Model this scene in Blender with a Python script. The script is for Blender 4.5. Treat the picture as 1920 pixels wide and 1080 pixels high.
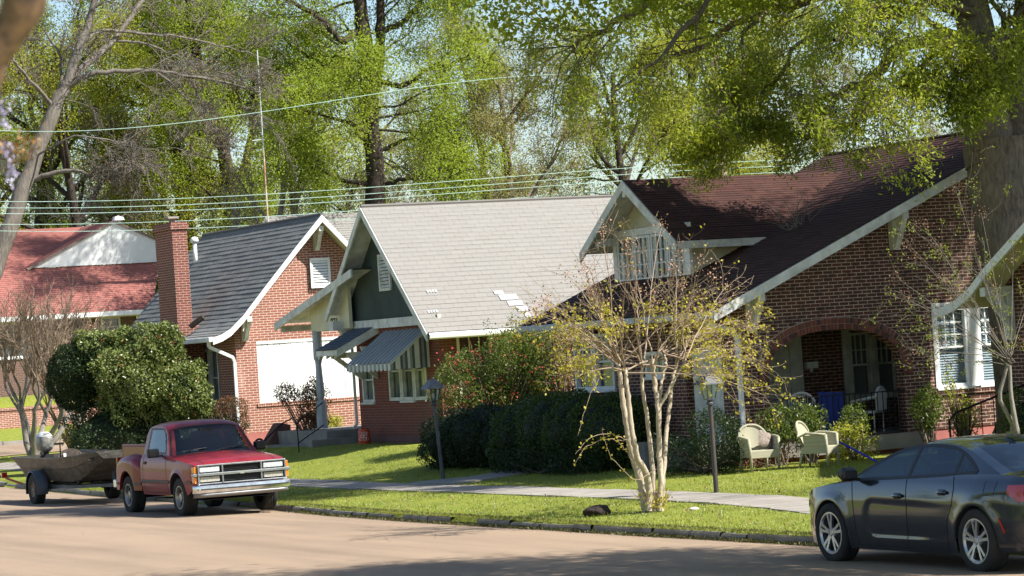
import bpy, math, random
import numpy as np
from mathutils import Vector
R = math.radians
for o in list(bpy.data.objects):
    bpy.data.objects.remove(o)
SC = bpy.context.scene
COL = SC.collection
random.seed(5)

# World axes: +Y runs up the street away from the viewer, +X runs from the street into the lots.
# ------------------------------------------------------------------ camera
CH, FPX, AZ, ROLL = 2.8, 5600.0, R(26), R(3.7)
PITCH = math.atan((645 - 540) / FPX)
FW = np.array([math.sin(AZ)*math.cos(PITCH), math.cos(AZ)*math.cos(PITCH), math.sin(PITCH)])
RT = np.array([math.cos(AZ), -math.sin(AZ), 0.0])
UP = np.cross(RT, FW)
cr, sr = math.cos(ROLL), math.sin(ROLL)
cam_d = bpy.data.cameras.new("camera")
cam = bpy.data.objects.new("camera", cam_d); COL.objects.link(cam); SC.camera = cam
xa = RT*cr - UP*sr; ya = RT*sr + UP*cr; za = -FW
from mathutils import Matrix
cam.matrix_world = Matrix(((xa[0], ya[0], za[0], 0), (xa[1], ya[1], za[1], 0), (xa[2], ya[2], za[2], CH), (0, 0, 0, 1)))
cam_d.lens = FPX/1920*36; cam_d.sensor_width = 36
cam_d.clip_end = 3000; cam_d.clip_start = 0.1
cam_d.dof.use_dof = True; cam_d.dof.focus_distance = 52; cam_d.dof.aperture_fstop = 9

def ray(px, py):
    x = px-960; y = 540-py
    return (FW*FPX + RT*(x*cr+y*sr) + UP*(-x*sr+y*cr))/FPX
def atw(px, py, w):
    r = ray(px, py); p = r*(w/r[1]); return np.array([p[0], p[1], p[2]+CH])
def atd(px, py, d):
    p = ray(px, py)*d; return np.array([p[0], p[1], p[2]+CH])

# ------------------------------------------------------------------ light
EL, SAZ = R(46), R(137)
SUNV = Vector((math.sin(SAZ)*math.cos(EL), math.cos(SAZ)*math.cos(EL), math.sin(EL)))
wd = bpy.data.worlds.new("World"); SC.world = wd; wd.use_nodes = True
nt = wd.node_tree; bg = nt.nodes['Background']
sky = nt.nodes.new('ShaderNodeTexSky'); sky.sky_type = 'NISHITA'; sky.sun_disc = False
sky.sun_elevation = EL; sky.sun_rotation = SAZ; sky.altitude = 50; sky.dust_density = .7; sky.ozone_density = 2.2
nt.links.new(sky.outputs[0], bg.inputs[0]); bg.inputs[1].default_value = 0.085
sd = bpy.data.lights.new("sun", 'SUN'); sd.energy = 5.0; sd.angle = R(0.6); sd.color = (1, .955, .88)
so = bpy.data.objects.new("sun", sd); COL.objects.link(so)
so.rotation_euler = SUNV.to_track_quat('Z', 'Y').to_euler()
SC.view_settings.view_transform = 'Standard'; SC.view_settings.look = 'None'
SC.view_settings.exposure = 1.06; SC.view_settings.gamma = 1
SC.cycles.max_bounces = 7; SC.cycles.transparent_max_bounces = 12; SC.cycles.use_denoising = True

# ------------------------------------------------------------------ mesh helpers
class MB:
    def __init__(s): s.v=[]; s.f=[]; s.m=[]; s.uv=[]
    def quad(s, a, b, c, d, m=0, uv=None):
        n=len(s.v); s.v += [tuple(a),tuple(b),tuple(c),tuple(d)]; s.f.append((n,n+1,n+2,n+3)); s.m.append(m); s.uv.append(uv)
    def poly(s, pts, m=0):
        n=len(s.v); s.v += [tuple(p) for p in pts]; s.f.append(tuple(range(n,n+len(pts)))); s.m.append(m); s.uv.append(None)
    def box(s, x0,x1,y0,y1,z0,z1,m=0):
        if x0>x1:x0,x1=x1,x0
        if y0>y1:y0,y1=y1,y0
        if z0>z1:z0,z1=z1,z0
        n=len(s.v)
        s.v += [(x0,y0,z0),(x1,y0,z0),(x1,y1,z0),(x0,y1,z0),(x0,y0,z1),(x1,y0,z1),(x1,y1,z1),(x0,y1,z1)]
        for q in ((0,3,2,1),(4,5,6,7),(0,1,5,4),(1,2,6,5),(2,3,7,6),(3,0,4,7)):
            s.f.append(tuple(n+i for i in q)); s.m.append(m); s.uv.append(None)
    def prism(s, pts, off, m=0):
        # polygon pts (3D) extruded by vector off
        n=len(s.v); k=len(pts); o=np.array(off,float)
        s.v += [tuple(p) for p in pts]+[tuple(np.array(p,float)+o) for p in pts]
        s.f.append(tuple(range(n+k-1,n-1,-1))); s.m.append(m); s.uv.append(None)
        s.f.append(tuple(range(n+k,n+2*k))); s.m.append(m); s.uv.append(None)
        for i in range(k):
            j=(i+1)%k; s.f.append((n+i,n+j,n+k+j,n+k+i)); s.m.append(m); s.uv.append(None)
    def beam(s, p, q, w, h, m=0, upv=(0,0,1)):
        p=np.array(p,float); q=np.array(q,float); d=q-p; d/=np.linalg.norm(d)
        r=np.cross(d,upv); r/=max(np.linalg.norm(r),1e-6); u=np.cross(r,d)
        a=[p+r*w/2*i+u*h/2*j for i,j in ((-1,-1),(1,-1),(1,1),(-1,1))]
        s.prism(a, q-p, m)
    def tube(s, pts, rad, n=8, m=0, caps=True):
        pts=[np.array(p,float) for p in pts]
        if not hasattr(rad,'__len__'): rad=[rad]*len(pts)
        b=len(s.v); ref=np.array([.31,.17,.93])
        for i,p in enumerate(pts):
            d=pts[min(i+1,len(pts)-1)]-pts[max(i-1,0)]; d/=max(np.linalg.norm(d),1e-9)
            if abs(d@ref)>.95: ref=np.array([.9,.1,.2])
            r=np.cross(d,ref); r/=np.linalg.norm(r); u=np.cross(r,d)
            for k in range(n):
                t=2*math.pi*k/n; s.v.append(tuple(p+(r*math.cos(t)+u*math.sin(t))*rad[i]))
        for i in range(len(pts)-1):
            for k in range(n):
                k2=(k+1)%n; s.f.append((b+i*n+k,b+i*n+k2,b+(i+1)*n+k2,b+(i+1)*n+k)); s.m.append(m); s.uv.append(None)
        if caps:
            s.f.append(tuple(b+k for k in range(n-1,-1,-1))); s.m.append(m); s.uv.append(None)
            e=b+(len(pts)-1)*n; s.f.append(tuple(e+k for k in range(n))); s.m.append(m); s.uv.append(None)
    def lathe(s, prof, c=(0,0,0), axis='z', n=24, m=0):
        # prof list of (radius, height)
        b=len(s.v)
        for r,h in prof:
            for k in range(n):
                t=2*math.pi*k/n; a,e=r*math.cos(t),r*math.sin(t)
                v={'z':(a,e,h),'x':(h,a,e),'y':(a,h,e)}[axis]
                s.v.append((v[0]+c[0],v[1]+c[1],v[2]+c[2]))
        for i in range(len(prof)-1):
            for k in range(n):
                k2=(k+1)%n; s.f.append((b+i*n+k,b+i*n+k2,b+(i+1)*n+k2,b+(i+1)*n+k)); s.m.append(m); s.uv.append(None)
    def grid(s, P, m=0, close=False):
        # P array (i,j,3)
        P=np.asarray(P,float); ni,nj=P.shape[:2]; b=len(s.v); s.v+= [tuple(p) for p in P.reshape(-1,3)]
        mm = m if callable(m) else (lambda i,j: m)
        for i in range(ni-1):
            for j in range(nj-1):
                k=mm(i,j)
                if k is None: continue
                s.f.append((b+i*nj+j,b+i*nj+j+1,b+(i+1)*nj+j+1,b+(i+1)*nj+j)); s.m.append(k); s.uv.append(None)

OFF = {}
def link(o, parent):
    COL.objects.link(o)
    if parent is not None: o.parent = parent
def tag(o, label, cat, group=None, kind=None):
    if label: o['label']=label
    if cat: o['category']=cat
    if group: o['group']=group
    if kind: o['kind']=kind
    return o
def thing(name, label, cat, loc=(0,0,0), rz=0, group=None, local=False):
    o=bpy.data.objects.new(name,None); COL.objects.link(o); o.location=loc; o.rotation_euler=(0,0,rz)
    o.empty_display_size=.3
    OFF[o.name]=(0,0,0) if local else tuple(loc)
    return tag(o,label,cat,group)
def obj(name, mb, mats, parent=None, smooth=False, bevel=0, label=None, origin=None, merge=False, angle=None):
    if not isinstance(mats,(list,tuple)): mats=[mats]
    me=bpy.data.meshes.new(name)
    off=OFF.get(parent.name,(0,0,0)) if parent is not None else (origin or (0,0,0))
    V=np.array(mb.v,float)-np.array(off)
    me.from_pydata(V.tolist(),[],mb.f)
    for mt in mats: me.materials.append(mt)
    me.polygons.foreach_set('material_index', np.array(mb.m,dtype=np.int32))
    if any(u is not None for u in mb.uv):
        l=me.uv_layers.new(name='UVMap'); arr=np.zeros((len(me.loops),2)); li=0
        for f,u in zip(mb.f,mb.uv):
            for k in range(len(f)):
                if u is not None: arr[li]=u[k]
                li+=1
        l.data.foreach_set('uv',arr.ravel())
    if merge:
        import bmesh
        bm=bmesh.new(); bm.from_mesh(me); bmesh.ops.remove_doubles(bm,verts=bm.verts,dist=merge if merge is not True else 1e-4)
        bmesh.ops.recalc_face_normals(bm,faces=bm.faces); bm.to_mesh(me); bm.free()
    if smooth: me.polygons.foreach_set('use_smooth', np.ones(len(me.polygons),dtype=bool))
    me.update()
    if smooth and angle:
        try: me.set_sharp_from_angle(angle=R(angle))
        except Exception: pass
    o=bpy.data.objects.new(name,me); link(o,parent); OFF[o.name]=off
    if parent is None and origin: o.location=origin
    if bevel:
        b=o.modifiers.new('bevel','BEVEL'); b.width=bevel; b.segments=2; b.limit_method='ANGLE'
    if label: o['label']=label
    return o
def np_mesh(name, V, F, mat, parent=None, smooth=False, origin=None, shade=None):
    # V (n,3), F (m,k) uniform faces
    off=OFF.get(parent.name,(0,0,0)) if parent is not None else (origin or (0,0,0))
    me=bpy.data.meshes.new(name); V=(np.asarray(V)-np.array(off)).astype(np.float32); F=np.asarray(F,dtype=np.int32)
    me.vertices.add(len(V)); me.vertices.foreach_set('co',V.ravel())
    k=F.shape[1]; me.loops.add(F.size); me.loops.foreach_set('vertex_index',F.ravel())
    me.polygons.add(len(F)); me.polygons.foreach_set('loop_start',np.arange(0,F.size,k,dtype=np.int32))
    me.polygons.foreach_set('loop_total',np.full(len(F),k,dtype=np.int32))
    if smooth: me.polygons.foreach_set('use_smooth',np.ones(len(F),dtype=bool))
    me.update(calc_edges=True); me.validate()
    if mat is not None: me.materials.append(mat)
    o=bpy.data.objects.new(name,me); link(o,parent); OFF[o.name]=off
    if parent is None and origin: o.location=origin
    return o
def copy_tree(o, parent=None):
    c=o.copy(); COL.objects.link(c); c.parent=parent
    for ch in list(o.children): copy_tree(ch,c)
    return c

# ------------------------------------------------------------------ materials
def newmat(name):
    m=bpy.data.materials.new(name); m.use_nodes=True; n=m.node_tree; b=n.nodes['Principled BSDF']; return m,n,b
def _mix(n, fac, a, b, mode='MIX'):
    x=n.nodes.new('ShaderNodeMix'); x.data_type='RGBA'; x.blend_type=mode
    for sock,val in ((x.inputs[0],fac),(x.inputs[6],a),(x.inputs[7],b)):
        if hasattr(val,'is_linked'): n.links.new(val,sock)
        elif isinstance(val,(int,float)): sock.default_value=val
        else: sock.default_value=(*val,1)
    return x.outputs[2]
def _noise(n, scale, detail=3, vec=None, rough=.5):
    t=n.nodes.new('ShaderNodeTexNoise'); t.inputs['Scale'].default_value=scale; t.inputs['Detail'].default_value=detail; t.inputs['Roughness'].default_value=rough
    if vec is None:
        g=n.nodes.new('ShaderNodeNewGeometry'); vec=g.outputs['Position']
    n.links.new(vec,t.inputs['Vector']); return t.outputs['Fac']
def _ramp(n, fac, a, b):
    r=n.nodes.new('ShaderNodeMapRange'); r.inputs[1].default_value=a; r.inputs[2].default_value=b; n.links.new(fac,r.inputs[0]); return r.outputs[0]
def _bump(n,b,h,strength=.3,dist=.01):
    u=n.nodes.new('ShaderNodeBump'); u.inputs['Strength'].default_value=strength; u.inputs['Distance'].default_value=dist
    n.links.new(h,u.inputs['Height']); n.links.new(u.outputs[0],b.inputs['Normal'])
def plain(name, c, rough=.6, metal=0, c2=None, scale=3, bump=0, bscale=40, coat=0, spec=.5, objspace=False):
    m,n,b=newmat(name); b.inputs['Roughness'].default_value=rough; b.inputs['Metallic'].default_value=metal
    b.inputs['Coat Weight'].default_value=coat; b.inputs['Coat Roughness'].default_value=.04
    b.inputs['Specular IOR Level'].default_value=spec
    vec=None
    if objspace:
        tc=n.nodes.new('ShaderNodeTexCoord'); vec=tc.outputs['Object']
    if c2 is None: c2=tuple(x*.8 for x in c)
    f=_ramp(n,_noise(n,scale,5,vec,.6),.35,.65)
    n.links.new(_mix(n,f,c,c2),b.inputs['Base Color'])
    if bump: _bump(n,b,_noise(n,bscale,4,vec),bump)
    return m
def brickmat(name, c1, c2, mortar, dirt=(.1,.1,.09), dirtamt=.25, msize=.007, dark=None):
    m,n,b=newmat(name); b.inputs['Roughness'].default_value=.85; b.inputs['Specular IOR Level'].default_value=.25
    g=n.nodes.new('ShaderNodeNewGeometry'); sp=n.nodes.new('ShaderNodeSeparateXYZ'); sn=n.nodes.new('ShaderNodeSeparateXYZ')
    n.links.new(g.outputs['Position'],sp.inputs[0]); n.links.new(g.outputs['True Normal'],sn.inputs[0])
    ab=n.nodes.new('ShaderNodeMath'); ab.operation='ABSOLUTE'; n.links.new(sn.outputs[0],ab.inputs[0])
    gt=n.nodes.new('ShaderNodeMath'); gt.operation='GREATER_THAN'; gt.inputs[1].default_value=.5; n.links.new(ab.outputs[0],gt.inputs[0])
    mx=n.nodes.new('ShaderNodeMix'); mx.data_type='FLOAT'; n.links.new(gt.outputs[0],mx.inputs[0]); n.links.new(sp.outputs[0],mx.inputs[2]); n.links.new(sp.outputs[1],mx.inputs[3])
    cb=n.nodes.new('ShaderNodeCombineXYZ'); n.links.new(mx.outputs[0],cb.inputs[0]); n.links.new(sp.outputs[2],cb.inputs[1])
    t=n.nodes.new('ShaderNodeTexBrick'); n.links.new(cb.outputs[0],t.inputs['Vector'])
    t.inputs['Scale'].default_value=1; t.inputs['Brick Width'].default_value=.213; t.inputs['Row Height'].default_value=.068
    t.inputs['Mortar Size'].default_value=msize; t.inputs['Mortar Smooth'].default_value=.25; t.inputs['Bias'].default_value=-.1
    t.inputs['Color1'].default_value=(*c1,1); t.inputs['Color2'].default_value=(*c2,1); t.inputs['Mortar'].default_value=(*mortar,1)
    col=_mix(n,_ramp(n,_noise(n,14,4),.3,.75),t.outputs['Color'],_mix(n,.45,t.outputs['Color'],c2))
    if dark:
        # a share of over-fired dark bricks
        col=_mix(n,_ramp(n,_noise(n,5,1,cb.outputs[0]),.5,.72),col,_mix(n,.6,col,dark))
    col=_mix(n,_ramp(n,_noise(n,.7,5),.5,.8),col,_mix(n,dirtamt*2,col,dirt))
    stv=n.nodes.new('ShaderNodeMapping'); stv.inputs['Scale'].default_value=(1,.28,1); n.links.new(cb.outputs[0],stv.inputs[0])
    col=_mix(n,_ramp(n,_noise(n,2.2,5,stv.outputs[0],.6),.58,.8),col,_mix(n,.30,col,mortar))
    n.links.new(col,b.inputs['Base Color'])
    inv=n.nodes.new('ShaderNodeMath'); inv.operation='SUBTRACT'; inv.inputs[0].default_value=1; n.links.new(t.outputs['Fac'],inv.inputs[1])
    _bump(n,b,inv.outputs[0],.6,.008)
    return m
def shinglemat(name, c1, c2, gap, stain=None, w=.3, h=.143, rough=.9, msize=.01, dirt=.5):
    m,n,b=newmat(name); b.inputs['Roughness'].default_value=rough; b.inputs['Specular IOR Level'].default_value=.2
    uv=n.nodes.new('ShaderNodeUVMap'); t=n.nodes.new('ShaderNodeTexBrick'); n.links.new(uv.outputs[0],t.inputs['Vector'])
    t.inputs['Scale'].default_value=1; t.inputs['Brick Width'].default_value=w; t.inputs['Row Height'].default_value=h
    t.inputs['Mortar Size'].default_value=msize; t.inputs['Mortar Smooth'].default_value=.4
    t.inputs['Color1'].default_value=(*c1,1); t.inputs['Color2'].default_value=(*c2,1); t.inputs['Mortar'].default_value=(*gap,1)
    col=_mix(n,_ramp(n,_noise(n,90,2),.3,.7),t.outputs['Color'],_mix(n,.35,t.outputs['Color'],gap))
    col=_mix(n,_ramp(n,_noise(n,.9,6,None,.65),.45,.75),col,_mix(n,dirt,col,stain or gap))
    n.links.new(col,b.inputs['Base Color']); _bump(n,b,_noise(n,120,3),.25,.004)
    return m
def leafmat(name, c1, c2, trans=.4, scale=.8, rough=.55, c3=None, tcol=None):
    m,n,b=newmat(name); b.inputs['Roughness'].default_value=rough; b.inputs['Specular IOR Level'].default_value=.3
    oi=n.nodes.new('ShaderNodeObjectInfo')
    col=_mix(n,_ramp(n,_noise(n,scale,3),.35,.65),c1,c2)
    col=_mix(n,_ramp(n,_noise(n,23,1),.4,.62),col,c3 or tuple(x*.55 for x in c1))
    n.links.new(col,b.inputs['Base Color'])
    tr=n.nodes.new('ShaderNodeBsdfTranslucent'); n.links.new(_mix(n,1.0,col,tcol or (1.0,1.0,.55),'MULTIPLY'),tr.inputs[0])
    mx=n.nodes.new('ShaderNodeMixShader'); mx.inputs[0].default_value=trans
    n.links.new(b.outputs[0],mx.inputs[1]); n.links.new(tr.outputs[0],mx.inputs[2]); n.links.new(mx.outputs[0],n.nodes['Material Output'].inputs[0])
    return m
def barkmat(name,c1,c2,scale=6):
    m,n,b=newmat(name); b.inputs['Roughness'].default_value=.95; b.inputs['Specular IOR Level'].default_value=.15
    g=n.nodes.new('ShaderNodeNewGeometry'); mp=n.nodes.new('ShaderNodeMapping'); mp.inputs['Scale'].default_value=(1,1,.22); n.links.new(g.outputs['Position'],mp.inputs[0])
    f=_noise(n,scale*2.2,6,mp.outputs[0],.7); f2=_noise(n,scale*.25,3)
    col=_mix(n,_ramp(n,f,.35,.68),c2,c1); col=_mix(n,_ramp(n,f2,.4,.7),col,_mix(n,.5,col,c1))
    n.links.new(col,b.inputs['Base Color']); _bump(n,b,f,.9,.04)
    return m
def glassmat(name, tint=(.25,.3,.33), gloss=.06, base=.25, k=1.0):
    m=bpy.data.materials.new(name); m.use_nodes=True; n=m.node_tree; n.nodes.remove(n.nodes['Principled BSDF'])
    tr=n.nodes.new('ShaderNodeBsdfTransparent'); tr.inputs[0].default_value=(*tint,1)
    gl=n.nodes.new('ShaderNodeBsdfGlossy'); gl.inputs['Roughness'].default_value=gloss; gl.inputs[0].default_value=(.9,.95,1,1)
    lw0=n.nodes.new('ShaderNodeLayerWeight'); lw0.inputs[0].default_value=.5; lw=n.nodes.new('ShaderNodeMath'); lw.operation='POWER'; lw.inputs[1].default_value=4.5; n.links.new(lw0.outputs['Facing'],lw.inputs[0])
    ad=n.nodes.new('ShaderNodeMath'); ad.operation='MULTIPLY_ADD'; ad.inputs[1].default_value=k; ad.inputs[2].default_value=.04+base*.12; ad.use_clamp=True
    n.links.new(lw.outputs[0],ad.inputs[0]); mx=n.nodes.new('ShaderNodeMixShader'); n.links.new(ad.outputs[0],mx.inputs[0])
    n.links.new(tr.outputs[0],mx.inputs[1]); n.links.new(gl.outputs[0],mx.inputs[2]); n.links.new(mx.outputs[0],n.nodes['Material Output'].inputs[0])
    return m

WHITE=plain('white_paint',(.78,.79,.78),.55,c2=(.62,.63,.61),scale=2,bump=.1)
WHITE2=plain('aged_white_paint',(.70,.70,.66),.6,c2=(.45,.45,.41),scale=4,bump=.15)
CREAM=plain('cream_paint_and_bounce',(.66,.62,.42),.6,c2=(.55,.52,.36),scale=2)
PANEL=plain('white_panel',(.86,.87,.86),.5,c2=(.80,.81,.81),scale=1.2)
BLACK=plain('black_iron',(.012,.012,.013),.75,c2=(.02,.02,.02),spec=.15)
GLASS=glassmat('window_glass',(.82,.86,.88),.05,.05)
BLIND=plain('blind_slats',(.62,.66,.66),.6,c2=(.5,.54,.55),scale=1)
CURT=plain('curtain_or_dark_sheet',(.42,.40,.36),.8,c2=(.3,.29,.27),scale=3)
DARKIN=plain('dark_interior',(.02,.02,.022),.9)
CONC=plain('concrete',(.31,.28,.245),.9,c2=(.22,.20,.175),scale=1.5,bump=.3,bscale=60)
CONCD=plain('weathered_concrete',(.27,.25,.225),.9,c2=(.17,.165,.15),scale=2.5,bump=.3,bscale=60)
BR2=brickmat('red_brick_pale_mortar',(.30,.115,.08),(.225,.083,.06),(.72,.58,.48),dirtamt=.08,msize=.0085)
BR3=brickmat('plain_red_brick',(.21,.062,.042),(.155,.046,.034),(.30,.17,.13),dirtamt=.2,msize=.007)
BR4=brickmat('dark_red_brick',(.125,.043,.032),(.07,.031,.027),(.56,.44,.34),dirtamt=.10,dark=(.03,.02,.02),msize=.008)
BRC=brickmat('chimney_brick',(.20,.06,.042),(.13,.045,.035),(.50,.34,.27),dirtamt=.1,msize=.009)
BR1=brickmat('brown_brick',(.17,.085,.065),(.10,.06,.05),(.33,.27,.22),dirtamt=.15)
FOUND=plain('red_foundation_paint',(.38,.13,.11),.8,c2=(.30,.10,.085),scale=2)
SH2=shinglemat('dark_slate_shingle',(.245,.248,.238),(.185,.188,.182),(.10,.10,.098),w=.32,h=.17,dirt=.35,stain=(.13,.14,.13))
SH3=shinglemat('light_grey_shingle',(.255,.243,.225),(.24,.228,.21),(.165,.155,.143),w=.34,h=.16,dirt=.35,stain=(.215,.208,.195),msize=.008)
SH4=shinglemat('maroon_shingle',(.085,.036,.028),(.052,.025,.022),(.03,.015,.014),w=.3,h=.15,dirt=.4,stain=(.09,.05,.038))
SH1=shinglemat('faded_red_shingle',(.36,.145,.12),(.31,.12,.10),(.2,.08,.07),w=.3,h=.15,dirt=.25,stain=(.36,.14,.11))
SHB=shinglemat('blue_grey_shingle',(.13,.15,.18),(.10,.12,.145),(.06,.07,.08),w=.3,h=.14)
BARK=barkmat("grey_brown_bark",(.25,.205,.155),(.075,.06,.045),9)
BARKD=barkmat('dark_bark',(.075,.06,.048),(.025,.02,.017))
BARKP=barkmat('pale_smooth_bark',(.58,.50,.38),(.33,.26,.19),9)
BARKG=barkmat('pale_grey_bark',(.30,.275,.24),(.13,.115,.10),5)
TWIGT=plain('tan_twig',(.36,.27,.19),.9,c2=(.22,.16,.11),scale=8)
# ------------------------------------------------------------------ setting
def sm(x,a,b):
    t=np.clip((np.asarray(x,float)-a)/(b-a),0,1); return t*t*(3-2*t)
KW=[0,29,33,38,46,50,55,60,65,70.8,75,80,84,88,200]; KU=[20.75,20.75,20.46,20.38,20.36,20.5,20.9,21.05,21.25,21.7,22.0,22.3,22.7,24.2,24.2]
def ku(w): return np.interp(w,KW,KU)
def gz(u,w):
    u=np.asarray(u,float); w=np.asarray(w,float)
    z=.05+.05*sm(u,20.5,23.2)+sm(u,24.8,28.3)*(.15+.33*sm(w,52,65)-.08*sm(w,69,75))
    z=z*(1-sm(w,84,93)*.75)+sm(w,93,103)*.22
    z=z+sm(w,103.5,107)*.55+sm(w,107.4,113)*1.25+sm(w,113,160)*1.2
    return z
def gz1(u,w): return float(gz(u,w))
GRASS=None
def grassmat(name,c1,c2,c3):
    m,n,b=newmat(name); b.inputs['Roughness'].default_value=.8; b.inputs['Specular IOR Level'].default_value=.15
    col=_mix(n,_ramp(n,_noise(n,.55,5,None,.6),.38,.66),c1,c2); col=_mix(n,_ramp(n,_noise(n,9,5),.45,.72),col,c3)
    n.links.new(col,b.inputs['Base Color']); _bump(n,b,_noise(n,45,5),.8,.03)
    return m
GR=grassmat('lawn_grass',(.20,.235,.03),(.15,.195,.026),(.27,.26,.06))
def ground():
    ws=np.unique(np.concatenate([np.arange(-40,20,5),np.arange(20,120,.5),np.arange(120,200,8),np.array([260,400,700,1200,2000.])]))
    offs=np.concatenate([[0.14,.3,.6,1,1.5,2,2.6,3.2,3.8,4.4,5,5.6,6.2,7,7.6,8.3,9,10,12,14,17,20,25,32,42,55,75,110,200,500,1500]])
    P=[]
    rn=np.random.default_rng(2)
    for w in ws:
        u=ku(w)+offs; z=gz(u,w)+rn.normal(0,.008,len(u)); z[0]=gz1(u[0],w)-.01
        # road region on the left stays below the paving
        row=[(-1500,w,-.5),(-200,w,.0),(8.5,w,.06),(10.35,w,.03),(10.5,w,-.25),(ku(w)-.2,w,-.25)]
        P.append(row+[(a,w,b) for a,b in zip(u,z)])
    mb=MB(); mb.grid(P); o=obj('ground',mb,GR,smooth=True); tag(o,'grassy ground under lawns and lots',None,None,'structure')
ground()
ROAD,_n,_b=newmat('tan_asphalt'); _b.inputs['Roughness'].default_value=.85; _b.inputs['Specular IOR Level'].default_value=.3
_c=_mix(_n,_ramp(_n,_noise(_n,.35,6,None,.6),.4,.65),(.325,.232,.153),(.28,.20,.132))
_c=_mix(_n,_ramp(_n,_noise(_n,60,3),.35,.7),_c,(.32,.24,.17))
_c=_mix(_n,_ramp(_n,_noise(_n,150,2),.62,.72),_c,(.12,.095,.08))
_mp=_n.nodes.new('ShaderNodeMapping'); _mp.inputs['Scale'].default_value=(1,.07,1); _g0=_n.nodes.new('ShaderNodeNewGeometry'); _n.links.new(_g0.outputs['Position'],_mp.inputs[0])
_c=_mix(_n,_ramp(_n,_noise(_n,1.1,5,_mp.outputs[0],.6),.42,.7),_c,_mix(_n,.55,_c,(.15,.108,.078)))
_c=_mix(_n,_ramp(_n,_noise(_n,1.7,6,None,.75),.62,.78),_c,(.36,.28,.205))
_c=_mix(_n,_ramp(_n,_noise(_n,300,2),.6,.68),_c,(.10,.08,.07))
# tar-dark wandering cracks
_g=_n.nodes.new('ShaderNodeNewGeometry'); _v=_n.nodes.new('ShaderNodeTexVoronoi'); _v.feature='DISTANCE_TO_EDGE'; _v.inputs['Scale'].default_value=.3
_w=_n.nodes.new('ShaderNodeTexNoise'); _w.inputs['Scale'].default_value=1.2; _w.inputs['Detail'].default_value=5
_va=_n.nodes.new('ShaderNodeVectorMath'); _va.operation='MULTIPLY_ADD'; _va.inputs[1].default_value=(1.6,1.6,0); _n.links.new(_w.outputs['Color'],_va.inputs[0]); _n.links.new(_g.outputs['Position'],_va.inputs[2])
_n.links.new(_va.outputs[0],_v.inputs['Vector'])
_mm=_n.nodes.new('ShaderNodeMath'); _mm.operation='MULTIPLY'; _n.links.new(_ramp(_n,_v.outputs['Distance'],.0035,.0),_mm.inputs[0]); _n.links.new(_ramp(_n,_noise(_n,.5,2),.5,.6),_mm.inputs[1])
_c=_mix(_n,_mm.outputs[0],_c,(.17,.125,.095))
_n.links.new(_c,_b.inputs['Base Color']); _bump(_n,_b,_noise(_n,110,4),.5,.01)
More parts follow.
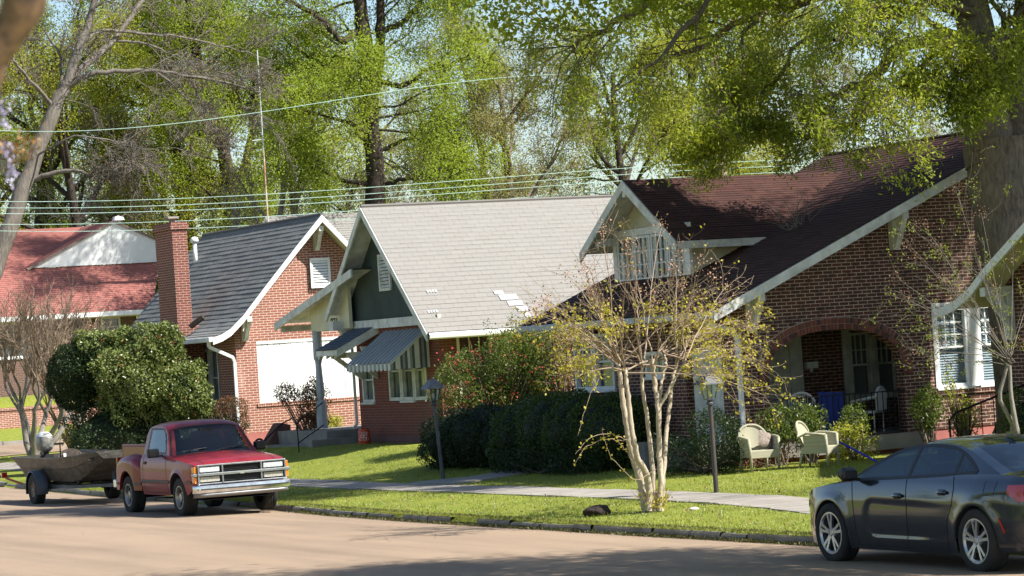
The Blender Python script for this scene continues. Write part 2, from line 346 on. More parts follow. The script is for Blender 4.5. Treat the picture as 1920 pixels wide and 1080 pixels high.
def road():
    mb=MB(); P=[]
    for w in np.concatenate([np.arange(-40,96,1.0),[96,120,160,400,1500]]):
        e=ku(w)+.02 ; us=[10.4,11.5,13,15,17,18.5,e-1,e-.45,e]
        P.append([(u,w,.03-.11*((u-15.2)/(e-15.2))**2 if u>15.2 else .03-.1*((15.2-u)/4.8)**2) for u in us])
    mb.grid(P); tag(obj('road',mb,ROAD,smooth=True),'sunlit tan asphalt street',None,None,'structure')
    # the street crossing beyond, climbing a little
    mb=MB(); P=[]
    for u in np.concatenate([[19.0,20,22,22.9],np.arange(23.6,80,2)]):
        pts=[]
        for k,w in enumerate((96.3,98,100,102,103.6)):
            w0=w-(2.2*math.exp(-(u-22.9)/1.2) if (k==0 and u>22.9) else 0)
            pts.append((u,w0,max(gz1(max(u,24),w0)+.03,.034)))
        P.append(pts)
    mb.grid(P); tag(obj('cross_road',mb,ROAD,smooth=True),'tan cross street beyond the corner lot',None,None,'structure')
    # far kerb of the cross street
    mb=MB(); rn=random.Random(3); u=24.0
    while u<60:
        L=rn.uniform(1.2,2.2); z=gz1(u,103.8)
        mb.box(u,u+L-.03,103.6,103.85,z-.1,z+.16+rn.uniform(-.02,.02)); u+=L
    tag(obj('far_kerb',mb,CONC),'pale kerb of the cross street',None,None,'structure')
    # near kerb, broken old blocks
    mb=MB(); w=18.0
    while w<95:
        L=rn.uniform(.5,1.5); a=ku(w); b=ku(w+L-.02); dz=rn.uniform(-.035,.02); dx=rn.uniform(-.02,.03)
        if 43<w<47 and rn.random()<.6: dz-=.05
        n=6
        Pq=[]
        for i in range(n+1):
            t=i/n; ww=w+(L-.025)*t; uu=a+(b-a)*t+dx; j=rn.uniform(-.008,.008); zt=.035+dz+j
            Pq.append([(uu-.005+rn.uniform(-.006,.006),ww,-.15),(uu+.005,ww,zt-.03),(uu+.03,ww,zt),(uu+.15,ww,zt+.004),(uu+.17,ww,-.1)])
        mb.grid(Pq); w+=L
    tag(obj('kerb',mb,CONCD,smooth=False),'old broken concrete kerb',None,None,'structure')
    # sidewalk slabs
    SW=[(20,21.6),(36,22.25),(40,23.05),(44,23.3),(56,23.15),(63,23.3),(75,24.0),(85,24.6),(92,25.2)]
    mb=MB(); w=20.0
    for i in range(60):
        L=1.22
        if w>92: break
        a=np.interp(w,*zip(*SW)); b=np.interp(w+L,*zip(*SW)); t1=rn.uniform(-.012,.012); t2=rn.uniform(-.012,.012)
        P0=[(a,w+.008),(a+1.35,w+.008),(b+1.35,w+L-.008),(b,w+L-.008)]
        top=[(x,y,gz1(x,y)+.022+(t1 if k<2 else t2)) for k,(x,y) in enumerate(P0)]
        mb.prism([(x,y,z-.1) for x,y,z in top],(0,0,.1)); w+=L
    tag(obj('sidewalk',mb,CONC),'pale concrete sidewalk between two strips of lawn',None,None,'structure')
    mb=MB()
    u=24.62
    while u<30.5:
        b=[(u+.008,54.1),(u+1.19,54.1),(u+1.19,55.35),(u+.008,55.35)]
        if u<25: b[0]=(u,53.7); b[3]=(u,55.9)
        mb.prism([(x,y,gz1(x,y)+.022-.1) for x,y in b],(0,0,.1)); u+=1.2
    tag(obj('front_path',mb,CONC),'narrow concrete path from the sidewalk to the houses',None,None,'structure')
road()

# ------------------------------------------------------------------ wall / roof / window builders
def fbox(mb,fr,a0,a1,z0,z1,o0,o1,m=0):
    k,p=fr
    if k=='S': mb.box(a0,a1,p-o1,p-o0,z0,z1,m)
    else: mb.box(p-o1,p-o0,a0,a1,z0,z1,m)
def fpt(fr,a,z,o=0):
    k,p=fr
    return (a,p-o,z) if k=='S' else (p-o,a,z)
def wall(mb,fr,a0,a1,z0,top,holes=(),m=0,depth=.14,rm=None):
    # top: list of (a,z) knots; holes: (aL,aR,zlo,zhi) with zhi number or function
    ks={a0,a1}|{a for a,_ in top if a0<a<a1}
    for h in holes:
        ks|={h[0],h[1]}
        if callable(h[3]): ks|=set(np.linspace(h[0],h[1],37))
    ks=sorted(ks); T=lambda a: float(np.interp(a,[t[0] for t in top],[t[1] for t in top]))
    flip=(fr[0]=='F')
    def q(a,b,za,zb,ta,tb):
        if ta-za<1e-5 and tb-zb<1e-5: return
        p=[fpt(fr,a,za),fpt(fr,b,zb),fpt(fr,b,tb),fpt(fr,a,ta)]
        mb.quad(*(p[::-1] if flip else p),m=m)
    for a,b in zip(ks[:-1],ks[1:]):
        mid=(a+b)/2; za=zb=z0
        for h in sorted([h for h in holes if h[0]<=mid<=h[1]],key=lambda h:h[2]):
            q(a,b,za,zb,h[2],h[2])
            f=h[3] if callable(h[3]) else (lambda x,hh=h: hh[3])
            za,zb=f(a),f(b)
            mb.quad(fpt(fr,a,za),fpt(fr,b,zb),fpt(fr,b,zb,-depth),fpt(fr,a,za,-depth),m=m if rm is None else rm)
            mb.quad(fpt(fr,a,h[2]),fpt(fr,b,h[2]),fpt(fr,b,h[2],-depth),fpt(fr,a,h[2],-depth),m=m if rm is None else rm)
        q(a,b,za,zb,T(a),T(b))
    for h in holes:
        for a in (h[0],h[1]):
            zt=h[3](a) if callable(h[3]) else h[3]
            mb.quad(fpt(fr,a,h[2]),fpt(fr,a,zt),fpt(fr,a,zt,-depth),fpt(fr,a,h[2],-depth),m=m if rm is None else rm)
def window(parent,fr,a0,a1,z0,z1,lites=(1,1),fw=.07,rec=.07,sash=True,cover='blind',mat=None,sill=True,bars=None,fo=.0):
    mat=mat or WHITE; mb=MB()
    o1=fo+.012; o0=-rec-.03
    fbox(mb,fr,a0,a1,z0,z0+fw,o0,o1); fbox(mb,fr,a0,a1,z1-fw,z1,o0,o1)
    fbox(mb,fr,a0,a0+fw,z0+fw,z1-fw,o0,o1); fbox(mb,fr,a1-fw,a1,z0+fw,z1-fw,o0,o1)
    if sash:
        zm=(z0+z1)/2; fbox(mb,fr,a0+fw,a1-fw,zm-.02,zm+.02,-rec-.01,-rec+.035)
    ai,bi=a0+fw,a1-fw
    for i in range(1,lites[0]): 
        x=ai+(bi-ai)*i/lites[0]; zl=(z0+z1)/2+.02 if (bars=='top') else z0+fw
        fbox(mb,fr,x-.011,x+.011,zl,z1-fw,-rec,-rec+.022)
    for j in range(1,lites[1]):
        zlo=(z0+z1)/2 if bars=='top' else z0+fw
        z=zlo+(z1-fw-zlo)*j/lites[1]; fbox(mb,fr,ai,bi,z-.011,z+.011,-rec+.001,-rec+.021)
    w=obj('window',mb,mat,parent)
    g=MB(); fbox(g,fr,a0+fw-.005,a1-fw+.005,z0+fw-.005,z1-fw+.005,-rec-.012,-rec-.006); obj('pane',g,GLASS,w)
    c=MB(); fbox(c,fr,a0+.01,a1-.01,z0+.01,z1-.01,-rec-.32,-rec-.30); 
    if cover=='dark': obj('curtain_or_dark_sheet',c,DARKIN,w)  # dark sheet stands in for the unlit room behind the pane
    elif cover=='blind':
        z=z0+fw
        while z<z1-fw:
            A=np.array(fpt(fr,ai,z,-rec-.05)); 
            p=[fpt(fr,ai,z,-rec-.04),fpt(fr,bi,z,-rec-.04),fpt(fr,bi,z+.04,-rec-.065),fpt(fr,ai,z+.04,-rec-.065)]
            c.quad(*p); z+=.05
        fbox(c,fr,ai,bi,z0+fw,z1-fw,-rec-.10,-rec-.09); obj('blind',c,BLIND,w)  # plain pale sheet added behind the slats to brighten the blind
    else:
        n=26; P=[]
        for i in range(n+1):
            x=ai+(bi-ai)*i/n; o=-rec-.07+.025*math.sin(i*2.1)
            P.append([fpt(fr,x,z0+fw,o),fpt(fr,x,z1-fw,o)])
        c.grid(P); obj('curtain_or_dark_sheet',c,CURT,w)
    if sill:
        s=MB(); fbox(s,fr,a0-.05,a1+.05,z0-.05,z0-.002,-.02,.06); obj('sill',s,mat,w)
    return w
def slope(mb,L,Rr,course=.15,step=.014,seg=.6,jit=.003,m=0,th=.05,seed=1,uoff=0.0):
    # L and Rr: polylines from eave to ridge (left / right edge as seen from outside)
    rn=random.Random(seed); L=[np.array(p,float) for p in L]; Rr=[np.array(p,float) for p in Rr]
    def cum(P): 
        c=[0]
        for a,b in zip(P[:-1],P[1:]): c.append(c[-1]+np.linalg.norm(b-a))
        return np.array(c)
    cl,crr=cum(L),cum(Rr); n=max(1,int(round(max(cl[-1],crr[-1])/course))); H=cl[-1]
    La=np.array(L); Ra=np.array(Rr)
    at=lambda A,c,t: np.array([np.interp(t*c[-1],c,A[:,k]) for k in range(3)])
    mw=max(1,int(np.linalg.norm(Ra[0]-La[0])/seg))
    for i in range(n):
        a0,b0=at(La,cl,i/n),at(Ra,crr,i/n); a1,b1=at(La,cl,(i+1)/n),at(Ra,crr,(i+1)/n)
        nv=np.cross(b0-a0,a1-a0); nn=np.linalg.norm(nv)
        if nn<1e-9: nv=np.cross(b1-a1,a1-a0); nn=max(np.linalg.norm(nv),1e-9)
        nv/=nn
        P=[[],[],[]]; W=np.linalg.norm(b0-a0)
        for k in range(mw+1):
            t=k/mw; j=rn.uniform(-jit,jit)
            lo=a0+(b0-a0)*t; hi=a1+(b1-a1)*t
            P[0].append(lo-nv*.004); P[1].append(lo+nv*(step+j)); P[2].append(hi+nv*.001)
        for k in range(mw):
            u0=uoff+W*k/mw; u1=uoff+W*(k+1)/mw; v0=H*i/n; v1=H*(i+1)/n
            mb.quad(P[1][k],P[1][k+1],P[2][k+1],P[2][k],m,uv=((u0,v0),(u1,v0),(u1,v1),(u0,v1)))
            mb.quad(P[0][k],P[0][k+1],P[1][k+1],P[1][k],m,uv=((u0,v0),(u1,v0),(u1,v0),(u0,v0)))
def under(mb,L,Rr,th=.05,m=0):
    for a,b,c,d in zip(L[:-1],Rr[:-1],Rr[1:],L[1:]):
        dn=np.array([0,0,-th]); mb.quad(np.array(d)+dn,np.array(c)+dn,np.array(b)+dn,np.array(a)+dn,m)
def raker(mb,pts,d,h=.17,drop=.0,m=0):
    # board hanging below a polyline, thickness vector d
    d=np.array(d,float)
    for p,q in zip(pts[:-1],pts[1:]):
        p=np.array(p,float)-[0,0,drop]; q=np.array(q,float)-[0,0,drop]; dn=np.array([0,0,-h])
        mb.prism([p,q,q+dn,p+dn],d,m)
def bracket(parent,u,w,z,out=.5,s=.12,drop=.62,axis='y',mat=None,sign=-1):
    # knee brace: top arm, wall leg and diagonal
    mb=MB()
    if axis=='y':
        mb.box(u-s/2,u+s/2,w+sign*out,w,z-s,z); mb.box(u-s/2,u+s/2,w+sign*s,w,z-drop,z-s)
        mb.prism([(u-s/2+.015,w+sign*.02,z-drop+.02),(u-s/2+.015,w+sign*.16,z-drop+.02),(u-s/2+.015,w+sign*(out-.03),z-s),(u-s/2+.015,w+sign*(out-.22),z-s)],(s-.03,0,0))
    else:
        mb.box(u+sign*out,u,w-s/2,w+s/2,z-s,z); mb.box(u+sign*s,u,w-s/2,w+s/2,z-drop,z-s)
        mb.prism([(u+sign*.02,w-s/2+.015,z-drop+.02),(u+sign*.16,w-s/2+.015,z-drop+.02),(u+sign*(out-.03),w-s/2+.015,z-s),(u+sign*(out-.22),w-s/2+.015,z-s)],(0,s-.03,0))
    return obj('bracket',mb,mat or WHITE2,parent)
def louvre(parent,fr,a0,a1,z0,z1,n=9,mat=None):
    mat=mat or WHITE; mb=MB(); f=.07
    fbox(mb,fr,a0,a0+f,z0,z1,0,.05); fbox(mb,fr,a1-f,a1,z0,z1,0,.05); fbox(mb,fr,a0+f,a1-f,z0,z0+f,0,.05); fbox(mb,fr,a0+f,a1-f,z1-f,z1,0,.05)
    o=obj('attic_vent',mb,mat,parent); s=MB()
    dz=(z1-z0-2*f)/n
    for i in range(n):
        z=z0+f+dz*i
        a=[fpt(fr,a0+f,z+.01,.045),fpt(fr,a1-f,z+.01,.045),fpt(fr,a1-f,z+dz*.85,.008),fpt(fr,a0+f,z+dz*.85,.008)]
        s.prism(a,np.array(fpt(fr,0,.008,.004))-np.array(fpt(fr,0,0,0)))
    obj('slats',s,mat,o); d=MB(); fbox(d,fr,a0+f,a1-f,z0+f,z1-f,.001,.003); obj('backing',d,DARKIN,o)
    return o
def spout(parent,pts,mat=None,r=.045,name='downspout'):
    mb=MB()
    for p,q in zip(pts[:-1],pts[1:]): mb.beam(p,q,2*r,2*r*.8,upv=(0.1,1,0.05))
    return obj(name,mb,mat or WHITE,parent,bevel=.008)
def text_on(parent,name,body,loc,rot,size,mat,extrude=.006,font_scale=(1,1)):
    c=bpy.data.curves.new(name,'FONT'); c.body=body; c.size=size; c.extrude=extrude; c.align_x='CENTER'; c.align_y='CENTER'
    t=bpy.data.objects.new(name+'_curve',c); COL.objects.link(t)
    me=bpy.data.meshes.new_from_object(t.evaluated_get(bpy.context.evaluated_depsgraph_get())); bpy.data.objects.remove(t)
    me.name=name; me.materials.clear(); me.materials.append(mat); o=bpy.data.objects.new(name,me); COL.objects.link(o); o.rotation_euler=rot; o.parent=parent
    off=OFF.get(parent.name,(0,0,0)); o.location=np.array(loc)-np.array(off); o.scale=(font_scale[0],font_scale[1],1)
    return o
def atu(px,py,u):
    r=ray(px,py); q=r*(u/r[0]); return np.array([q[0],q[1],q[2]+CH])

# ================================================================== H2: brick house with boarded window
def brick_house():
    h=thing('brick_house','sunlit brick house with dark shingle roof, tall chimney and big white boarded window','house',(29,76,.4))
    S=('S',76.0); Fs=('F',28.65)
    prof=[(27.78,3.49),(28.05,3.57),(28.3,3.70),(28.68,4.03),(29.42,4.84),(30.43,5.92),(31.15,6.66)]
    rprof=[(31.15,6.66),(32.0,5.75),(33.2,4.5),(34.6,3.2)]
    z=lambda u: float(np.interp(u,[p[0] for p in prof+rprof[1:]],[p[1] for p in prof+rprof[1:]]))
    mb=MB()
    knots=[(u,z(u)-.10) for u in (28.65,28.9,29.42,30.43,31.15,32,33.2,34.2)]
    wall(mb,S,28.65,34.2,.85,knots,[(29.25,32.6,1.64,3.32),(30.93,31.52,4.68,5.50)])
    wall(mb,Fs,76,84,.85,[(76,3.62),(84,3.62)],[(77.4,78.95,1.55,3.25)])
    mb.quad((34.2,76,.85),(34.2,84,.85),(34.2,84,3.4),(34.2,76,3.4)); mb.quad((28.65,84,.85),(34.2,84,.85),(34.2,84,3.4),(28.65,84,3.4))
    obj('wall',mb,BR2,h)
    mb=MB(); mb.box(28.62,34.22,75.97,84.02,.1,.85); obj('foundation',mb,FOUND,h)
    # boarded opening: vertical boards
    mb=MB(); rn=random.Random(4); u=29.25
    while u<32.6:
        u2=min(u+.17,32.6); fbox(mb,S,u+.007,u2-.007,1.64,3.32,-.06,-.03+rn.uniform(-.008,.008)); u=u2
    fbox(mb,S,29.25,32.6,3.24,3.32,-.02,-.005); fbox(mb,S,29.25,32.6,1.64,3.32,-.13,-.08)
    obj('boarded_window',mb,PANEL,h)
    mb=MB(); u=29.17
    while u<32.68: fbox(mb,S,u+.004,u+.06,1.54,1.635,-.02,.035); u+=.066
    fbox(mb,S,29.17,32.68,1.53,1.54,-.02,.02); obj('window_sill',mb,BR2,h)
    mb=MB(); u=30.88
    while u<31.56: fbox(mb,S,u+.004,u+.06,4.58,4.67,-.02,.03); u+=.066
    obj('vent_sill',mb,BR2,h)
    louvre(h,('S',75.96),30.93,31.52,4.68,5.50,9)
    window(h,Fs,77.45,78.15,1.6,3.2,(1,1),cover='curtain_or_dark_sheet',mat=WHITE2); window(h,Fs,78.2,78.9,1.6,3.2,(1,1),cover='curtain_or_dark_sheet',mat=WHITE2)
    # roof with flared eave; the near edge stands 0.6 m proud of the gable
    y0,y1=75.4,84.8
    n=MB()
    slope(n,[(u,y1,zz) for u,zz in prof],[(u,y0,zz) for u,zz in prof],course=.17,step=.013,jit=.006,seed=3)
    slope(n,[(u,y0,zz) for u,zz in rprof[::-1]],[(u,y1,zz) for u,zz in rprof[::-1]],course=.17,step=.02,seed=4)
    n.tube([(31.15,y0,6.67),(31.15,y1,6.67)],.05,6)
    obj('roof',n,SH2,h)
    s=MB(); under(s,[(u,y1,zz) for u,zz in prof],[(u,y0,zz) for u,zz in prof],.06); under(s,[(u,y0,zz) for u,zz in rprof[::-1]],[(u,y1,zz) for u,zz in rprof[::-1]],.06)
    obj('soffit',s,CREAM,h)
    b=MB(); raker(b,[(u,y0-.03,zz-.005) for u,zz in prof],(0,.05,0),.19); raker(b,[(u,y0-.03,zz-.005) for u,zz in rprof],(0,.05,0),.19)
    obj('rake_board',b,WHITE,h)
    b=MB(); raker(b,[(u,y1-.02,zz-.01) for u,zz in prof],(0,.05,0),.16); obj('rake_board',b,WHITE,h)
    for u,zz in ((31.15,6.36),(28.9,4.0)): bracket(h,u,75.99,zz,.52,.14,.66,mat=WHITE2)
    g=MB(); g.box(27.66,27.79,y0-.02,y1,3.37,3.50); obj('gutter',g,WHITE,h,bevel=.02)
    spout(h,[(27.72,75.55,3.38),(27.74,75.62,3.25),(28.5,75.9,2.93),(28.56,75.93,2.8),(28.56,75.93,.5)])
    # chimney
    c=MB(); c.box(27.85,28.62,78.36,79.92,.3,3.9); c.box(27.9,28.33,78.42,79.86,3.9,6.58); ch=obj('chimney',c,BRC,h)
    c=MB(); c.box(27.85,28.38,78.37,79.91,6.58,6.72); c.box(27.88,28.35,78.40,79.88,6.72,6.78); obj('chimney_cap',c,BRC,ch)
    c=MB(); c.tube([(28.12,79.0,6.75),(28.12,79.0,6.88)],.09,8); c.box(27.95,28.29,78.85,79.15,6.88,6.96); obj('chimney_pot',c,CONC,ch,bevel=.03)
    c=MB(); c.beam((28.15,78.1,3.85),(28.45,77.85,4.1),.16,.12); obj('roof_duct',c,BARKD,h)
    v=MB(); v.tube([(30.35,83.4,5.6),(30.35,83.4,6.42)],.06,8); v.lathe([(0.0,6.58),(.10,6.55),(.13,6.46),(.1,6.40),(.0,6.40)],(30.35,83.4,0),n=10); obj('vent_pipe',v,WHITE,h,smooth=True)
brick_house()

# ================================================================== H3: light grey roof house
def grey_house():
    h=thing('grey_roof_house','brick house with pale grey shingle roof, dark green gable and striped metal awning','house',(29.3,66,.5))
    F=('F',29.3); S=('S',64.2); zr,wr=6.38,67.0
    mb=MB()
    wall(mb,F,64.2,69.2,.75,[(64.2,3.42),(69.2,3.42)],[(65.0,67.3,1.58,3.1),(68.2,68.98,1.56,2.75)])
    wall(mb,S,29.3,32.15,.75,[(29.3,3.4),(32.15,3.4)])
    wall(mb,('F',32.15),64.2,65.2,.75,[(64.2,3.4),(65.2,3.4)]); wall(mb,('S',65.2),32.15,37,.75,[(32.15,4.2),(37,4.2)])
    mb.quad((29.3,69.2,.75),(37,69.2,.75),(37,69.2,3.4),(29.3,69.2,3.4)); mb.quad((37,65.2,.75),(37,69.2,.75),(37,69.2,3.4),(37,65.2,3.4))
    obj('wall',mb,BR3,h)
    mb=MB(); mb.box(29.27,32.18,64.17,69.22,.1,.75); mb.box(32.1,37,65.17,69.2,.1,.75); obj('foundation',mb,plain('dull_red_foundation',(.15,.075,.065),.9),h)
    # stucco gable
    mb=MB(); wall(mb,('F',29.26),64.05,69.95,3.6,[(64.05,3.6),(67,6.32),(69.95,3.6)],[]); obj('gable',mb,plain('dark_green_stucco',(.05,.07,.06),.9,c2=(.035,.05,.045),scale=1.5,bump=.4,bscale=30),h)
    mb=MB(); fbox(mb,('F',29.26),63.9,69.9,3.40,3.62,0,.09); obj('gable_beam',mb,WHITE2,h)
    louvre(h,('F',29.25),66.6,67.3,4.30,5.2,9,WHITE2)
    # roof
    x0,x1=28.72,37.5
    RE=[(x0,63.55,3.20),(x0,wr,zr)]; sl=(zr-3.20)/(wr-63.55)
    rt=[(63.55,3.20),(wr,zr)]; lf=[(69.62,3.86),(wr,zr)]
    n=MB(); slope(n,[(x0,w,z) for w,z in rt],[(x1,w,z) for w,z in rt],course=.16,step=.006,seed=7)
    slope(n,[(x1,w,z) for w,z in lf],[(x0,w,z) for w,z in lf],course=.16,step=.012,seed=8)
    n.tube([(x0,wr,zr+.01),(x1,wr,zr+.01)],.045,6); obj('roof',n,SH3,h)
    s=MB(); under(s,[(x0,w,z) for w,z in rt],[(x1,w,z) for w,z in rt],.05); under(s,[(x1,w,z) for w,z in lf],[(x0,w,z) for w,z in lf],.05)
    s.quad((x0,63.6,3.10),(x0,64.3,3.10),(x1,64.3,3.10),(x1,63.6,3.10)); obj('soffit',s,WHITE2,h)
    b=MB(); raker(b,[(x0-.03,w,z-.01) for w,z in rt],(.05,0,0),.2); raker(b,[(x0-.03,w,z-.01) for w,z in lf],(.05,0,0),.2); obj('rake_board',b,WHITE2,h)
    b=MB(); b.box(28.74,29.2,69.28,69.60,3.42,3.66); b.prism([(28.95,69.3,3.42),(29.24,69.3,3.42),(29.24,69.3,2.95)],(0,.2,0)); obj('eave_return',b,WHITE2,h)
    g=MB(); P=[]
    for x in (x0,x1):
        P.append([(x,63.60,3.18),(x,63.44,3.18),(x,63.40,3.13),(x,63.42,3.06),(x,63.47,3.03),(x,63.60,3.03)])
    g.grid(P); obj('gutter',g,PANEL,h)
    # flashing patches where the roofs meet and nail-down repairs
    def onroof(u,w): return (u,w,3.20+sl*(w-63.55)+.028)
    p=MB()
    for (ua,ub,wa,wb) in ((30.95,31.2,64.4,64.5),(31.02,31.5,64.24,64.39),(31.15,31.55,64.08,64.22),(31.3,31.6,63.92,64.06),(31.42,31.65,63.76,63.9)):
        p.quad(onroof(ua,wa),onroof(ub,wa),onroof(ub,wb),onroof(ua,wb))
    obj('roof_flashing',p,plain('bare_flashing',(.40,.405,.40),.5,c2=(.30,.30,.295),scale=6),h)
    for (u,w) in ((29.25,64.55),(29.0,64.0+.02)):
        p=MB(); 
        for k in range(4): p.quad(onroof(u+k*.07,w),onroof(u+k*.07+.05,w),onroof(u+k*.07+.05,w+.07),onroof(u+k*.07,w+.07))
        obj('roof_patch',p,plain('repair_patch',(.45,.45,.44),.6),h)
    # windows under the awning
    for i in range(3):
        a=65.0+i*.7667; window(h,F,a+.01,a+.757,1.60,3.05,(1,1),fw=.085,cover='curtain_or_dark_sheet',mat=WHITE2,sill=(i==1))
    window(h,F,68.22,68.96,1.58,2.7,(1,1),cover='curtain_or_dark_sheet',mat=WHITE2)
    window(h,S,29.75,30.65,1.6,3.1,(3,2),cover='dark',mat=CREAM,bars='top',rec=-.02,fo=.04,fw=.06)
    # awning: ribbed sheet in grey blue with pale ribs
    AW=plain('awning_blue_grey',(.20,.235,.27),.45,c2=(.15,.18,.21),scale=5,metal=.0); AP=plain('awning_pale_stripe',(.50,.51,.49),.5)
    AD=plain('awning_dark_stripe',(.07,.07,.08),.5)
    a=MB(); n=22; w0,w1=64.6,67.25
    zt,zb,ut,ub=3.28,2.52,29.22,28.2
    for i in range(n):
        wa=w0+(w1-w0)*i/n; wb=w0+(w1-w0)*(i+1)/n; st=i%2
        if st==0: a.prism([(ut,wa,zt),(ut,wb,zt),(ub,wb,zb),(ub,wa,zb)],(0,0,.012),0)
        else: a.prism([(ut,wa,zt+.02),(ut,wb,zt+.02),(ub-.01,wb,zb+.02),(ub-.01,wa,zb+.02)],(0,0,.015),0); 
        if st==0: a.prism([(ut,wa-.008,zt+.03),(ut,wa+.016,zt+.03),(ub-.01,wa+.016,zb+.03),(ub-.01,wa-.008,zb+.03)],(0,0,.03),1)
        # scalloped front skirt
        L=.13 if st else .16
        a.box(ub-.02,ub-.005,wa+.003,wb-.003,zb-L,zb+.01,1 if st==0 else 0)
    awn=obj('awning',a,[AW,AP,AD],h)
    a=MB(); n=16
    for i in range(n):
        ua=ut+(ub-ut)*i/n; uc=ut+(ub-ut)*(i+1)/n; za=zt+(zb-zt)*i/n; zc=zt+(zb-zt)*(i+1)/n
        a.prism([(ua,w0,2.38),(uc,w0,2.38),(uc,w0,zc),(ua,w0,za)],(0,.012,0),(1,2,0,2,1,1,2,0)[i%8])
    a.beam((ut,w0-.01,zt),(ub,w0-.01,zb),.03,.03,1); obj('awning_side',a,[AW,AP,AD],awn)
    # little hood on braces
    hd=MB(); slope(hd,[(28.15,69.12,2.95),(29.3,69.12,3.50)],[(28.15,67.75,2.95),(29.3,67.75,3.50)],course=.14,step=.012); 
    ho=obj('door_hood',hd,SHB,h)
    b=MB()
    b.prism([(28.15,67.72,2.94),(29.3,67.72,3.49),(29.3,67.72,3.28),(28.15,67.72,2.76)],(0,.05,0))
    b.box(28.17,28.24,67.75,69.1,2.80,2.93)
    for w in (67.95,68.5,69.0): b.prism([(28.2,w,2.90),(29.2,w,3.4),(29.2,w,3.28),(28.2,w,2.72)],(0,.06,0))
    for w in (67.85,68.85):
        b.box(28.5,29.3,w,w+.12,2.72,2.86); b.prism([(28.55,w+.02,2.72),(28.72,w+.02,2.72),(29.28,w+.02,2.30),(29.28,w+.02,2.15)],(0,.08,0))
    b.prism([(29.28,67.5,2.95),(29.28,67.5,2.60),(28.75,67.5,2.85),(28.7,67.5,2.98)],(0,.08,0))
    obj('hood_frame',b,WHITE2,ho)
    # side porch with the house number
    up=29.03
    p=MB(); p.prism([(up,68.9,3.46),(up,71.45,3.44),(up,71.45,4.02),(up,69.6,4.42),(up,68.9,4.56)],(.09,0,0)); p.box(up+.09,31,71.3,71.42,3.44,3.74)
    po=obj('porch_gable',p,CREAM,h)  # white gable face; yellowish reflected light is put into its cream colour
    r=MB(); pl=[(73.15,3.76),(67.8,4.91)]; ux=up-.32
    slope(r,[(31.5,w,z) for w,z in pl],[(ux,w,z) for w,z in pl],course=.16); obj('porch_roof',r,SH3,h)
    r=MB(); raker(r,[(ux-.03,w,z-.01) for w,z in pl],(.05,0,0),.2); under(r,[(31.5,w,z) for w,z in pl],[(ux,w,z) for w,z in pl],.04); r.box(ux+.1,31.4,72.98,73.04,3.5,3.66); obj('porch_fascia',r,WHITE2,h)
    r=MB(); r.lathe([(.0,3.46),(.125,3.46),(.125,2.75),(.10,2.7),(.075,2.6),(.095,2.2),(.115,1.9),(.10,1.75),(.08,1.7),(.135,1.64),(.145,1.6),(.145,.95),(.0,.95)],(up+.06,71.25,0),n=10)
    obj('porch_post',r,plain('grey_white_paint',(.42,.45,.47),.5),h)
    q=atu(627,606,up-.008); text_on(h,'house_number','971',tuple(q),(R(90),0,R(-90)),.34,BLACK,.004,(.95,1))
    r=MB(); r.box(28.4,31,69.3,72.8,.2,.93); r.box(27.85,29.25,68.95,69.31,.2,.73); r.box(28.0,28.4,69.31,72.4,.2,.6); obj('porch_floor',r,CONCD,h)
    spout(h,[(29.24,69.33,3.3),(29.24,69.33,1.05),(29.1,69.2,.95)],r=.035)
    # black handrail
    r=MB(); r.tube([(28.1,68.75,1.65),(27.25,68.4,1.2),(27.27,68.4,.35)],.016,6); r.tube([(28.1,68.75,1.1),(27.27,68.4,.72)],.014,6)
    obj('handrail',r,BLACK,h)
grey_house()

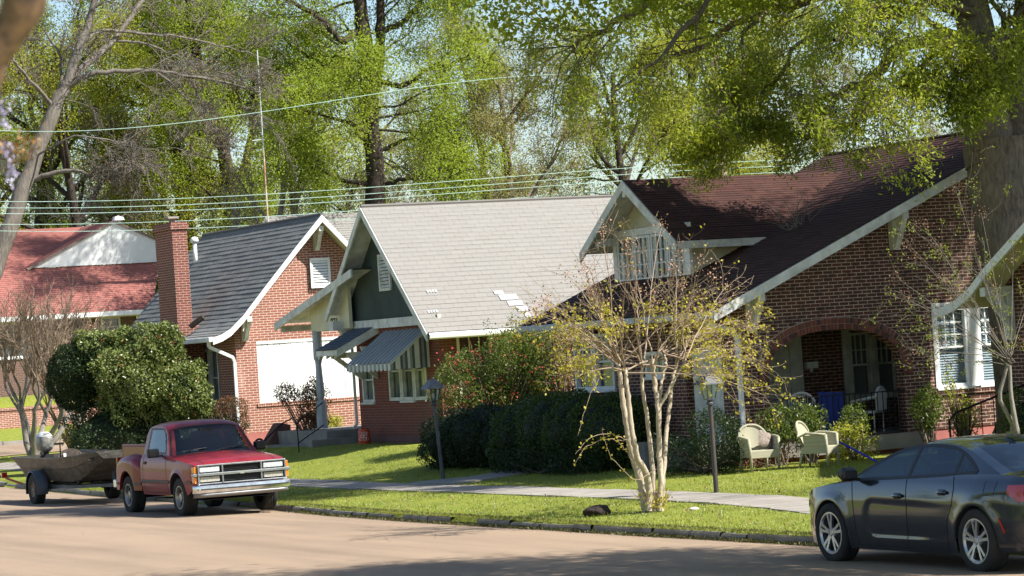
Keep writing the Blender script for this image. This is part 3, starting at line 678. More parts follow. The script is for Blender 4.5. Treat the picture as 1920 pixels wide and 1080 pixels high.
# ================================================================== H4: arched porch house
def arch_house():
    h=thing('arched_porch_house','brick house with arched porch, maroon shingle roof and white dormer','house',(28.3,48.5,.3))
    S=('S',48.5); F=('F',28.3); y0=47.9; y1=56.0
    sl=.4285; ze,ue=3.17,27.45; ur=35.2; zr=ze+sl*(ur-ue)
    Z=lambda u: ze+sl*(min(u,2*ur-u)-ue)
    ac,aw=30.40,1.50
    arch=lambda a: 1.93+.75*max(0,1-abs((a-ac)/aw)**2.3)**(1/2.1)
    mb=MB(); kn=[(28.3,Z(28.3)-.08),(ur,Z(ur)-.08),(37,Z(37)-.08)]
    wall(mb,S,28.3,37,.62,kn,[(ac-aw,ac+aw,.63,arch),(32.66,34.35,1.38,3.0),(33.86,34.7,4.12,5.5)],depth=.25)
    wall(mb,F,48.5,55.4,.3,[(48.5,3.35),(55.4,3.35)],[(53.5,55.35,1.70,2.95),(51.4,52.25,1.94,2.5),(49.2,50.6,.62,2.5)],depth=.2)
    mb.quad((28.3,55.4,.3),(37,55.4,.3),(37,55.4,3.5),(28.3,55.4,3.5)); mb.quad((37,48.5,.3),(37,55.4,.3),(37,55.4,5),(37,48.5,5))
    # porch inside
    wall(mb,('S',51.2),28.35,34.0,.62,[(28.35,3.2),(34.0,3.2)],[(32.42,33.55,1.25,2.6)])
    mb.quad((34.0,48.8,.62),(34.0,51.2,.62),(34.0,51.2,3.2),(34.0,48.8,3.2))
    mb.quad((32.4,48.8,.62),(32.4,48.8,3.2),(34.0,48.8,3.2),(34.0,48.8,.62))
    obj('wall',mb,BR4,h)
    mb=MB(); mb.box(28.27,37,48.47,55.4,.05,.33); mb.box(28.4,37,48.52,51.2,.33,.62); obj('foundation',mb,FOUND,h)
    mb=MB(); mb.box(28.85,32.35,48.30,48.75,.33,.615); mb.box(28.5,33.98,48.75,51.19,.5,.625); obj('porch_floor',mb,CONC,h)
    mb=MB(); mb.box(28.5,33.95,48.78,51.15,3.1,3.14); obj('porch_ceiling',mb,WHITE2,h)
    # arch rings of soldier bricks
    mb=MB(); rn=random.Random(9)
    for ring,(r0,r1) in enumerate(((0,.105),(.115,.22))):
        path=[]
        for t in np.linspace(0,1,400):
            a=ac-aw+2*aw*t; path.append((a,arch(a)))
        path=[(ac-aw,1.75)]+path+[(ac+aw,1.75)]
        P=np.array(path); d=np.r_[0,np.cumsum(np.linalg.norm(np.diff(P,axis=0),axis=1))]; L=d[-1]; n=int(L/.078)
        for i in range(n):
            c0=i*L/n+.004; c1=(i+1)*L/n-.004
            a=np.array([np.interp(c0,d,P[:,0]),np.interp(c0,d,P[:,1])]); b=np.array([np.interp(c1,d,P[:,0]),np.interp(c1,d,P[:,1])])
            t=b-a; t/=np.linalg.norm(t); nn=np.array([-t[1],t[0]])
            q=[a+nn*r0,b+nn*r0,b+nn*r1*1.0,a+nn*r1]; k=1.0
            mb.prism([(x[0],48.5-.012,x[1]) for x in q],(0,-.012 if ring else -.015,0),rn.choice([0,0,1,2]))
    P=[[],[]]
    for t in np.linspace(0,1,60):
        a=ac-aw+2*aw*t; P[0].append((a,48.492,arch(a)+.002)); dx=(a-ac)/aw; P[1].append((ac+(a-ac)*(1+.225/aw),48.492,arch(a)+.225*(1-.55*abs(dx)**3)))
    mb.grid(P,3)
    bm=[plain('arch_brick_red',(.20,.065,.042),.85,c2=(.16,.05,.035),scale=20),plain('arch_brick_brown',(.13,.05,.035),.85),plain('arch_brick_dark',(.075,.035,.03),.85),plain('arch_mortar',(.46,.36,.28),.9)]
    obj('brick_arch',mb,bm,h)
    # front window pair with white casing
    window(h,S,32.70,33.46,1.42,2.97,(3,3),fw=.06,cover='blind',bars='top')
    window(h,S,33.70,34.3,1.42,2.97,(3,3),fw=.06,cover='blind',bars='top')
    mb=MB(); fbox(mb,S,33.46,33.70,1.40,2.99,-.1,.02); fbox(mb,S,32.64,34.36,2.97,3.06,-.05,.03); fbox(mb,S,32.64,32.70,1.38,2.97,-.05,.02); obj('window_casing',mb,WHITE,h)
    mb=MB(); u=32.6
    while u<34.4: fbox(mb,S,u+.004,u+.062,1.27,1.375,-.05,.045); u+=.068
    obj('window_sill',mb,BR4,h)
    window(h,S,33.88,34.68,4.14,5.48,(2,2),fw=.08,cover='dark',sill=False)
    # street side windows
    window(h,F,53.55,54.4,1.75,2.9,(3,2),cover='curtain_or_dark_sheet',bars='top'); window(h,F,54.45,55.3,1.75,2.9,(3,2),cover='curtain_or_dark_sheet',bars='top')
    window(h,F,51.43,52.22,1.97,2.47,(2,1),cover='curtain_or_dark_sheet',sash=False)
    # door to the porch
    d=MB(); fbox(d,F,49.3,50.5,.62,2.48,-.15,-.1); obj('screen_door',d,WHITE2,h)
    # porch back wall: casings, windows, door column, letterbox
    S2=('S',51.2)
    window(h,S2,32.44,32.93,1.28,2.58,(3,2),fw=.05,cover='curtain_or_dark_sheet',bars='top',mat=WHITE2); window(h,S2,33.05,33.53,1.28,2.58,(3,2),fw=.05,cover='curtain_or_dark_sheet',bars='top',mat=WHITE2)
    c=MB(); fbox(c,S2,30.35,30.55,.62,3.1,0,.06); fbox(c,S2,30.98,31.27,.62,3.1,0,.08); fbox(c,S2,30.55,30.98,.62,2.9,0,.03); obj('door_frame',c,WHITE2,h)
    c=MB(); fbox(c,S2,32.26,32.42,.9,3.0,0,.05); obj('window_casing',c,WHITE2,h); c=MB(); fbox(c,S2,32.94,33.04,1.2,2.9,0,.045); obj('window_mullion',c,WHITE2,h)
    c=MB(); fbox(c,S2,31.36,31.62,1.93,2.06,0,.1); fbox(c,S2,31.46,31.51,1.86,1.93,.02,.06); obj('letterbox',c,WHITE,h)
    # iron railing
    r=MB(); 
    for z in (.72,1.42): r.box(28.92,31.88,48.42,48.45,z,z+.025)
    u=28.98
    while u<31.85: r.box(u,u+.014,48.427,48.441,.74,1.42); u+=.125
    for uc in (29.3,30.4,31.5):
        for k in range(3):
            t0=k*2.1
            pts=[(uc+.05*math.cos(t)*(1-abs(t)/12),48.434,.9+k*.14+.05*math.sin(t)) for t in np.linspace(0,5.5,12)]; r.tube(pts,.007,4)
    obj('railing',r,BLACK,h)
    # roof
    n=MB(); L=[(ue,y1,ze),(ur,y1,zr)]; Q=[(ue,y0,ze),(ur,y0,zr)]
    slope(n,L,Q,course=.15,step=.010,seed=11)
    slope(n,[(2*ur-ue-2,y0,Z(2*ur-ue-2)),(ur,y0,zr)],[(2*ur-ue-2,y1,Z(2*ur-ue-2)),(ur,y1,zr)],course=.15)
    n.tube([(ur,y0,zr),(ur,y1,zr)],.05,6)
    obj('roof',n,SH4,h)
    s=MB(); under(s,L,Q,.06); under(s,[(40,y0,Z(40)),(ur,y0,zr)],[(40,y1,Z(40)),(ur,y1,zr)],.06); obj('soffit',s,WHITE2,h)
    b=MB(); raker(b,[(ue,y0-.03,ze-.01),(ur,y0-.03,zr-.01),(39,y0-.03,Z(39)-.01)],(0,.05,0),.19); obj('rake_board',b,WHITE2,h)
    b=MB(); raker(b,[(ue,y1-.02,ze-.01),(ur,y1-.02,zr-.01)],(0,.05,0),.19); obj('rake_board',b,WHITE2,h)
    g=MB(); g.box(ue-.13,ue,y0-.02,y1,ze-.14,ze-.015); obj('gutter',g,plain('grey_gutter',(.38,.42,.44),.45,c2=(.28,.31,.33)),h,bevel=.02)
    bracket(h,31.85,48.49,Z(31.85)-.2,.52,.15,.72); bracket(h,28.55,48.49,Z(28.55)-.2,.52,.15,.72)
    spout(h,[(27.5,48.3,3.05),(27.55,48.3,2.95),(28.1,48.4,2.78),(28.22,48.42,2.65),(28.24,48.42,.4)])
    # dormer
    wc,hw=53.45,2.05; uo=28.72; uf=29.3; zt=5.98; zb2=4.62
    dr=MB(); uE=lambda z:(z-ze)/sl+ue
    slope(dr,[(uo,wc-hw,zb2),(uo,wc,zt)],[(uE(zb2),wc-hw,zb2),(uE(zt),wc,zt)],course=.15,step=.010,seed=13)
    slope(dr,[(uE(zb2),wc+hw,zb2),(uE(zt),wc,zt)],[(uo,wc+hw,zb2),(uo,wc,zt)],course=.15,step=.010,seed=14)
    do=obj('dormer',dr,SH4,h)
    s=MB(); under(s,[(uo,wc-hw,zb2),(uo,wc,zt)],[(uE(zb2),wc-hw,zb2),(uE(zt),wc,zt)],.05); under(s,[(uE(zb2),wc+hw,zb2),(uE(zt),wc,zt)],[(uo,wc+hw,zb2),(uo,wc,zt)],.05); obj('soffit',s,WHITE2,do)
    b=MB(); raker(b,[(uo-.03,wc-hw-.02,zb2-.01),(uo-.03,wc,zt-.01),(uo-.03,wc+hw+.02,zb2-.01)],(.05,0,0),.2)
    b.box(uo,uE(zb2),wc-hw-.02,wc-hw+.02,zb2-.16,zb2-.01); b.box(uo,uf,wc-.06,wc+.06,zt-.35,zt-.2)
    b.box(uo+.1,uf,wc+1.45,wc+1.57,4.7,4.86); b.box(uo+.1,uf,wc-1.57,wc-1.45,4.7,4.86)
    obj('barge_board',b,WHITE2,do)
    # dormer cheeks and gable siding
    c=MB(); wl,wr2=wc-1.6,wc+1.6; zbot=lambda u: ze+sl*(u-ue)
    rz=lambda w: zt-.08-(zt-zb2)*abs(w-wc)/hw
    nz=18
    for i in range(nz):
        za=4.98+(5.9-4.98)*i/nz; zc=4.98+(5.9-4.98)*(i+1)/nz; hwz=min(1.6,(zt-.08-za)/(zt-zb2)*hw)
        if hwz<.03: break
        c.prism([(uf-.005,wc-hwz,za),(uf-.005,wc+hwz,za),(uf+.008,wc+max(hwz-.07,0),zc),(uf+.008,wc-max(hwz-.07,0),zc)],(.03,0,0))
    u1=uE(4.9); nn=10
    for w_,d in ((wl,.03),(wr2,-.03)):
        for i in range(nn):
            za=3.85+(4.78-3.85)*i/nn; zc=za+(4.78-3.85)/nn
            if uE(za)<uf: ua=uf
            c.prism([(uf,w_-.012,za),(max(uE(za),uf+.01),w_-.012,za),(max(uE(zc),uf+.01),w_,zc),(uf,w_,zc)],(0,d,0))
    obj('siding',c,plain('cream_siding',(.60,.56,.40),.65,c2=(.5,.47,.34),scale=3),do)
    c=MB(); c.box(uf-.06,uf+.02,wl-.02,wr2+.02,4.86,5.0); c.box(uf-.06,uf+.02,wl-.02,wr2+.02,3.78,3.92); c.box(uf-.05,uf+.02,wl-.02,wl+.14,3.92,4.86); c.box(uf-.05,uf+.02,wr2-.14,wr2+.02,3.92,4.86)
    obj('trim',c,WHITE,do)
    for i in range(4):
        a=wl+.14+i*.73; window(do,('F',uf-.035),a,a+.70,3.93,4.85,(3,3),fw=.055,rec=.0,sash=False,cover='dark' if i in (1,2) else 'curtain_or_dark_sheet',sill=False)
    # entry steps on the street side
    st=MB()
    for i in range(3): st.box(28.28-.3*(i+1),28.28-.3*i,49.2,50.6,.0,.62-.17*i)
    st.box(27.3,28.28,50.62,50.9,.0,.75)
    obj('entry_steps',st,CONCD,h)
    # dead twigs in the roof valley
    rr=random.Random(8); t=MB(); b0=np.array([31.2,50.9,4.72])
    for k in range(26):
        d=np.array([rr.uniform(-.8,.6),rr.uniform(-.8,.8),rr.uniform(.1,1.1)]); p=[b0+np.array([rr.uniform(-.3,.3),rr.uniform(-.3,.3),0])]
        for j in range(4): p.append(p[-1]+d*.16+np.array([rr.uniform(-.06,.06) for _ in range(3)]))
        t.tube(p,[.009,.007,.006,.004,.002],4)
    obj('twig_debris',t,BARKG,h)
arch_house()

# ================================================================== H5: house at the right edge
def right_house():
    h=thing('corner_eave_house','brick house at the right edge with white curved eave in front of the oak','house',(31.1,44.1,.3))
    prof=[(45.18,2.96),(44.9,2.98),(44.55,3.06),(44.03,3.29),(43.6,3.58),(42.31,4.30),(39.6,5.8)]; rp=[(39.6,5.8),(34.4,2.9)]
    ux=30.5; F=('F',31.15)
    n=MB(); slope(n,[(38,w,z) for w,z in prof],[(ux,w,z) for w,z in prof],course=.16,step=.012); slope(n,[(ux,w,z) for w,z in rp[::-1]],[(38,w,z) for w,z in rp[::-1]],course=.16); obj('roof',n,SH2,h)
    s=MB(); under(s,[(38,w,z) for w,z in prof],[(ux,w,z) for w,z in prof],.05); under(s,[(ux,w,z) for w,z in rp[::-1]],[(38,w,z) for w,z in rp[::-1]],.05); obj('soffit',s,CREAM,h)
    b=MB(); raker(b,[(ux-.03,w,z-.005) for w,z in prof+rp[1:]],(.05,0,0),.17); obj('rake_board',b,WHITE,h)
    w=MB(); wall(w,F,35.2,44.0,.2,[(35.2,3.3),(39.6,5.7),(43.6,3.5),(44.0,3.2)],[(37.5,39.5,1.3,2.9)]); w.quad((31.15,44,.2),(38,44,.2),(38,44,3.2),(31.15,44,3.2)); w.quad((31.15,35.2,.2),(38,35.2,.2),(38,35.2,3.3),(31.15,35.2,3.3)); w.quad((38,35.2,.2),(38,44,.2),(38,44,3.2),(38,35.2,3.3)); obj('wall',w,BR4,h)
    window(h,F,37.55,39.45,1.35,2.85,(2,2),cover='blind')
    for wq,zq in ((43.72,3.26),):
        b=MB(); b.box(ux+.03,31.14,wq-.08,wq+.08,zq-.16,zq); b.prism([(ux+.12,wq-.05,zq-.16),(ux+.4,wq-.05,zq-.16),(31.13,wq-.05,zq-.62),(31.13,wq-.05,zq-.9)],(0,.1,0)); b.box(31.0,31.14,wq-.07,wq+.07,zq-.95,zq-.16); obj('bracket',b,WHITE2,h)
    r=MB(); r.tube([(29.3,43.2,.35),(29.3,43.2,1.0),(29.45,43.2,1.12),(30.9,43.0,1.55)],.02,6)
    for i in range(6): 
        t=i/6; x=29.45+1.45*t; r.tube([(x,43.2-.2*t,.3),(x,43.2-.2*t,1.12+.43*t)],.01,4)
    obj('handrail',r,BLACK,h)
right_house()

# ================================================================== far houses
def red_house():
    h=thing('red_roof_house','low brick house with faded red roof and white gable across the side street','house',(36,112,2.4))
    w=MB(); wall(w,('S',112),24,38.1,1.6,[(24,5.0),(38.1,5.0)],[(31.2,33.85,3.5,4.85),(36.65,37.5,4.1,4.9)]); wall(w,('F',24),112,120,1.6,[(112,5),(120,5)]); w.quad((38.1,112,1.6),(38.1,120,1.6),(38.1,120,5),(38.1,112,5)); w.quad((24,120,1.6),(38.1,120,1.6),(38.1,120,5),(24,120,5)); obj('wall',w,BR1,h)
    window(h,('S',112),31.25,33.8,3.5,4.85,(3,1),cover='blind',sash=False); window(h,('S',112),36.68,37.48,4.12,4.88,(1,2),cover='dark',sash=False)
    ye=111.2; yg=113.6; ze=5.08; zg=6.98
    r=MB(); slope(r,[(22.5,ye,ze),(24.5,yg,zg)],[(38.55,ye,ze),(36.9+2.9,yg,zg)],course=.15,jit=.004)
    slope(r,[(24,yg,zg),(26.5,117.5,8.72)],[(34.2,yg,zg),(38.1,117.5,8.72)],course=.15)
    slope(r,[(38.55,ye,ze),(38.0,yg,zg)],[(38.55,120,ze),(38.0,118,zg)],course=.15)
    # gable roof running back
    slope(r,[(34.3,121,6.98),(37.95,121,8.72)],[(34.3,yg-.12,6.98),(37.95,yg-.12,8.72)],course=.15)
    slope(r,[(41.8,yg-.12,6.98),(37.95,yg-.12,8.72)],[(41.8,121,6.98),(37.95,121,8.72)],course=.15)
    obj('roof',r,SH1,h)
    g=MB(); g.prism([(34.45,yg-.08,7.0),(41.65,yg-.08,7.0),(37.95,yg-.08,8.68)],(0,.08,0)); obj('gable',g,PANEL,h)
    b=MB(); raker(b,[(34.3,yg-.17,6.98),(37.95,yg-.17,8.74),(41.8,yg-.17,6.98)],(0,.05,0),.09); obj('rake_board',b,plain('brown_trim',(.25,.18,.16),.7),h)
    b=MB(); b.box(22.5,38.55,ye-.1,ye,4.9,5.08); b.box(38.5,38.58,ye,120,4.9,5.08); obj('fascia',b,PANEL,h)
    b=MB(); b.box(22.5,38.5,ye,112.1,4.86,4.9); obj('soffit',b,CREAM,h)
    v=MB(); v.tube([(39.0,116,8.2),(39.0,116,8.85)],.12,8); v.lathe([(0,9.05),(.22,8.98),(.27,8.85),(0,8.85)],(39.0,116,0),n=10); obj('roof_vent',v,PANEL,h)
red_house()
def far_house():
    h=thing('far_grey_roof_house','far house whose plain grey roof shows between the two nearer gables','house',(45,104,1))
    w=MB(); w.box(42,50,103,109,.5,6.0); obj('wall',w,BR1,h)
    r=MB(); slope(r,[(41.5,102.5,5.6),(41.5,106,8.25)],[(50.5,102.5,5.6),(50.5,106,8.25)]); slope(r,[(50.5,109.5,5.6),(50.5,106,8.25)],[(41.5,109.5,5.6),(41.5,106,8.25)]); obj('roof',r,SH3,h)
    b=MB(); raker(b,[(41.48,102.5,5.6),(41.48,106,8.25),(41.48,109.5,5.6)],(.05,0,0),.15); obj('rake_board',b,WHITE,h)
far_house()
mb=MB(); wall(mb,('S',107.1),20,38.9,.5,[(20,1.55),(38.9,1.62)],[]); mb.box(20,38.9,107.13,107.35,.4,1.5)
mb.box(20,38.9,107.05,107.4,1.56,1.66); mb.m=[0]*len(mb.m)
o=obj('retaining_wall',mb,BR2,origin=(30,107,.6)); tag(o,'low red brick retaining wall across the side street','wall')
# ================================================================== vehicles
def cr_curve(pts):
    xs=np.array([p[0] for p in pts],float); ys=np.array([p[1] for p in pts],float)
    o=np.argsort(xs); xs,ys=xs[o],ys[o]
    # monotone cubic (Fritsch-Carlson)
    h=np.diff(xs); d=np.diff(ys)/h; m=np.zeros(len(xs)); m[0]=d[0]; m[-1]=d[-1]
    for i in range(1,len(xs)-1): m[i]=0 if d[i-1]*d[i]<=0 else 2*d[i-1]*d[i]/(d[i-1]+d[i])
    def f(x):
        x=np.clip(x,xs[0],xs[-1]); i=np.clip(np.searchsorted(xs,x)-1,0,len(xs)-2); t=(x-xs[i])/h[i]
        return (2*t**3-3*t**2+1)*ys[i]+(t**3-2*t**2+t)*h[i]*m[i]+(-2*t**3+3*t**2)*ys[i+1]+(t**3-t**2)*h[i]*m[i+1]
    return f
def stations(a,b,n,extra):
    s=list(np.linspace(a,b,n))+list(extra); return np.unique(np.round(s,4))
class Body:
    def __init__(s,y0,y1,plan,sec,zs,zc,zb,arches,n=110,rows=26,top=12,mod=None):
        s.plan,s.sec,s.zs,s.zc,s.zb0,s.arches,s.mod=plan,sec,zs,zc,zb,arches,mod
        ex=[]
        for (yc,zcn,r) in arches: ex+= [yc+r*math.sin(t) for t in np.linspace(-math.pi/2,math.pi/2,41)]
        s.ys=stations(y0,y1,n,ex); s.rows=rows; s.top=top
    def hw(s,y,z):
        x=s.plan(y)*s.sec(z)
        if s.mod: x=x+s.mod(y,z)
        return x
    def zb(s,y):
        z=float(s.zb0(y))
        for (yc,zcn,r) in s.arches:
            if abs(y-yc)<r: z=max(z,zcn+math.sqrt(max(r*r-(y-yc)**2,0)))
        return z
    def build(s,mb,matf=lambda y,z:0,topm=0,capm=0):
        for sg in (-1,1):
            P=[]
            for y in s.ys:
                zb,zt=s.zb(y),float(s.zs(y)); row=[]
                for k in range(s.rows+1):
                    z=zb+(zt-zb)*k/s.rows; row.append((sg*s.hw(y,z),y,z))
                xt=s.hw(y,zt); zc=float(s.zc(y))
                for k in range(1,s.top+1):
                    t=k/s.top; x=xt*math.cos(t*math.pi/2) if t<.999 else 0
                    x=xt*(1-t); z=zc-(zc-zt)*(1-t)**2.6; row.append((sg*x,y,z))
                P.append(row)
            mb.grid(P)
            # inner lip of wheel arches
            for (yc,zcn,r) in s.arches:
                Q=[]
                for t in np.linspace(-math.pi/2*.98,math.pi/2*.98,30):
                    y=yc+r*math.sin(t); z=zcn+r*math.cos(t); x=s.hw(y,max(z,.2)); Q.append([(sg*x,y,z),(sg*(x-.04),y,z-.004),(sg*(x-.3),y,z)])
                mb.grid(Q,1)
        for y in (s.ys[0],s.ys[-1]):
            zb,zt=s.zb(y),float(s.zs(y)); P=[]
            for k in range(s.rows+1):
                z=zb+(zt-zb)*k/s.rows; x=s.hw(y,z); P.append([(-x,y,z),(-x*.5,y,z),(0,y,z),(x*.5,y,z),(x,y,z)])
            xt=s.hw(y,zt); zc=float(s.zc(y))
            mb.grid(P)
            pts=[(xx,y,zc-(zc-zt)*abs(xx/xt)**2.6) for xx in np.linspace(-xt,xt,13)]
            mb.poly(pts+[(xt,y,zt-.001),(-xt,y,zt-.001)])
        # floor
        mb.quad((-.7,s.ys[0]+.1,.32),(.7,s.ys[0]+.1,.32),(.7,s.ys[-1]-.1,.32),(-.7,s.ys[-1]-.1,.32),1)
def side_ribbon(mb,sf,path,w,off=.004,m=0,sg=-1,vert=False):
    # thin strip on the side surface sf(y,z)->halfwidth
    P=[]
    path=[(a,b) for a,b in path]
    for i,(y,z) in enumerate(path):
        a=np.array(path[max(i-1,0)]); b=np.array(path[min(i+1,len(path)-1)]); t=b-a; t=t/max(np.linalg.norm(t),1e-6); nn=np.array([-t[1],t[0]])*w/2
        P.append([(sg*(sf(y+nn[0]*k,z+nn[1]*k)+off),y+nn[0]*k,z+nn[1]*k) for k in (-1,0,1)])
    mb.grid(P,m)
def dense(path,n=8):
    out=[]
    for (a,b),(c,d) in zip(path[:-1],path[1:]):
        for k in range(n): out.append((a+(c-a)*k/n,b+(d-b)*k/n))
    out.append(path[-1]); return out
def side_patch(mb,sf,ys,zlo,zhi,off,m=0,sg=-1,rows=5):
    P=[]
    for y in ys:
        a,b=zlo(y),zhi(y); b=max(a+.001,b)
        P.append([(sg*(sf(y,a+(b-a)*k/rows)+off),y,a+(b-a)*k/rows) for k in range(rows+1)])
    mb.grid(P,m)

TYRE=plain('tyre_rubber',(.022,.022,.023),.85,c2=(.035,.033,.03),scale=8,spec=.3,objspace=True)
CHROME=plain('chrome',(.9,.92,.95),.25,metal=1,c2=(.6,.6,.61),scale=6,objspace=True)
ALLOY=plain('silver_alloy',(.62,.63,.65),.28,metal=.9,c2=(.5,.5,.52),scale=6,objspace=True)
PLASTIC=plain('black_plastic',(.02,.02,.022),.5,spec=.4,objspace=True)
REDL=plain('red_lens',(.42,.015,.012),.15,coat=1,c2=(.3,.01,.01),objspace=True)
AMB=plain('amber_lens',(.75,.22,.02),.2,coat=1,c2=(.6,.16,.01),objspace=True)
LAMPG=plain('clear_lamp',(.55,.58,.6),.12,metal=.5,c2=(.3,.32,.34),scale=25,coat=1,objspace=True)
DGLASS=plain('tinted_window',(.010,.018,.030),.03,c2=(.014,.024,.036),coat=.0,spec=.45,objspace=True)
def carpaint(name,c,metal=.3,flake=.0,rough=.35,dust=(.3,.25,.2),dustamt=.15,coat=1.0):
    m,n,b=newmat(name); tc=n.nodes.new('ShaderNodeTexCoord')
    f=_ramp(n,_noise(n,2.2,6,tc.outputs['Object'],.7),.4,.8); col=_mix(n,f,c,tuple(x*(1-dustamt)+d*dustamt for x,d in zip(c,dust)))
    n.links.new(col,b.inputs['Base Color']); b.inputs['Metallic'].default_value=metal; b.inputs['Roughness'].default_value=rough
    b.inputs['Coat Weight'].default_value=coat; b.inputs['Coat Roughness'].default_value=.03; b.inputs['Coat IOR'].default_value=1.5
    return m
def wheel(car,x,y,z,r,w,sg,style,rim_r,group=None):
    # sg -1: outer face towards -x
    wb=MB(); wb.lathe([(.0,-sg*.02),(rim_r*.55,-sg*.02),(rim_r*.55,-sg*.05),(0,-sg*.05)],(x-sg*.0,y,z),'x',20)
    wh=obj('wheel',wb,PLASTIC,car)
    t=MB(); pr=[(rim_r,-.46),(rim_r+.02,-.5),(r*.80,-.53),(r*.93,-.50),(r*.985,-.42),(r,-.30),(r,-.12),(r*.985,-.10),(r*.985,-.08),(r,-.06),(r,.06),(r*.985,.08),(r*.985,.10),(r,.12),(r,.30),(r*.985,.42),(r*.93,.5),(r*.8,.53),(rim_r+.02,.5),(rim_r,.46)]
    t.lathe([(a,b*w) for a,b in pr],(x,y,z),'x',44); obj('tyre',t,TYRE,wh,smooth=True)
    m=MB(); o=sg*w/2
    X=lambda d: x+sg*w/2*d
    if style=='alloy':
        m.lathe([(rim_r,w*.46*sg),(rim_r+.006,w*.49*sg),(rim_r-.012,w*.49*sg),(rim_r-.03,w*.42*sg),(rim_r-.035,-w*.3*sg),(rim_r,-w*.4*sg)],(x,y,z),'x',44)
        for k in range(5):
            for dd in (-.16,.16):
                a=2*math.pi*k/5+math.pi/2+dd*.9; b=2*math.pi*k/5+math.pi/2+dd*1.15
                p=(X(.80),y+.055*math.cos(a),z+.055*math.sin(a)); q=(X(.90),y+(rim_r-.015)*math.cos(b),z+(rim_r-.015)*math.sin(b))
                m.beam(p,q,.034,.03,upv=(1,0,0)); 
            a=2*math.pi*k/5+math.pi/2
            p=(X(.80),y+.04*math.cos(a),z+.04*math.sin(a)); q=(X(.84),y+(rim_r*.5)*math.cos(a),z+(rim_r*.5)*math.sin(a)); m.beam(p,q,.06,.025,upv=(1,0,0))
        m.lathe([(0,X(.93)-x),(.028,X(.93)-x),(.04,X(.86)-x),(.07,X(.8)-x),(.075,X(.6)-x)],(x,y,z),'x',20)
        obj('rim',m,ALLOY,wh,smooth=True,angle=30)
        for k in range(5):
            pass
    elif style=='steel':
        m.lathe([(rim_r,w*.46*sg),(rim_r+.006,w*.49*sg),(rim_r-.012,w*.49*sg),(rim_r-.025,w*.40*sg),(rim_r-.04,w*.16*sg),(rim_r*.62,w*.12*sg),(rim_r*.52,w*.22*sg),(rim_r*.36,w*.24*sg),(rim_r*.34,w*.40*sg),(0,w*.42*sg)],(x,y,z),'x',36)
        obj('rim',m,plain('worn_steel_rim',(.42,.40,.36),.4,metal=.7,c2=(.22,.2,.18),scale=9,objspace=True),wh,smooth=True,angle=40)
        hn=MB()
        for k in range(8):
            a=2*math.pi*k/8; hn.lathe([(0,w*.2*sg),(.026,w*.2*sg),(.026,w*.215*sg)],(x,y+rim_r*.75*math.cos(a),z+rim_r*.75*math.sin(a)),'x',8)
        obj('vent_holes',hn,DARKIN,wh)
    else:
        m.lathe([(rim_r,w*.46*sg),(rim_r-.01,w*.48*sg),(rim_r-.02,w*.3*sg),(rim_r*.6,w*.2*sg),(.05,w*.3*sg),(.045,w*.45*sg),(0,w*.46*sg)],(x,y,z),'x',28)
        obj('rim',m,plain('rusty_rim',(.20,.12,.07),.7,c2=(.3,.26,.22),scale=12,objspace=True),wh,smooth=True,angle=40)
    return wh

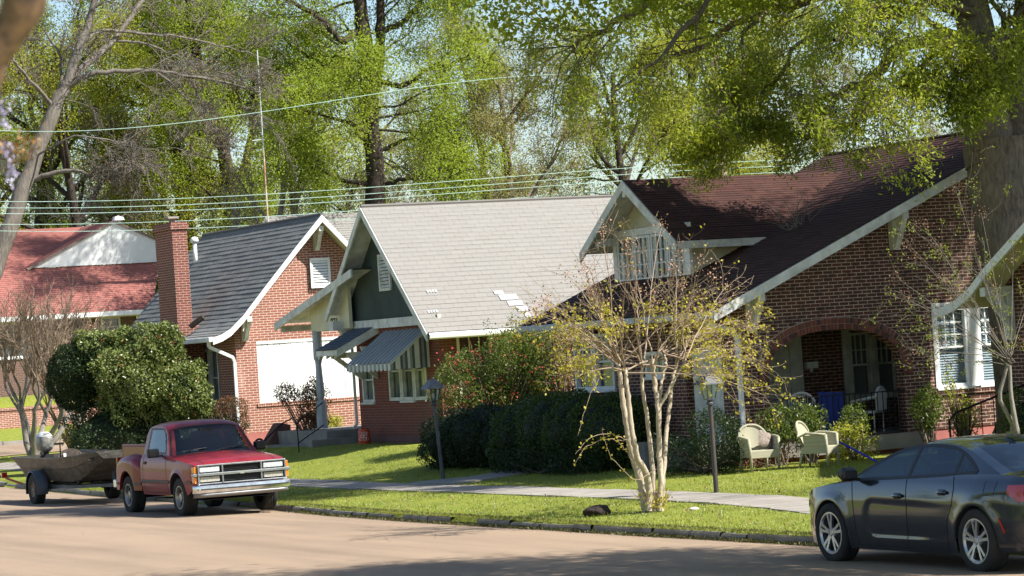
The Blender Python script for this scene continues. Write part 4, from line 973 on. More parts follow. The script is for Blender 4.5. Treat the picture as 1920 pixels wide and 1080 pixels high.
def sedan():
    CGL=glassmat('sedan_glass',(.30,.40,.46),.02,.25,.9)
    c=thing('parked_sedan','glossy dark grey four-door sedan parked at the kerb, cut by the right edge','car',(19.73,28.86,-.045),R(-.7),local=True)
    PA=carpaint('graphite_paint',(.026,.034,.050),metal=.6,rough=.2,dustamt=.02)
    plan=cr_curve([(-2.52,.66),(-2.47,.76),(-2.35,.845),(-2.1,.895),(-1.5,.925),(-.8,.93),(.5,.925),(1.3,.925),(1.85,.90),(2.15,.81),(2.33,.70),(2.42,.56),(2.46,.46)])
    sec=cr_curve([(.15,.94),(.25,.965),(.4,.99),(.6,1.003),(.75,1.0),(.86,.985),(.97,.958),(1.05,.925),(1.2,.88)])
    zs=cr_curve([(-2.52,.92),(-2.44,1.01),(-2.3,1.065),(-1.9,1.09),(-1.4,1.085),(-.8,1.05),(0,1.015),(.8,.985),(1.3,.955),(1.8,.90),(2.2,.81),(2.42,.70),(2.52,.60)])
    zc=lambda y: zs(y)+float(np.interp(y,[-2.52,-2.3,-1.9,1.0,1.3,2.2,2.52],[.02,.04,.04,.02,.065,.06,.02]))
    zb=lambda y: float(np.interp(y,[-2.52,-2.35,-2.0,-1.9,1.9,2.1,2.52],[.34,.28,.24,.19,.19,.21,.24]))
    s01=lambda x,a,b: float(sm(x,a,b))
    def mod(y,z):
        v=0.0
        # scallop in the doors
        if .2<z<.95 and -1.25<y<1.15:
            top=.80+.02*(y+.2); fr=.86-.35*max(0,(.5-z))*0
            fy=s01(.78-.25*((z-.58)/.25)**2*0.6-y,-.02,.12)
            v-=.013*fy*s01(y,-1.15,-.2)*s01(top-z,-.01,.09)*s01(z,.33,.375)
        for yc in (1.52,-1.53):
            d=math.hypot(y-yc,z-.36); v+=.016*math.exp(-((d-.40)/.09)**2)
        # rear haunch
        v+=.022*math.exp(-((y+1.6)/.55)**2)*math.exp(-((z-.88)/.12)**2)
        return v
    B=Body(-2.52,2.46,plan,sec,zs,zc,zb,[(1.52,.36,.395),(-1.53,.36,.395)],n=170,rows=44,mod=mod)
    mb=MB(); B.build(mb)
    # greenhouse
    zg=cr_curve([(1.12,.99),(.9,1.10),(.6,1.245),(.3,1.365),(.05,1.425),(-.35,1.462),(-.8,1.452),(-1.15,1.40),(-1.5,1.295),(-1.85,1.175),(-2.08,1.10)])
    gy=stations(-2.08,1.12,90,[.22,-1.12])
    tum=.60
    zl=lambda y: float(zs(y))+.022
    zu=cr_curve([(1.02,1.01),(.85,1.095),(.6,1.205),(.35,1.295),(.1,1.35),(-.35,1.385),(-.8,1.365),(-1.05,1.315),(-1.3,1.22),(-1.5,1.11)])
    def gs(y,z):
        zz=float(zs(y)); return float(B.hw(y,zz))-.012-(z-zz)*tum-.10*max(0,z-zz)**2
    for sg in (-1,1):
        P=[]
        for y in gy:
            zt=float(zg(y)); zz=float(zs(y)); zr=max(zz-.01,zt-.055); row=[]
            for k in range(25):
                z=zz-.01+(zr-zz+.01)*k/24; row.append((sg*gs(y,z),y,z))
            xr=gs(y,zr)
            for k in range(1,13):
                t=k/12; row.append((sg*xr*(1-t),y,zt-(zt-zr)*(1-t)**3))
            P.append(row)
        def mf(i,j):
            if j>25 and (gy[i]>=.22 or gy[i]<-1.12) and zg(gy[i])<1.42: return None if gy[i]>=.22 else 2
            if j<24:
                ym=(gy[i]+gy[min(i+1,len(gy)-1)])/2; zm=(P[i][j][2]+P[i][j+1][2])/2
                if (-.11<ym<1.0 or -1.05<ym<-.17 or -1.43<ym<-1.09) and zm>zl(ym)+.003 and zm<float(zu(np.clip(ym,-1.5,1.02)))-.003: return None
            return 0
        mb.grid(P,mf)
    body=obj('body',mb,[PA,DARKIN,DGLASS],c,smooth=True,merge=.0006,angle=38)
    # side glass, one front, one rear, one quarter, both sides
    for sg in (-1,1):
        m=MB(); zuc=lambda y: float(zu(np.clip(y,-1.5,1.02)))
        side_ribbon(m,gs,[(y,zl(y)-.004) for y in np.linspace(-1.48,1.02,50)],.034,.006,0,sg); side_ribbon(m,gs,[(y,zuc(y)+.004) for y in np.linspace(-1.5,1.02,60)],.036,.006,0,sg)
        for ya,wq in ((-.135,.07),(-1.07,.05)): side_ribbon(m,gs,[(ya,zl(ya)+(zuc(ya)-zl(ya))*t) for t in np.linspace(0,1,8)],wq,.006,0,sg)
        obj('window_trim',m,PLASTIC,c,smooth=True)
        for nm,a,b in (('window',-.10,.98),('window',-1.04,-.17),('quarter_window',-1.43,-1.09)):
            m=MB(); side_patch(m,gs,np.linspace(a,b,24),zl,lambda y: float(zu(y)),.003,0,sg); obj(nm,m,CGL,c,smooth=True)
        # door gaps
        m=MB()
        hwf=lambda y,z: float(B.hw(y,z))
        for path in ([(1.03,.97),(1.0,.85),(.97,.6),(.95,.24)],[(-.14,1.03),(-.16,.8),(-.14,.5),(-.12,.24)],[(-1.08,1.06),(-1.14,.92),(-1.1,.75),(-.98,.55),(-.95,.24)],[(.95,.235),(-.95,.235)]):
            m=MB(); side_ribbon(m,hwf,dense(path),.011,.0025,0,sg); obj('door_gap',m,DARKIN,c)
        m=MB(); side_ribbon(m,hwf,dense([(-1.72,1.02),(-1.72,.87),(-1.9,.86),(-1.92,1.02)],5),.006,.0025,0,sg); obj('fuel_flap_gap',m,DARKIN,c)
        for y,z in ((.0,.83),(-.92,.885)):
            m=MB(); x=hwf(y,z); m.lathe([(0,-.09),(.018,-.085),(.024,-.04),(.024,.05),(.016,.09),(0,.095)],(sg*(x+.018),y,z),'y',12); obj('door_handle',m,PA,c,smooth=True)
            m=MB(); side_patch(m,hwf,np.linspace(y-.05,y+.09,5),lambda q: z-.035,lambda q: z+.03,.003,0,sg); obj('handle_recess',m,DARKIN,c)
        m=MB(); m.tube([(sg*.83,.93,1.0),(sg*.93,.93,1.02)],.02,8); P=[]
        for k in range(7):
            t=k/6; yy=.99-.16*t; ww=.5+.5*math.sin(t*math.pi*.9+.2)
            P.append([(sg*(.93+.085*a),yy,1.075+b*.085*ww) for a,b in ((0,-.8),(.2,-1),(1.6,-1),(1.95,-.6),(2.0,.5),(1.7,.95),(.3,1),(0,.7),(0,-.8))])
        m.grid(P); m.poly([p for p in P[-1][:-1]]); m.poly([p for p in P[0][:-1]][::-1]); obj('side_mirror',m,PLASTIC,c,smooth=True,angle=40)
        # lamps and side markers
        m=MB(); side_patch(m,hwf,np.linspace(-2.46,-2.12,14),lambda y: .80+.10*(max(y,-2.3)+2.3)/.18*.9,lambda y: .985-.02*(y+2.4),.008,0,sg); obj('tail_lamp',m,REDL,c,smooth=True)
        m=MB(); side_ribbon(m,hwf,[(-1.97,.62),(-2.02,.54),(-2.06,.46)],.03,.005,0,sg); obj('side_marker',m,REDL,c)
        m=MB(); side_ribbon(m,hwf,[(1.98,.56),(2.03,.48)],.03,.005,0,sg); obj('side_marker',m,AMB,c)
        m=MB(); side_patch(m,hwf,np.linspace(2.2,2.48,10),lambda y:.64,lambda y: min(.73,float(zs(y))-.02),.006,0,sg); obj('headlight',m,LAMPG,c,smooth=True)
    m=MB(); m.box(-.42,.42,2.44,2.475,.34,.55); obj('grille',m,PLASTIC,c)
    m=MB(); P=[]
    for y in np.linspace(.225,1.11,14):
        zt=float(zg(y)); zz=float(zs(y)); zr=max(zz-.01,zt-.055); xr=gs(y,zr)
        P.append([(xr*t,y,zt-(zt-zr)*abs(t)**3+.003) for t in np.linspace(-.97,.97,21)])
    m.grid(P); obj('windscreen',m,CGL,c,smooth=True)
    SEATM=plain('charcoal_seat',(.03,.03,.034),.8,objspace=True)
    for sx in (-.38,.38):
        m=MB(); m.box(sx-.22,sx+.22,-.32,-.18,.9,1.16); obj('front_seat',m,SEATM,c,bevel=.05)
        m=MB(); m.box(sx-.12,sx+.12,-.30,-.20,1.19,1.34); obj('head_restraint',m,SEATM,c,bevel=.04)
    m=MB(); m.box(-.6,.6,-1.25,-1.1,.9,1.18); obj('rear_seat',m,SEATM,c,bevel=.05)
    m=MB(); m.tube([(-.38+.18*math.cos(t),.38+.06*math.sin(t),1.08+.17*math.sin(t)) for t in np.linspace(0,2*math.pi,22)],.015,6); obj('steering_wheel',m,PLASTIC,c)
    m=MB(); m.box(-.74,.74,.55,1.0,.95,1.03); obj('dashboard',m,SEATM,c,bevel=.03)
    for sg in (-1,1):
        for y in (1.52,-1.53): wheel(c,sg*.82,y,.36,.36,.225,sg,'alloy',.245)
    m=MB(); m.lathe([(0,1.475),(.012,1.475),(.01,1.56),(0,1.56)],(0,-1.0,0),n=8); m.box(-.02,.02,-1.08,-.92,1.45,1.50); obj('antenna_fin',m,PA,c)
sedan()

SILV=plain('silver_trim',(.30,.32,.34),.2,metal=.6,c2=(.22,.24,.26),scale=8,coat=.6,objspace=True)
HEADL=plain('headlamp_glass',(.72,.76,.78),.12,metal=.2,c2=(.42,.45,.47),scale=30,coat=1,objspace=True)
def pickup():
    c=thing('pickup_truck','red single-cab pickup truck with chrome front bumper parked facing the viewer','truck',(19.72,54.85,-.05),R(180),local=True)
    PA=carpaint('faded_red_paint',(.20,.0045,.009),metal=.0,rough=.5,dust=(.30,.05,.05),dustamt=.03,coat=.4)
    plan=cr_curve([(-.66,.925),(0,.945),(.8,.95),(1.6,.955),(2.1,.94),(2.3,.905),(2.38,.86)])
    sec=cr_curve([(.38,.94),(.5,.965),(.65,.99),(.85,1.0),(1.0,.99),(1.1,.965),(1.16,.93),(1.25,.9)])
    zs=cr_curve([(-.66,1.18),(.7,1.165),(1.0,1.12),(1.6,1.07),(2.1,1.02),(2.3,.985),(2.38,.94)])
    zc=lambda y: float(zs(y))+float(np.interp(y,[-.7,.8,1.1,2.2,2.38],[.01,.02,.075,.06,.03]))
    zb=lambda y: float(np.interp(y,[-.66,1.9,2.1,2.38],[.40,.40,.48,.60]))
    def mod(y,z):
        d=math.hypot(y-1.5,z-.38); v=.022*math.exp(-((d-.45)/.06)**2)
        v-=.012*math.exp(-((z-.62)/.03)**2)*.6
        return v
    B=Body(-.66,2.38,plan,sec,zs,zc,zb,[(1.5,.40,.445)],n=70,rows=22,mod=mod)
    mb=MB(); B.build(mb); hwf=lambda y,z: float(B.hw(y,z))
    # cab: body-colour frame, glass elsewhere
    zg=cr_curve([(.98,1.17),(.85,1.32),(.7,1.50),(.56,1.66),(.42,1.735),(.2,1.775),(-.2,1.785),(-.45,1.765),(-.6,1.70),(-.66,1.60)])
    gy=stations(-.66,.98,44,[.52,.46])
    def gs(y,z):
        zz=float(zs(y)); return hwf(y,zz)-.015-(z-zz)*.28
    for sg in (-1,1):
        P=[]
        for y in gy:
            zt=float(zg(y)); zz=float(zs(y)); zr=max(zz-.01,zt-.07); row=[]
            for k in range(9):
                z=zz-.01+(zr-zz+.01)*k/8; row.append((sg*gs(y,z),y,z))
            xr=gs(y,zr)
            for k in range(1,13):
                t=k/12; row.append((sg*xr*(1-t),y,zt-(zt-zr)*(1-t)**4))
            P.append(row)
        def mf(i,j):
            if j>=10 and .54<gy[i]<.975: return None
            if j<8 and -.42<gy[i]<.62 and (1<=j<7) and zg(gy[i])>1.52: return None
            return 0
        mb.grid(P,mf)
    obj('cab',mb,[PA,DARKIN],c,smooth=True,merge=.0006,angle=40)
    # windscreen, side and back glass
    TG=glassmat('truck_glass',(.40,.50,.54),.03,.1,.8)
    m=MB(); P=[]
    for y in np.linspace(.535,.985,14):
        zt=float(zg(y)); zz=float(zs(y)); zr=max(zz-.01,zt-.07); xr=gs(y,zr)-.05
        P.append([(xr*t,y+.004,zt+.002-(zt-zr)*abs(t)**4) for t in np.linspace(-1,1,21)])
    m.grid(P); obj('windscreen',m,TG,c,smooth=True)
    m=MB(); 
    for a,b in ((P[0],0),(P[-1],0)): m.tube(a,.018,6)
    m.tube([p[0] for p in P],.018,6); m.tube([p[-1] for p in P],.018,6); obj('windscreen_seal',m,PLASTIC,c,smooth=True)
    for sg in (-1,1):
        ztop=lambda y: min(1.66,float(zg(np.clip(y,-.66,.98)))-.115)
        m=MB(); side_patch(m,gs,np.linspace(-.43,.66,26),lambda y: float(zs(y))+.03,ztop,-.004,0,sg); obj('window',m,glassmat('side_glass',(.35,.43,.5),.03,.3,.8),c,smooth=True)
        m=MB(); side_ribbon(m,gs,dense([(-.44,1.2),(-.44,1.655),(.34,1.655),(.50,1.53),(.72,1.2),(-.44,1.2)],6),.03,.003,0,sg); obj('window_seal',m,PLASTIC,c)
        m=MB()
        for path in ([(-.50,1.18),(-.50,.45)],[(.86,1.13),(.90,.9),(.88,.45)],[(-.5,.45),(.88,.45)]):
            m=MB(); side_ribbon(m,hwf,dense(path),.012,.003,0,sg); obj('door_gap',m,DARKIN,c)
        m=MB(); side_ribbon(m,hwf,dense([(-.64,.66),(1.03,.66)],12),.055,.014,0,sg); side_ribbon(m,hwf,dense([(1.96,.66),(2.2,.66)],4),.055,.014,0,sg); obj('side_moulding',m,plain('grey_moulding',(.10,.09,.09),.6,objspace=True),c)
        m=MB(); m.box(sg*(hwf(-.35,1.0)),sg*(hwf(-.35,1.0)+.02),-.44,-.30,.985,1.045); obj('door_handle',m,PLASTIC,c,bevel=.006)
        m=MB(); m.box(sg*.90,sg*1.02,.60,.66,1.13,1.18); P2=[]
        for k in range(5):
            t=k/4; yy=.68-.13*t; f=(.72,.95,1,.98,.9)[k]
            P2.append([(sg*(.97+.115+ .115*a*f),yy,1.215+.085*b*f) for a,b in ((-1,-.8),(-.8,-1),(.8,-1),(1,-.8),(1,.8),(.8,1),(-.8,1),(-1,.8),(-1,-.8))])
        m.grid(P2); m.poly(P2[0][:-1]); m.poly(P2[-1][:-1]); obj('side_mirror',m,PLASTIC,c,smooth=True,angle=40)
    # interior
    m=MB(); m.box(-.62,.62,-.45,-.28,1.0,1.42); m.box(-.52,-.2,-.36,-.26,1.42,1.6); m.box(.2,.52,-.36,-.26,1.42,1.6); obj('seat',m,plain('dark_seat',(.05,.05,.055),.8,objspace=True),c,bevel=.04)
    m=MB(); m.box(-.78,.78,.42,.86,1.08,1.20); obj('dashboard',m,plain('grey_dash',(.07,.07,.075),.7,objspace=True),c,bevel=.03)
    m=MB(); m.tube([(-.36+.19*math.cos(t),.30+.07*math.sin(t),1.25+.17*math.sin(t)) for t in np.linspace(0,2*math.pi,22)],.016,6); m.tube([(-.36,.3,1.25),(-.36,.5,1.12)],.03,6); obj('steering_wheel',m,PLASTIC,c)
    m=MB(); m.box(.25,.55,.72,.86,1.205,1.22); obj('windscreen_papers',m,PANEL,c)
    m=MB()
    for x0,x1 in ((-.10,-.62),(.62,.12)): m.tube([(x0,.985,1.20),((x0+x1)/2,.965,1.235),(x1,.93,1.25)],.012,5)
    obj('wiper',m,PLASTIC,c)
    m=MB(); m.box(-.13,.13,.62,.65,1.56,1.62); obj('rear_view_mirror',m,PLASTIC,c)
    for path in ([(-.80,1.0),(-.74,1.7),(-.70,2.34)],[(.80,1.0),(.74,1.7),(.70,2.34)]):
        m=MB(); P=[]
        for x,y in dense(path,10):
            zt=float(zs(y)); zc_=float(zc(y)); xt=hwf(y,zt); z=zc_-(zc_-zt)*(abs(x)/xt)**2.6; P.append([(x-.006,y,z+.006),(x+.006,y,z+.006)])
        m.grid(P); obj('bonnet_gap',m,DARKIN,c)
    # bed: box, rail, fenders
    m=MB(); y0,y1=-2.22,-.70
    for sg in (-1,1):
        a,b=sg*.74,sg*.69
        m.box(a,b,y0,y1,.58,1.32); m.box(sg*.755,sg*.66,y0,y1,1.32,1.36)
    m.box(-.69,.69,y0,y1,.68,.72); m.box(-.69,.69,y1-.05,y1,.72,1.32); m.box(-.74,.74,y0-.05,y0,.6,1.33)
    bed=obj('bed',m,PA,c,bevel=.015)
    for sg in (-1,1):
        m=MB(); P=[]; yc,r=-1.43,.44
        ys=stations(-2.2,-.72,40,[yc+r*math.sin(t) for t in np.linspace(-math.pi/2,math.pi/2,31)])
        ft=cr_curve([(-2.2,.86),(-2.0,1.04),(-1.75,1.12),(-1.43,1.14),(-1.1,1.12),(-.9,1.06),(-.72,.98)])
        fo=cr_curve([(-2.2,.90),(-2.05,.955),(-1.43,.985),(-1.05,.97),(-.85,.93),(-.72,.89)])
        for y in ys:
            zb_=.46
            if abs(y-yc)<r: zb_=max(zb_,.40+math.sqrt(r*r-(y-yc)**2))
            zt=float(ft(y)); xo=float(fo(y)); row=[(sg*(xo-.05),y,zb_)]
            for k in range(0,8): row.append((sg*(xo+.0*k),y,zb_+.012+(zt-.14-zb_)*k/7))
            for t in np.linspace(0,math.pi/2,8)[1:]: row.append((sg*(xo-.13+.13*math.cos(t)),y,zt-.13+.13*math.sin(t)))
            row.append((sg*.735,y,zt+.03)); P.append(row)
        m.grid(P); 
        for row in (P[0],P[-1]): m.poly(row+[(sg*.735,row[0][1],row[0][2])])
        obj('fender',m,PA,c,smooth=True,angle=40)
        m=MB(); sf=lambda y,z: float(fo(y)); side_ribbon(m,sf,dense([(-.95,.60),(-.74,.60)],4),.055,.012,0,sg); side_ribbon(m,sf,dense([(-2.15,.60),(-1.9,.60)],4),.055,.012,0,sg); obj('side_moulding',m,plain('grey_moulding2',(.10,.09,.09),.6,objspace=True),c)
        m=MB(); m.box(sg*.72,sg*.86,-2.29,-2.24,.78,1.1); obj('tail_lamp',m,REDL,c)
    m=MB(); m.box(-.9,.9,-2.46,-2.32,.50,.66); m.box(-.3,.3,-2.33,-2.2,.5,.6); obj('rear_bumper',m,CHROME,c,bevel=.02)
    m=MB(); m.box(-.42,-.34,-2.2,1.9,.42,.54); m.box(.34,.42,-2.2,1.9,.42,.54); m.tube([(-.75,-1.43,.36),(.75,-1.43,.36)],.06,8); m.tube([(-.75,1.5,.36),(.75,1.5,.36)],.05,8); m.box(-.3,.3,-.4,1.6,.36,.6); obj('chassis',m,DARKIN,c)
    # front end
    f=MB(); yf=2.44
    f.box(-.88,.88,yf-.05,yf+.02,.955,.985); f.box(-.88,.88,yf-.05,yf+.02,.615,.64); f.box(-.88,.88,yf-.05,yf+.045,.775,.825)
    for x in (-.875,-.40,.37,.845): f.box(x,x+.03,yf-.04,yf+.03,.62,.98)
    f.box(-.97,-.875,yf-.09,yf+.01,.775,.825); f.box(.875,.97,yf-.09,yf+.01,.775,.825)
    gr=obj('grille',f,SILV,c,bevel=.006)
    f=MB(); f.box(-.88,.88,yf-.055,yf-.035,.63,.965); obj('grille_opening',f,DARKIN,gr)
    f=MB()
    for zc0 in (.67,.70,.73,.85,.88,.91): f.box(-.37,.37,yf-.03,yf-.018,zc0,zc0+.008)
    obj('grille_bar',f,PLASTIC,gr)
    f=MB(); f.prism([(-.10,yf+.05,.79),(-.035,yf+.05,.79),(-.028,yf+.05,.772),(.045,yf+.05,.772),(.052,yf+.05,.79),(.10,yf+.05,.79),(.085,yf+.05,.815),(.035,yf+.05,.815),(.028,yf+.05,.83),(-.045,yf+.05,.83),(-.052,yf+.05,.815),(-.115,yf+.05,.815)],(0,.008,0)); obj('emblem',f,ALLOY,gr)
    for sg in (-1,1):
        x0,x1=(.40,.845)
        f=MB(); f.box(sg*(x0+.035),sg*(x1-.015),yf-.05,yf+.0,.845,.94); obj('headlight',f,HEADL,c,bevel=.012)
        f=MB(); f.box(sg*(x0+.035),sg*(x1-.015),yf-.05,yf-.005,.665,.76); obj('running_lamp',f,plain('dull_lamp',(.40,.38,.32),.25,c2=(.25,.24,.2),scale=25,objspace=True,coat=1),c,bevel=.01)
        for z0,z1 in ((.83,.95),(.65,.77)):
            f=MB(); f.box(sg*.88,sg*.935,yf-.16,yf-.01,z0,z1); obj('corner_lamp',f,AMB,c,bevel=.01)
    f=MB(); P=[]
    for x in np.linspace(-.975,.975,27):
        t=abs(x)/.975; yy=yf+.16-.03*t*t-.17*max(0,(t-.9)/.1)**2
        P.append([(x,yy-.1,.60),(x,yy-.01,.60),(x,yy+.005,.585),(x,yy+.01,.55),(x,yy+.012,.52),(x,yy-.006,.49),(x,yy-.006,.47),(x,yy-.02,.46),(x,yy-.1,.46)])
    f.grid(P); fb=obj('front_bumper',f,CHROME,c,smooth=True,angle=35)
    f=MB(); Q=[]
    for x in np.linspace(-.93,.93,27):
        t=abs(x)/.975; yy=yf+.16-.03*t*t-.17*max(0,(t-.9)/.1)**2; Q.append([(x,yy+.016,.545),(x,yy+.018,.52)])
    f.grid(Q); obj('bumper_strip',f,PLASTIC,fb)
    f=MB(); P=[]
    for x in np.linspace(-.95,.95,21):
        t=abs(x)/.95; yy=yf+.14-.03*t*t-.17*max(0,(t-.9)/.1)**2
        P.append([(x,yy-.05,.46),(x,yy,.455),(x,yy-.01,.40),(x,yy-.08,.375)])
    f.grid(P); obj('front_valance',f,plain('grey_valance',(.22,.22,.22),.45,metal=.5,objspace=True),c,smooth=True)
    for sg in (-1,1):
        wheel(c,sg*.80,1.5,.375,.375,.25,sg,'steel',.215); wheel(c,sg*.82,-1.43,.375,.375,.25,sg,'steel',.215)
pickup()

def boat_and_trailer():
    t=thing('boat_trailer','dark steel single-axle boat trailer hitched behind the red truck','trailer',(20.0,63.3,-.05),R(180),local=True)
    m=MB(); 
    for sg in (-1,1): m.beam((sg*.62,-2.2,.40),(sg*.62,1.3,.40),.05,.07); m.beam((sg*.62,1.3,.40),(0,2.7,.42),.05,.07)
    m.beam((0,2.4,.42),(0,3.6,.45),.07,.07); m.tube([(-.78,-.3,.36),(.78,-.3,.36)],.035,8)
    for y in (-2.1,-.9,.6): m.beam((-.62,y,.40),(.62,y,.40),.05,.05)
    m.beam((0,2.5,.42),(0,2.35,.85),.05,.05); m.box(-.05,.05,3.5,3.75,.44,.54)
    obj('frame',m,plain('galvanised_blue_grey',(.10,.12,.14),.5,metal=.4,c2=(.06,.07,.08),scale=6,objspace=True),t)
    for sg in (-1,1):
        wheel(t,sg*.86,-.3,.345,.345,.21,sg,'plain',.17)
        m=MB(); P=[]
        for a in np.linspace(-.25,math.pi+.25,18): 
            P.append([(sg*.74,-.3+.43*math.cos(a),.345+.43*math.sin(a)*.98),(sg*.99,-.3+.43*math.cos(a),.345+.43*math.sin(a)*.98),(sg*.99,-.3+.41*math.cos(a),.345+.39*math.sin(a)*.98)])
        m.grid(P); obj('mudguard',m,plain('dark_mudguard',(.05,.06,.075),.5,objspace=True),t,smooth=True)
        m=MB(); m.beam((sg*.62,-2.2,.42),(sg*.98,-2.3,.58),.05,.05); m.box(sg*.93,sg*1.05,-2.38,-2.3,.58,.70); obj('tail_lamp',m,REDL,t)
        m=MB(); m.beam((sg*.45,-2.2,.455),(sg*.45,1.5,.455),.09,.05); obj('bunk',m,plain('bunk_carpet',(.03,.03,.03),.95,objspace=True),t)
    # boat
    b=thing('jon_boat','camouflage aluminium flat boat with outboard motor resting on the trailer','boat',(20.02,62.85,-.21),R(180),local=True)
    m_,n_,b_=newmat('camouflage_paint'); tc=n_.nodes.new('ShaderNodeTexCoord')
    mp=n_.nodes.new('ShaderNodeMapping'); mp.inputs['Scale'].default_value=(1,1,2.2); n_.links.new(tc.outputs['Object'],mp.inputs[0])
    col=_mix(n_,_ramp(n_,_noise(n_,3.5,6,mp.outputs[0],.7),.47,.53),(.078,.071,.058),(.042,.038,.031)); col=_mix(n_,_ramp(n_,_noise(n_,8,4,mp.outputs[0],.6),.6,.64),col,(.14,.12,.09)); col=_mix(n_,_ramp(n_,_noise(n_,5,4,mp.outputs[0],.6),.62,.66),col,(.03,.028,.02))
    n_.links.new(col,b_.inputs['Base Color']); b_.inputs['Roughness'].default_value=.5
    CAM=m_
    ys=np.linspace(-2.75,2.55,36); m=MB()
    top=cr_curve([(-2.75,.82),(-1,.86),(.8,.84),(1.8,.72),(2.55,.52)]); bot=cr_curve([(-2.75,.60),(-1,.64),(1,.60),(1.8,.52),(2.55,.40)])
    zt=cr_curve([(-2.75,1.18),(0,1.17),(1.6,1.22),(2.55,1.30)]); zbm=lambda y: float(np.interp(y,[-2.75,-2.35,1.0,1.5,2.0,2.55],[.92,.66,.66,.72,.90,1.16]))
    P=[]
    for y in ys:
        a,bb,z1,z0=float(top(y)),float(bot(y)),float(zt(y)),zbm(y); zm=z0+(z1-z0)*.55; xm=bb+(a-bb)*.6
        half=[(0,z0),(bb*.5,z0),(bb,z0+.01),(xm,zm),(xm+.02,zm+.015),(a,z1),(a+.03,z1),(a+.03,z1+.025),(a-.03,z1+.025),(a-.03,z1-.02),(xm-.03,zm),(bb-.04,z0+.05),(0,z0+.04)]
        P.append([(x,y,z) for x,z in half])
    m.grid(P); m.grid([[(-x,y,z) for x,y,z in r] for r in P])
    for r in (P[0],P[-1]): m.poly([(x,y,z) for x,y,z in r[:8]]+[(-x,y,z) for x,y,z in r[:8]][::-1])
    hull=obj('hull',m,CAM,b)
    m=MB()
    for x in (-.5,-.25,0,.25,.5): m.beam((x,1.0,.645),(x*.8,2.5,1.13),.02,.03)
    obj('hull_rib',m,CAM,hull)
    m=MB(); m.box(-.7,.7,-1.4,-1.05,.95,1.0); m.box(-.7,.7,-.1,.25,.95,1.0); m.box(-.6,.6,1.6,2.3,1.13,1.17); obj('bench',m,CAM,b)
    SE=plain('camo_seat',(.055,.045,.04),.8,c2=(.12,.09,.07),scale=14,objspace=True)
    for y in (-1.2,.35):
        m=MB(); P=[]
        for k in range(7):
            t=-1+2*k/6; P.append([(.27*t*1.0,y+.18+.05*(t*t)-.02,1.10),(.3*t,y+.2,1.10+.24*math.sqrt(max(0,1-t*t*.85))),(.3*t,y+.15,1.10+.22*math.sqrt(max(0,1-t*t*.85))),(.27*t,y+.13,1.10)])
        m.grid(P); m.box(-.24,.24,y-.25,y+.15,1.05,1.12); m.tube([(0,y,.95),(0,y,1.06)],.04,8); s=obj('boat_seat',m,SE,b,smooth=False)
        if y<0:
            m=MB(); m.box(.1,.16,y+.21,y+.22,1.16,1.24); obj('seat_label',m,PANEL,s)
    m=MB(); m.tube([(.3,-.75,.95),(.3,-.75,1.45)],.016,6); m.box(.22,.42,-.78,-.72,1.44,1.49); obj('pedestal_post',m,BLACK,b)
    # outboard
    m=MB(); P=[]
    for z,a,bq,dy in ((1.26,.10,.14,0),(1.32,.16,.22,-.02),(1.42,.175,.25,-.03),(1.55,.17,.25,-.03),(1.63,.15,.22,-.02),(1.68,.10,.15,0),(1.69,.0,.0,0)):
        P.append([(a*np.sign(math.cos(t))*abs(math.cos(t))**.6,-2.86+dy+bq*np.sign(math.sin(t))*abs(math.sin(t))**.6,z) for t in np.linspace(0,2*math.pi,21)])
    m.grid(P); MO=plain('dirty_motor_cover',(.09,.095,.09),.4,c2=(.26,.25,.22),scale=9,objspace=True); mo=obj('outboard_motor',m,MO,b,smooth=True,angle=50)
    m=MB(); P=[]
    for z,a,bq in ((1.60,.165,.235),(1.65,.135,.19),(1.70,.08,.12),(1.705,0,0)):
        P.append([(a*np.sign(math.cos(t))*abs(math.cos(t))**.6,-2.88+bq*np.sign(math.sin(t))*abs(math.sin(t))**.6,z+.008) for t in np.linspace(0,2*math.pi,21)])
    m.grid(P); obj('motor_cap',m,plain('pale_motor_cap',(.5,.53,.55),.35,objspace=True),mo,smooth=True)
    m=MB(); m.box(-.06,.06,-2.95,-2.78,.55,1.28); m.box(-.02,.02,-3.1,-2.8,.35,.6); m.box(-.13,.13,-2.80,-2.66,1.05,1.2); m.beam((0,-2.7,1.28),(.05,-2.2,1.35),.04,.04); obj('motor_leg',m,PLASTIC,mo)
    m=MB(); m.tube([(.35,2.3,1.26),(.3,1.4,1.3),(.25,.6,1.32)],.03,8); m.box(.22,.42,2.1,2.4,1.2,1.34); obj('trolling_motor',m,PLASTIC,b)
boat_and_trailer()

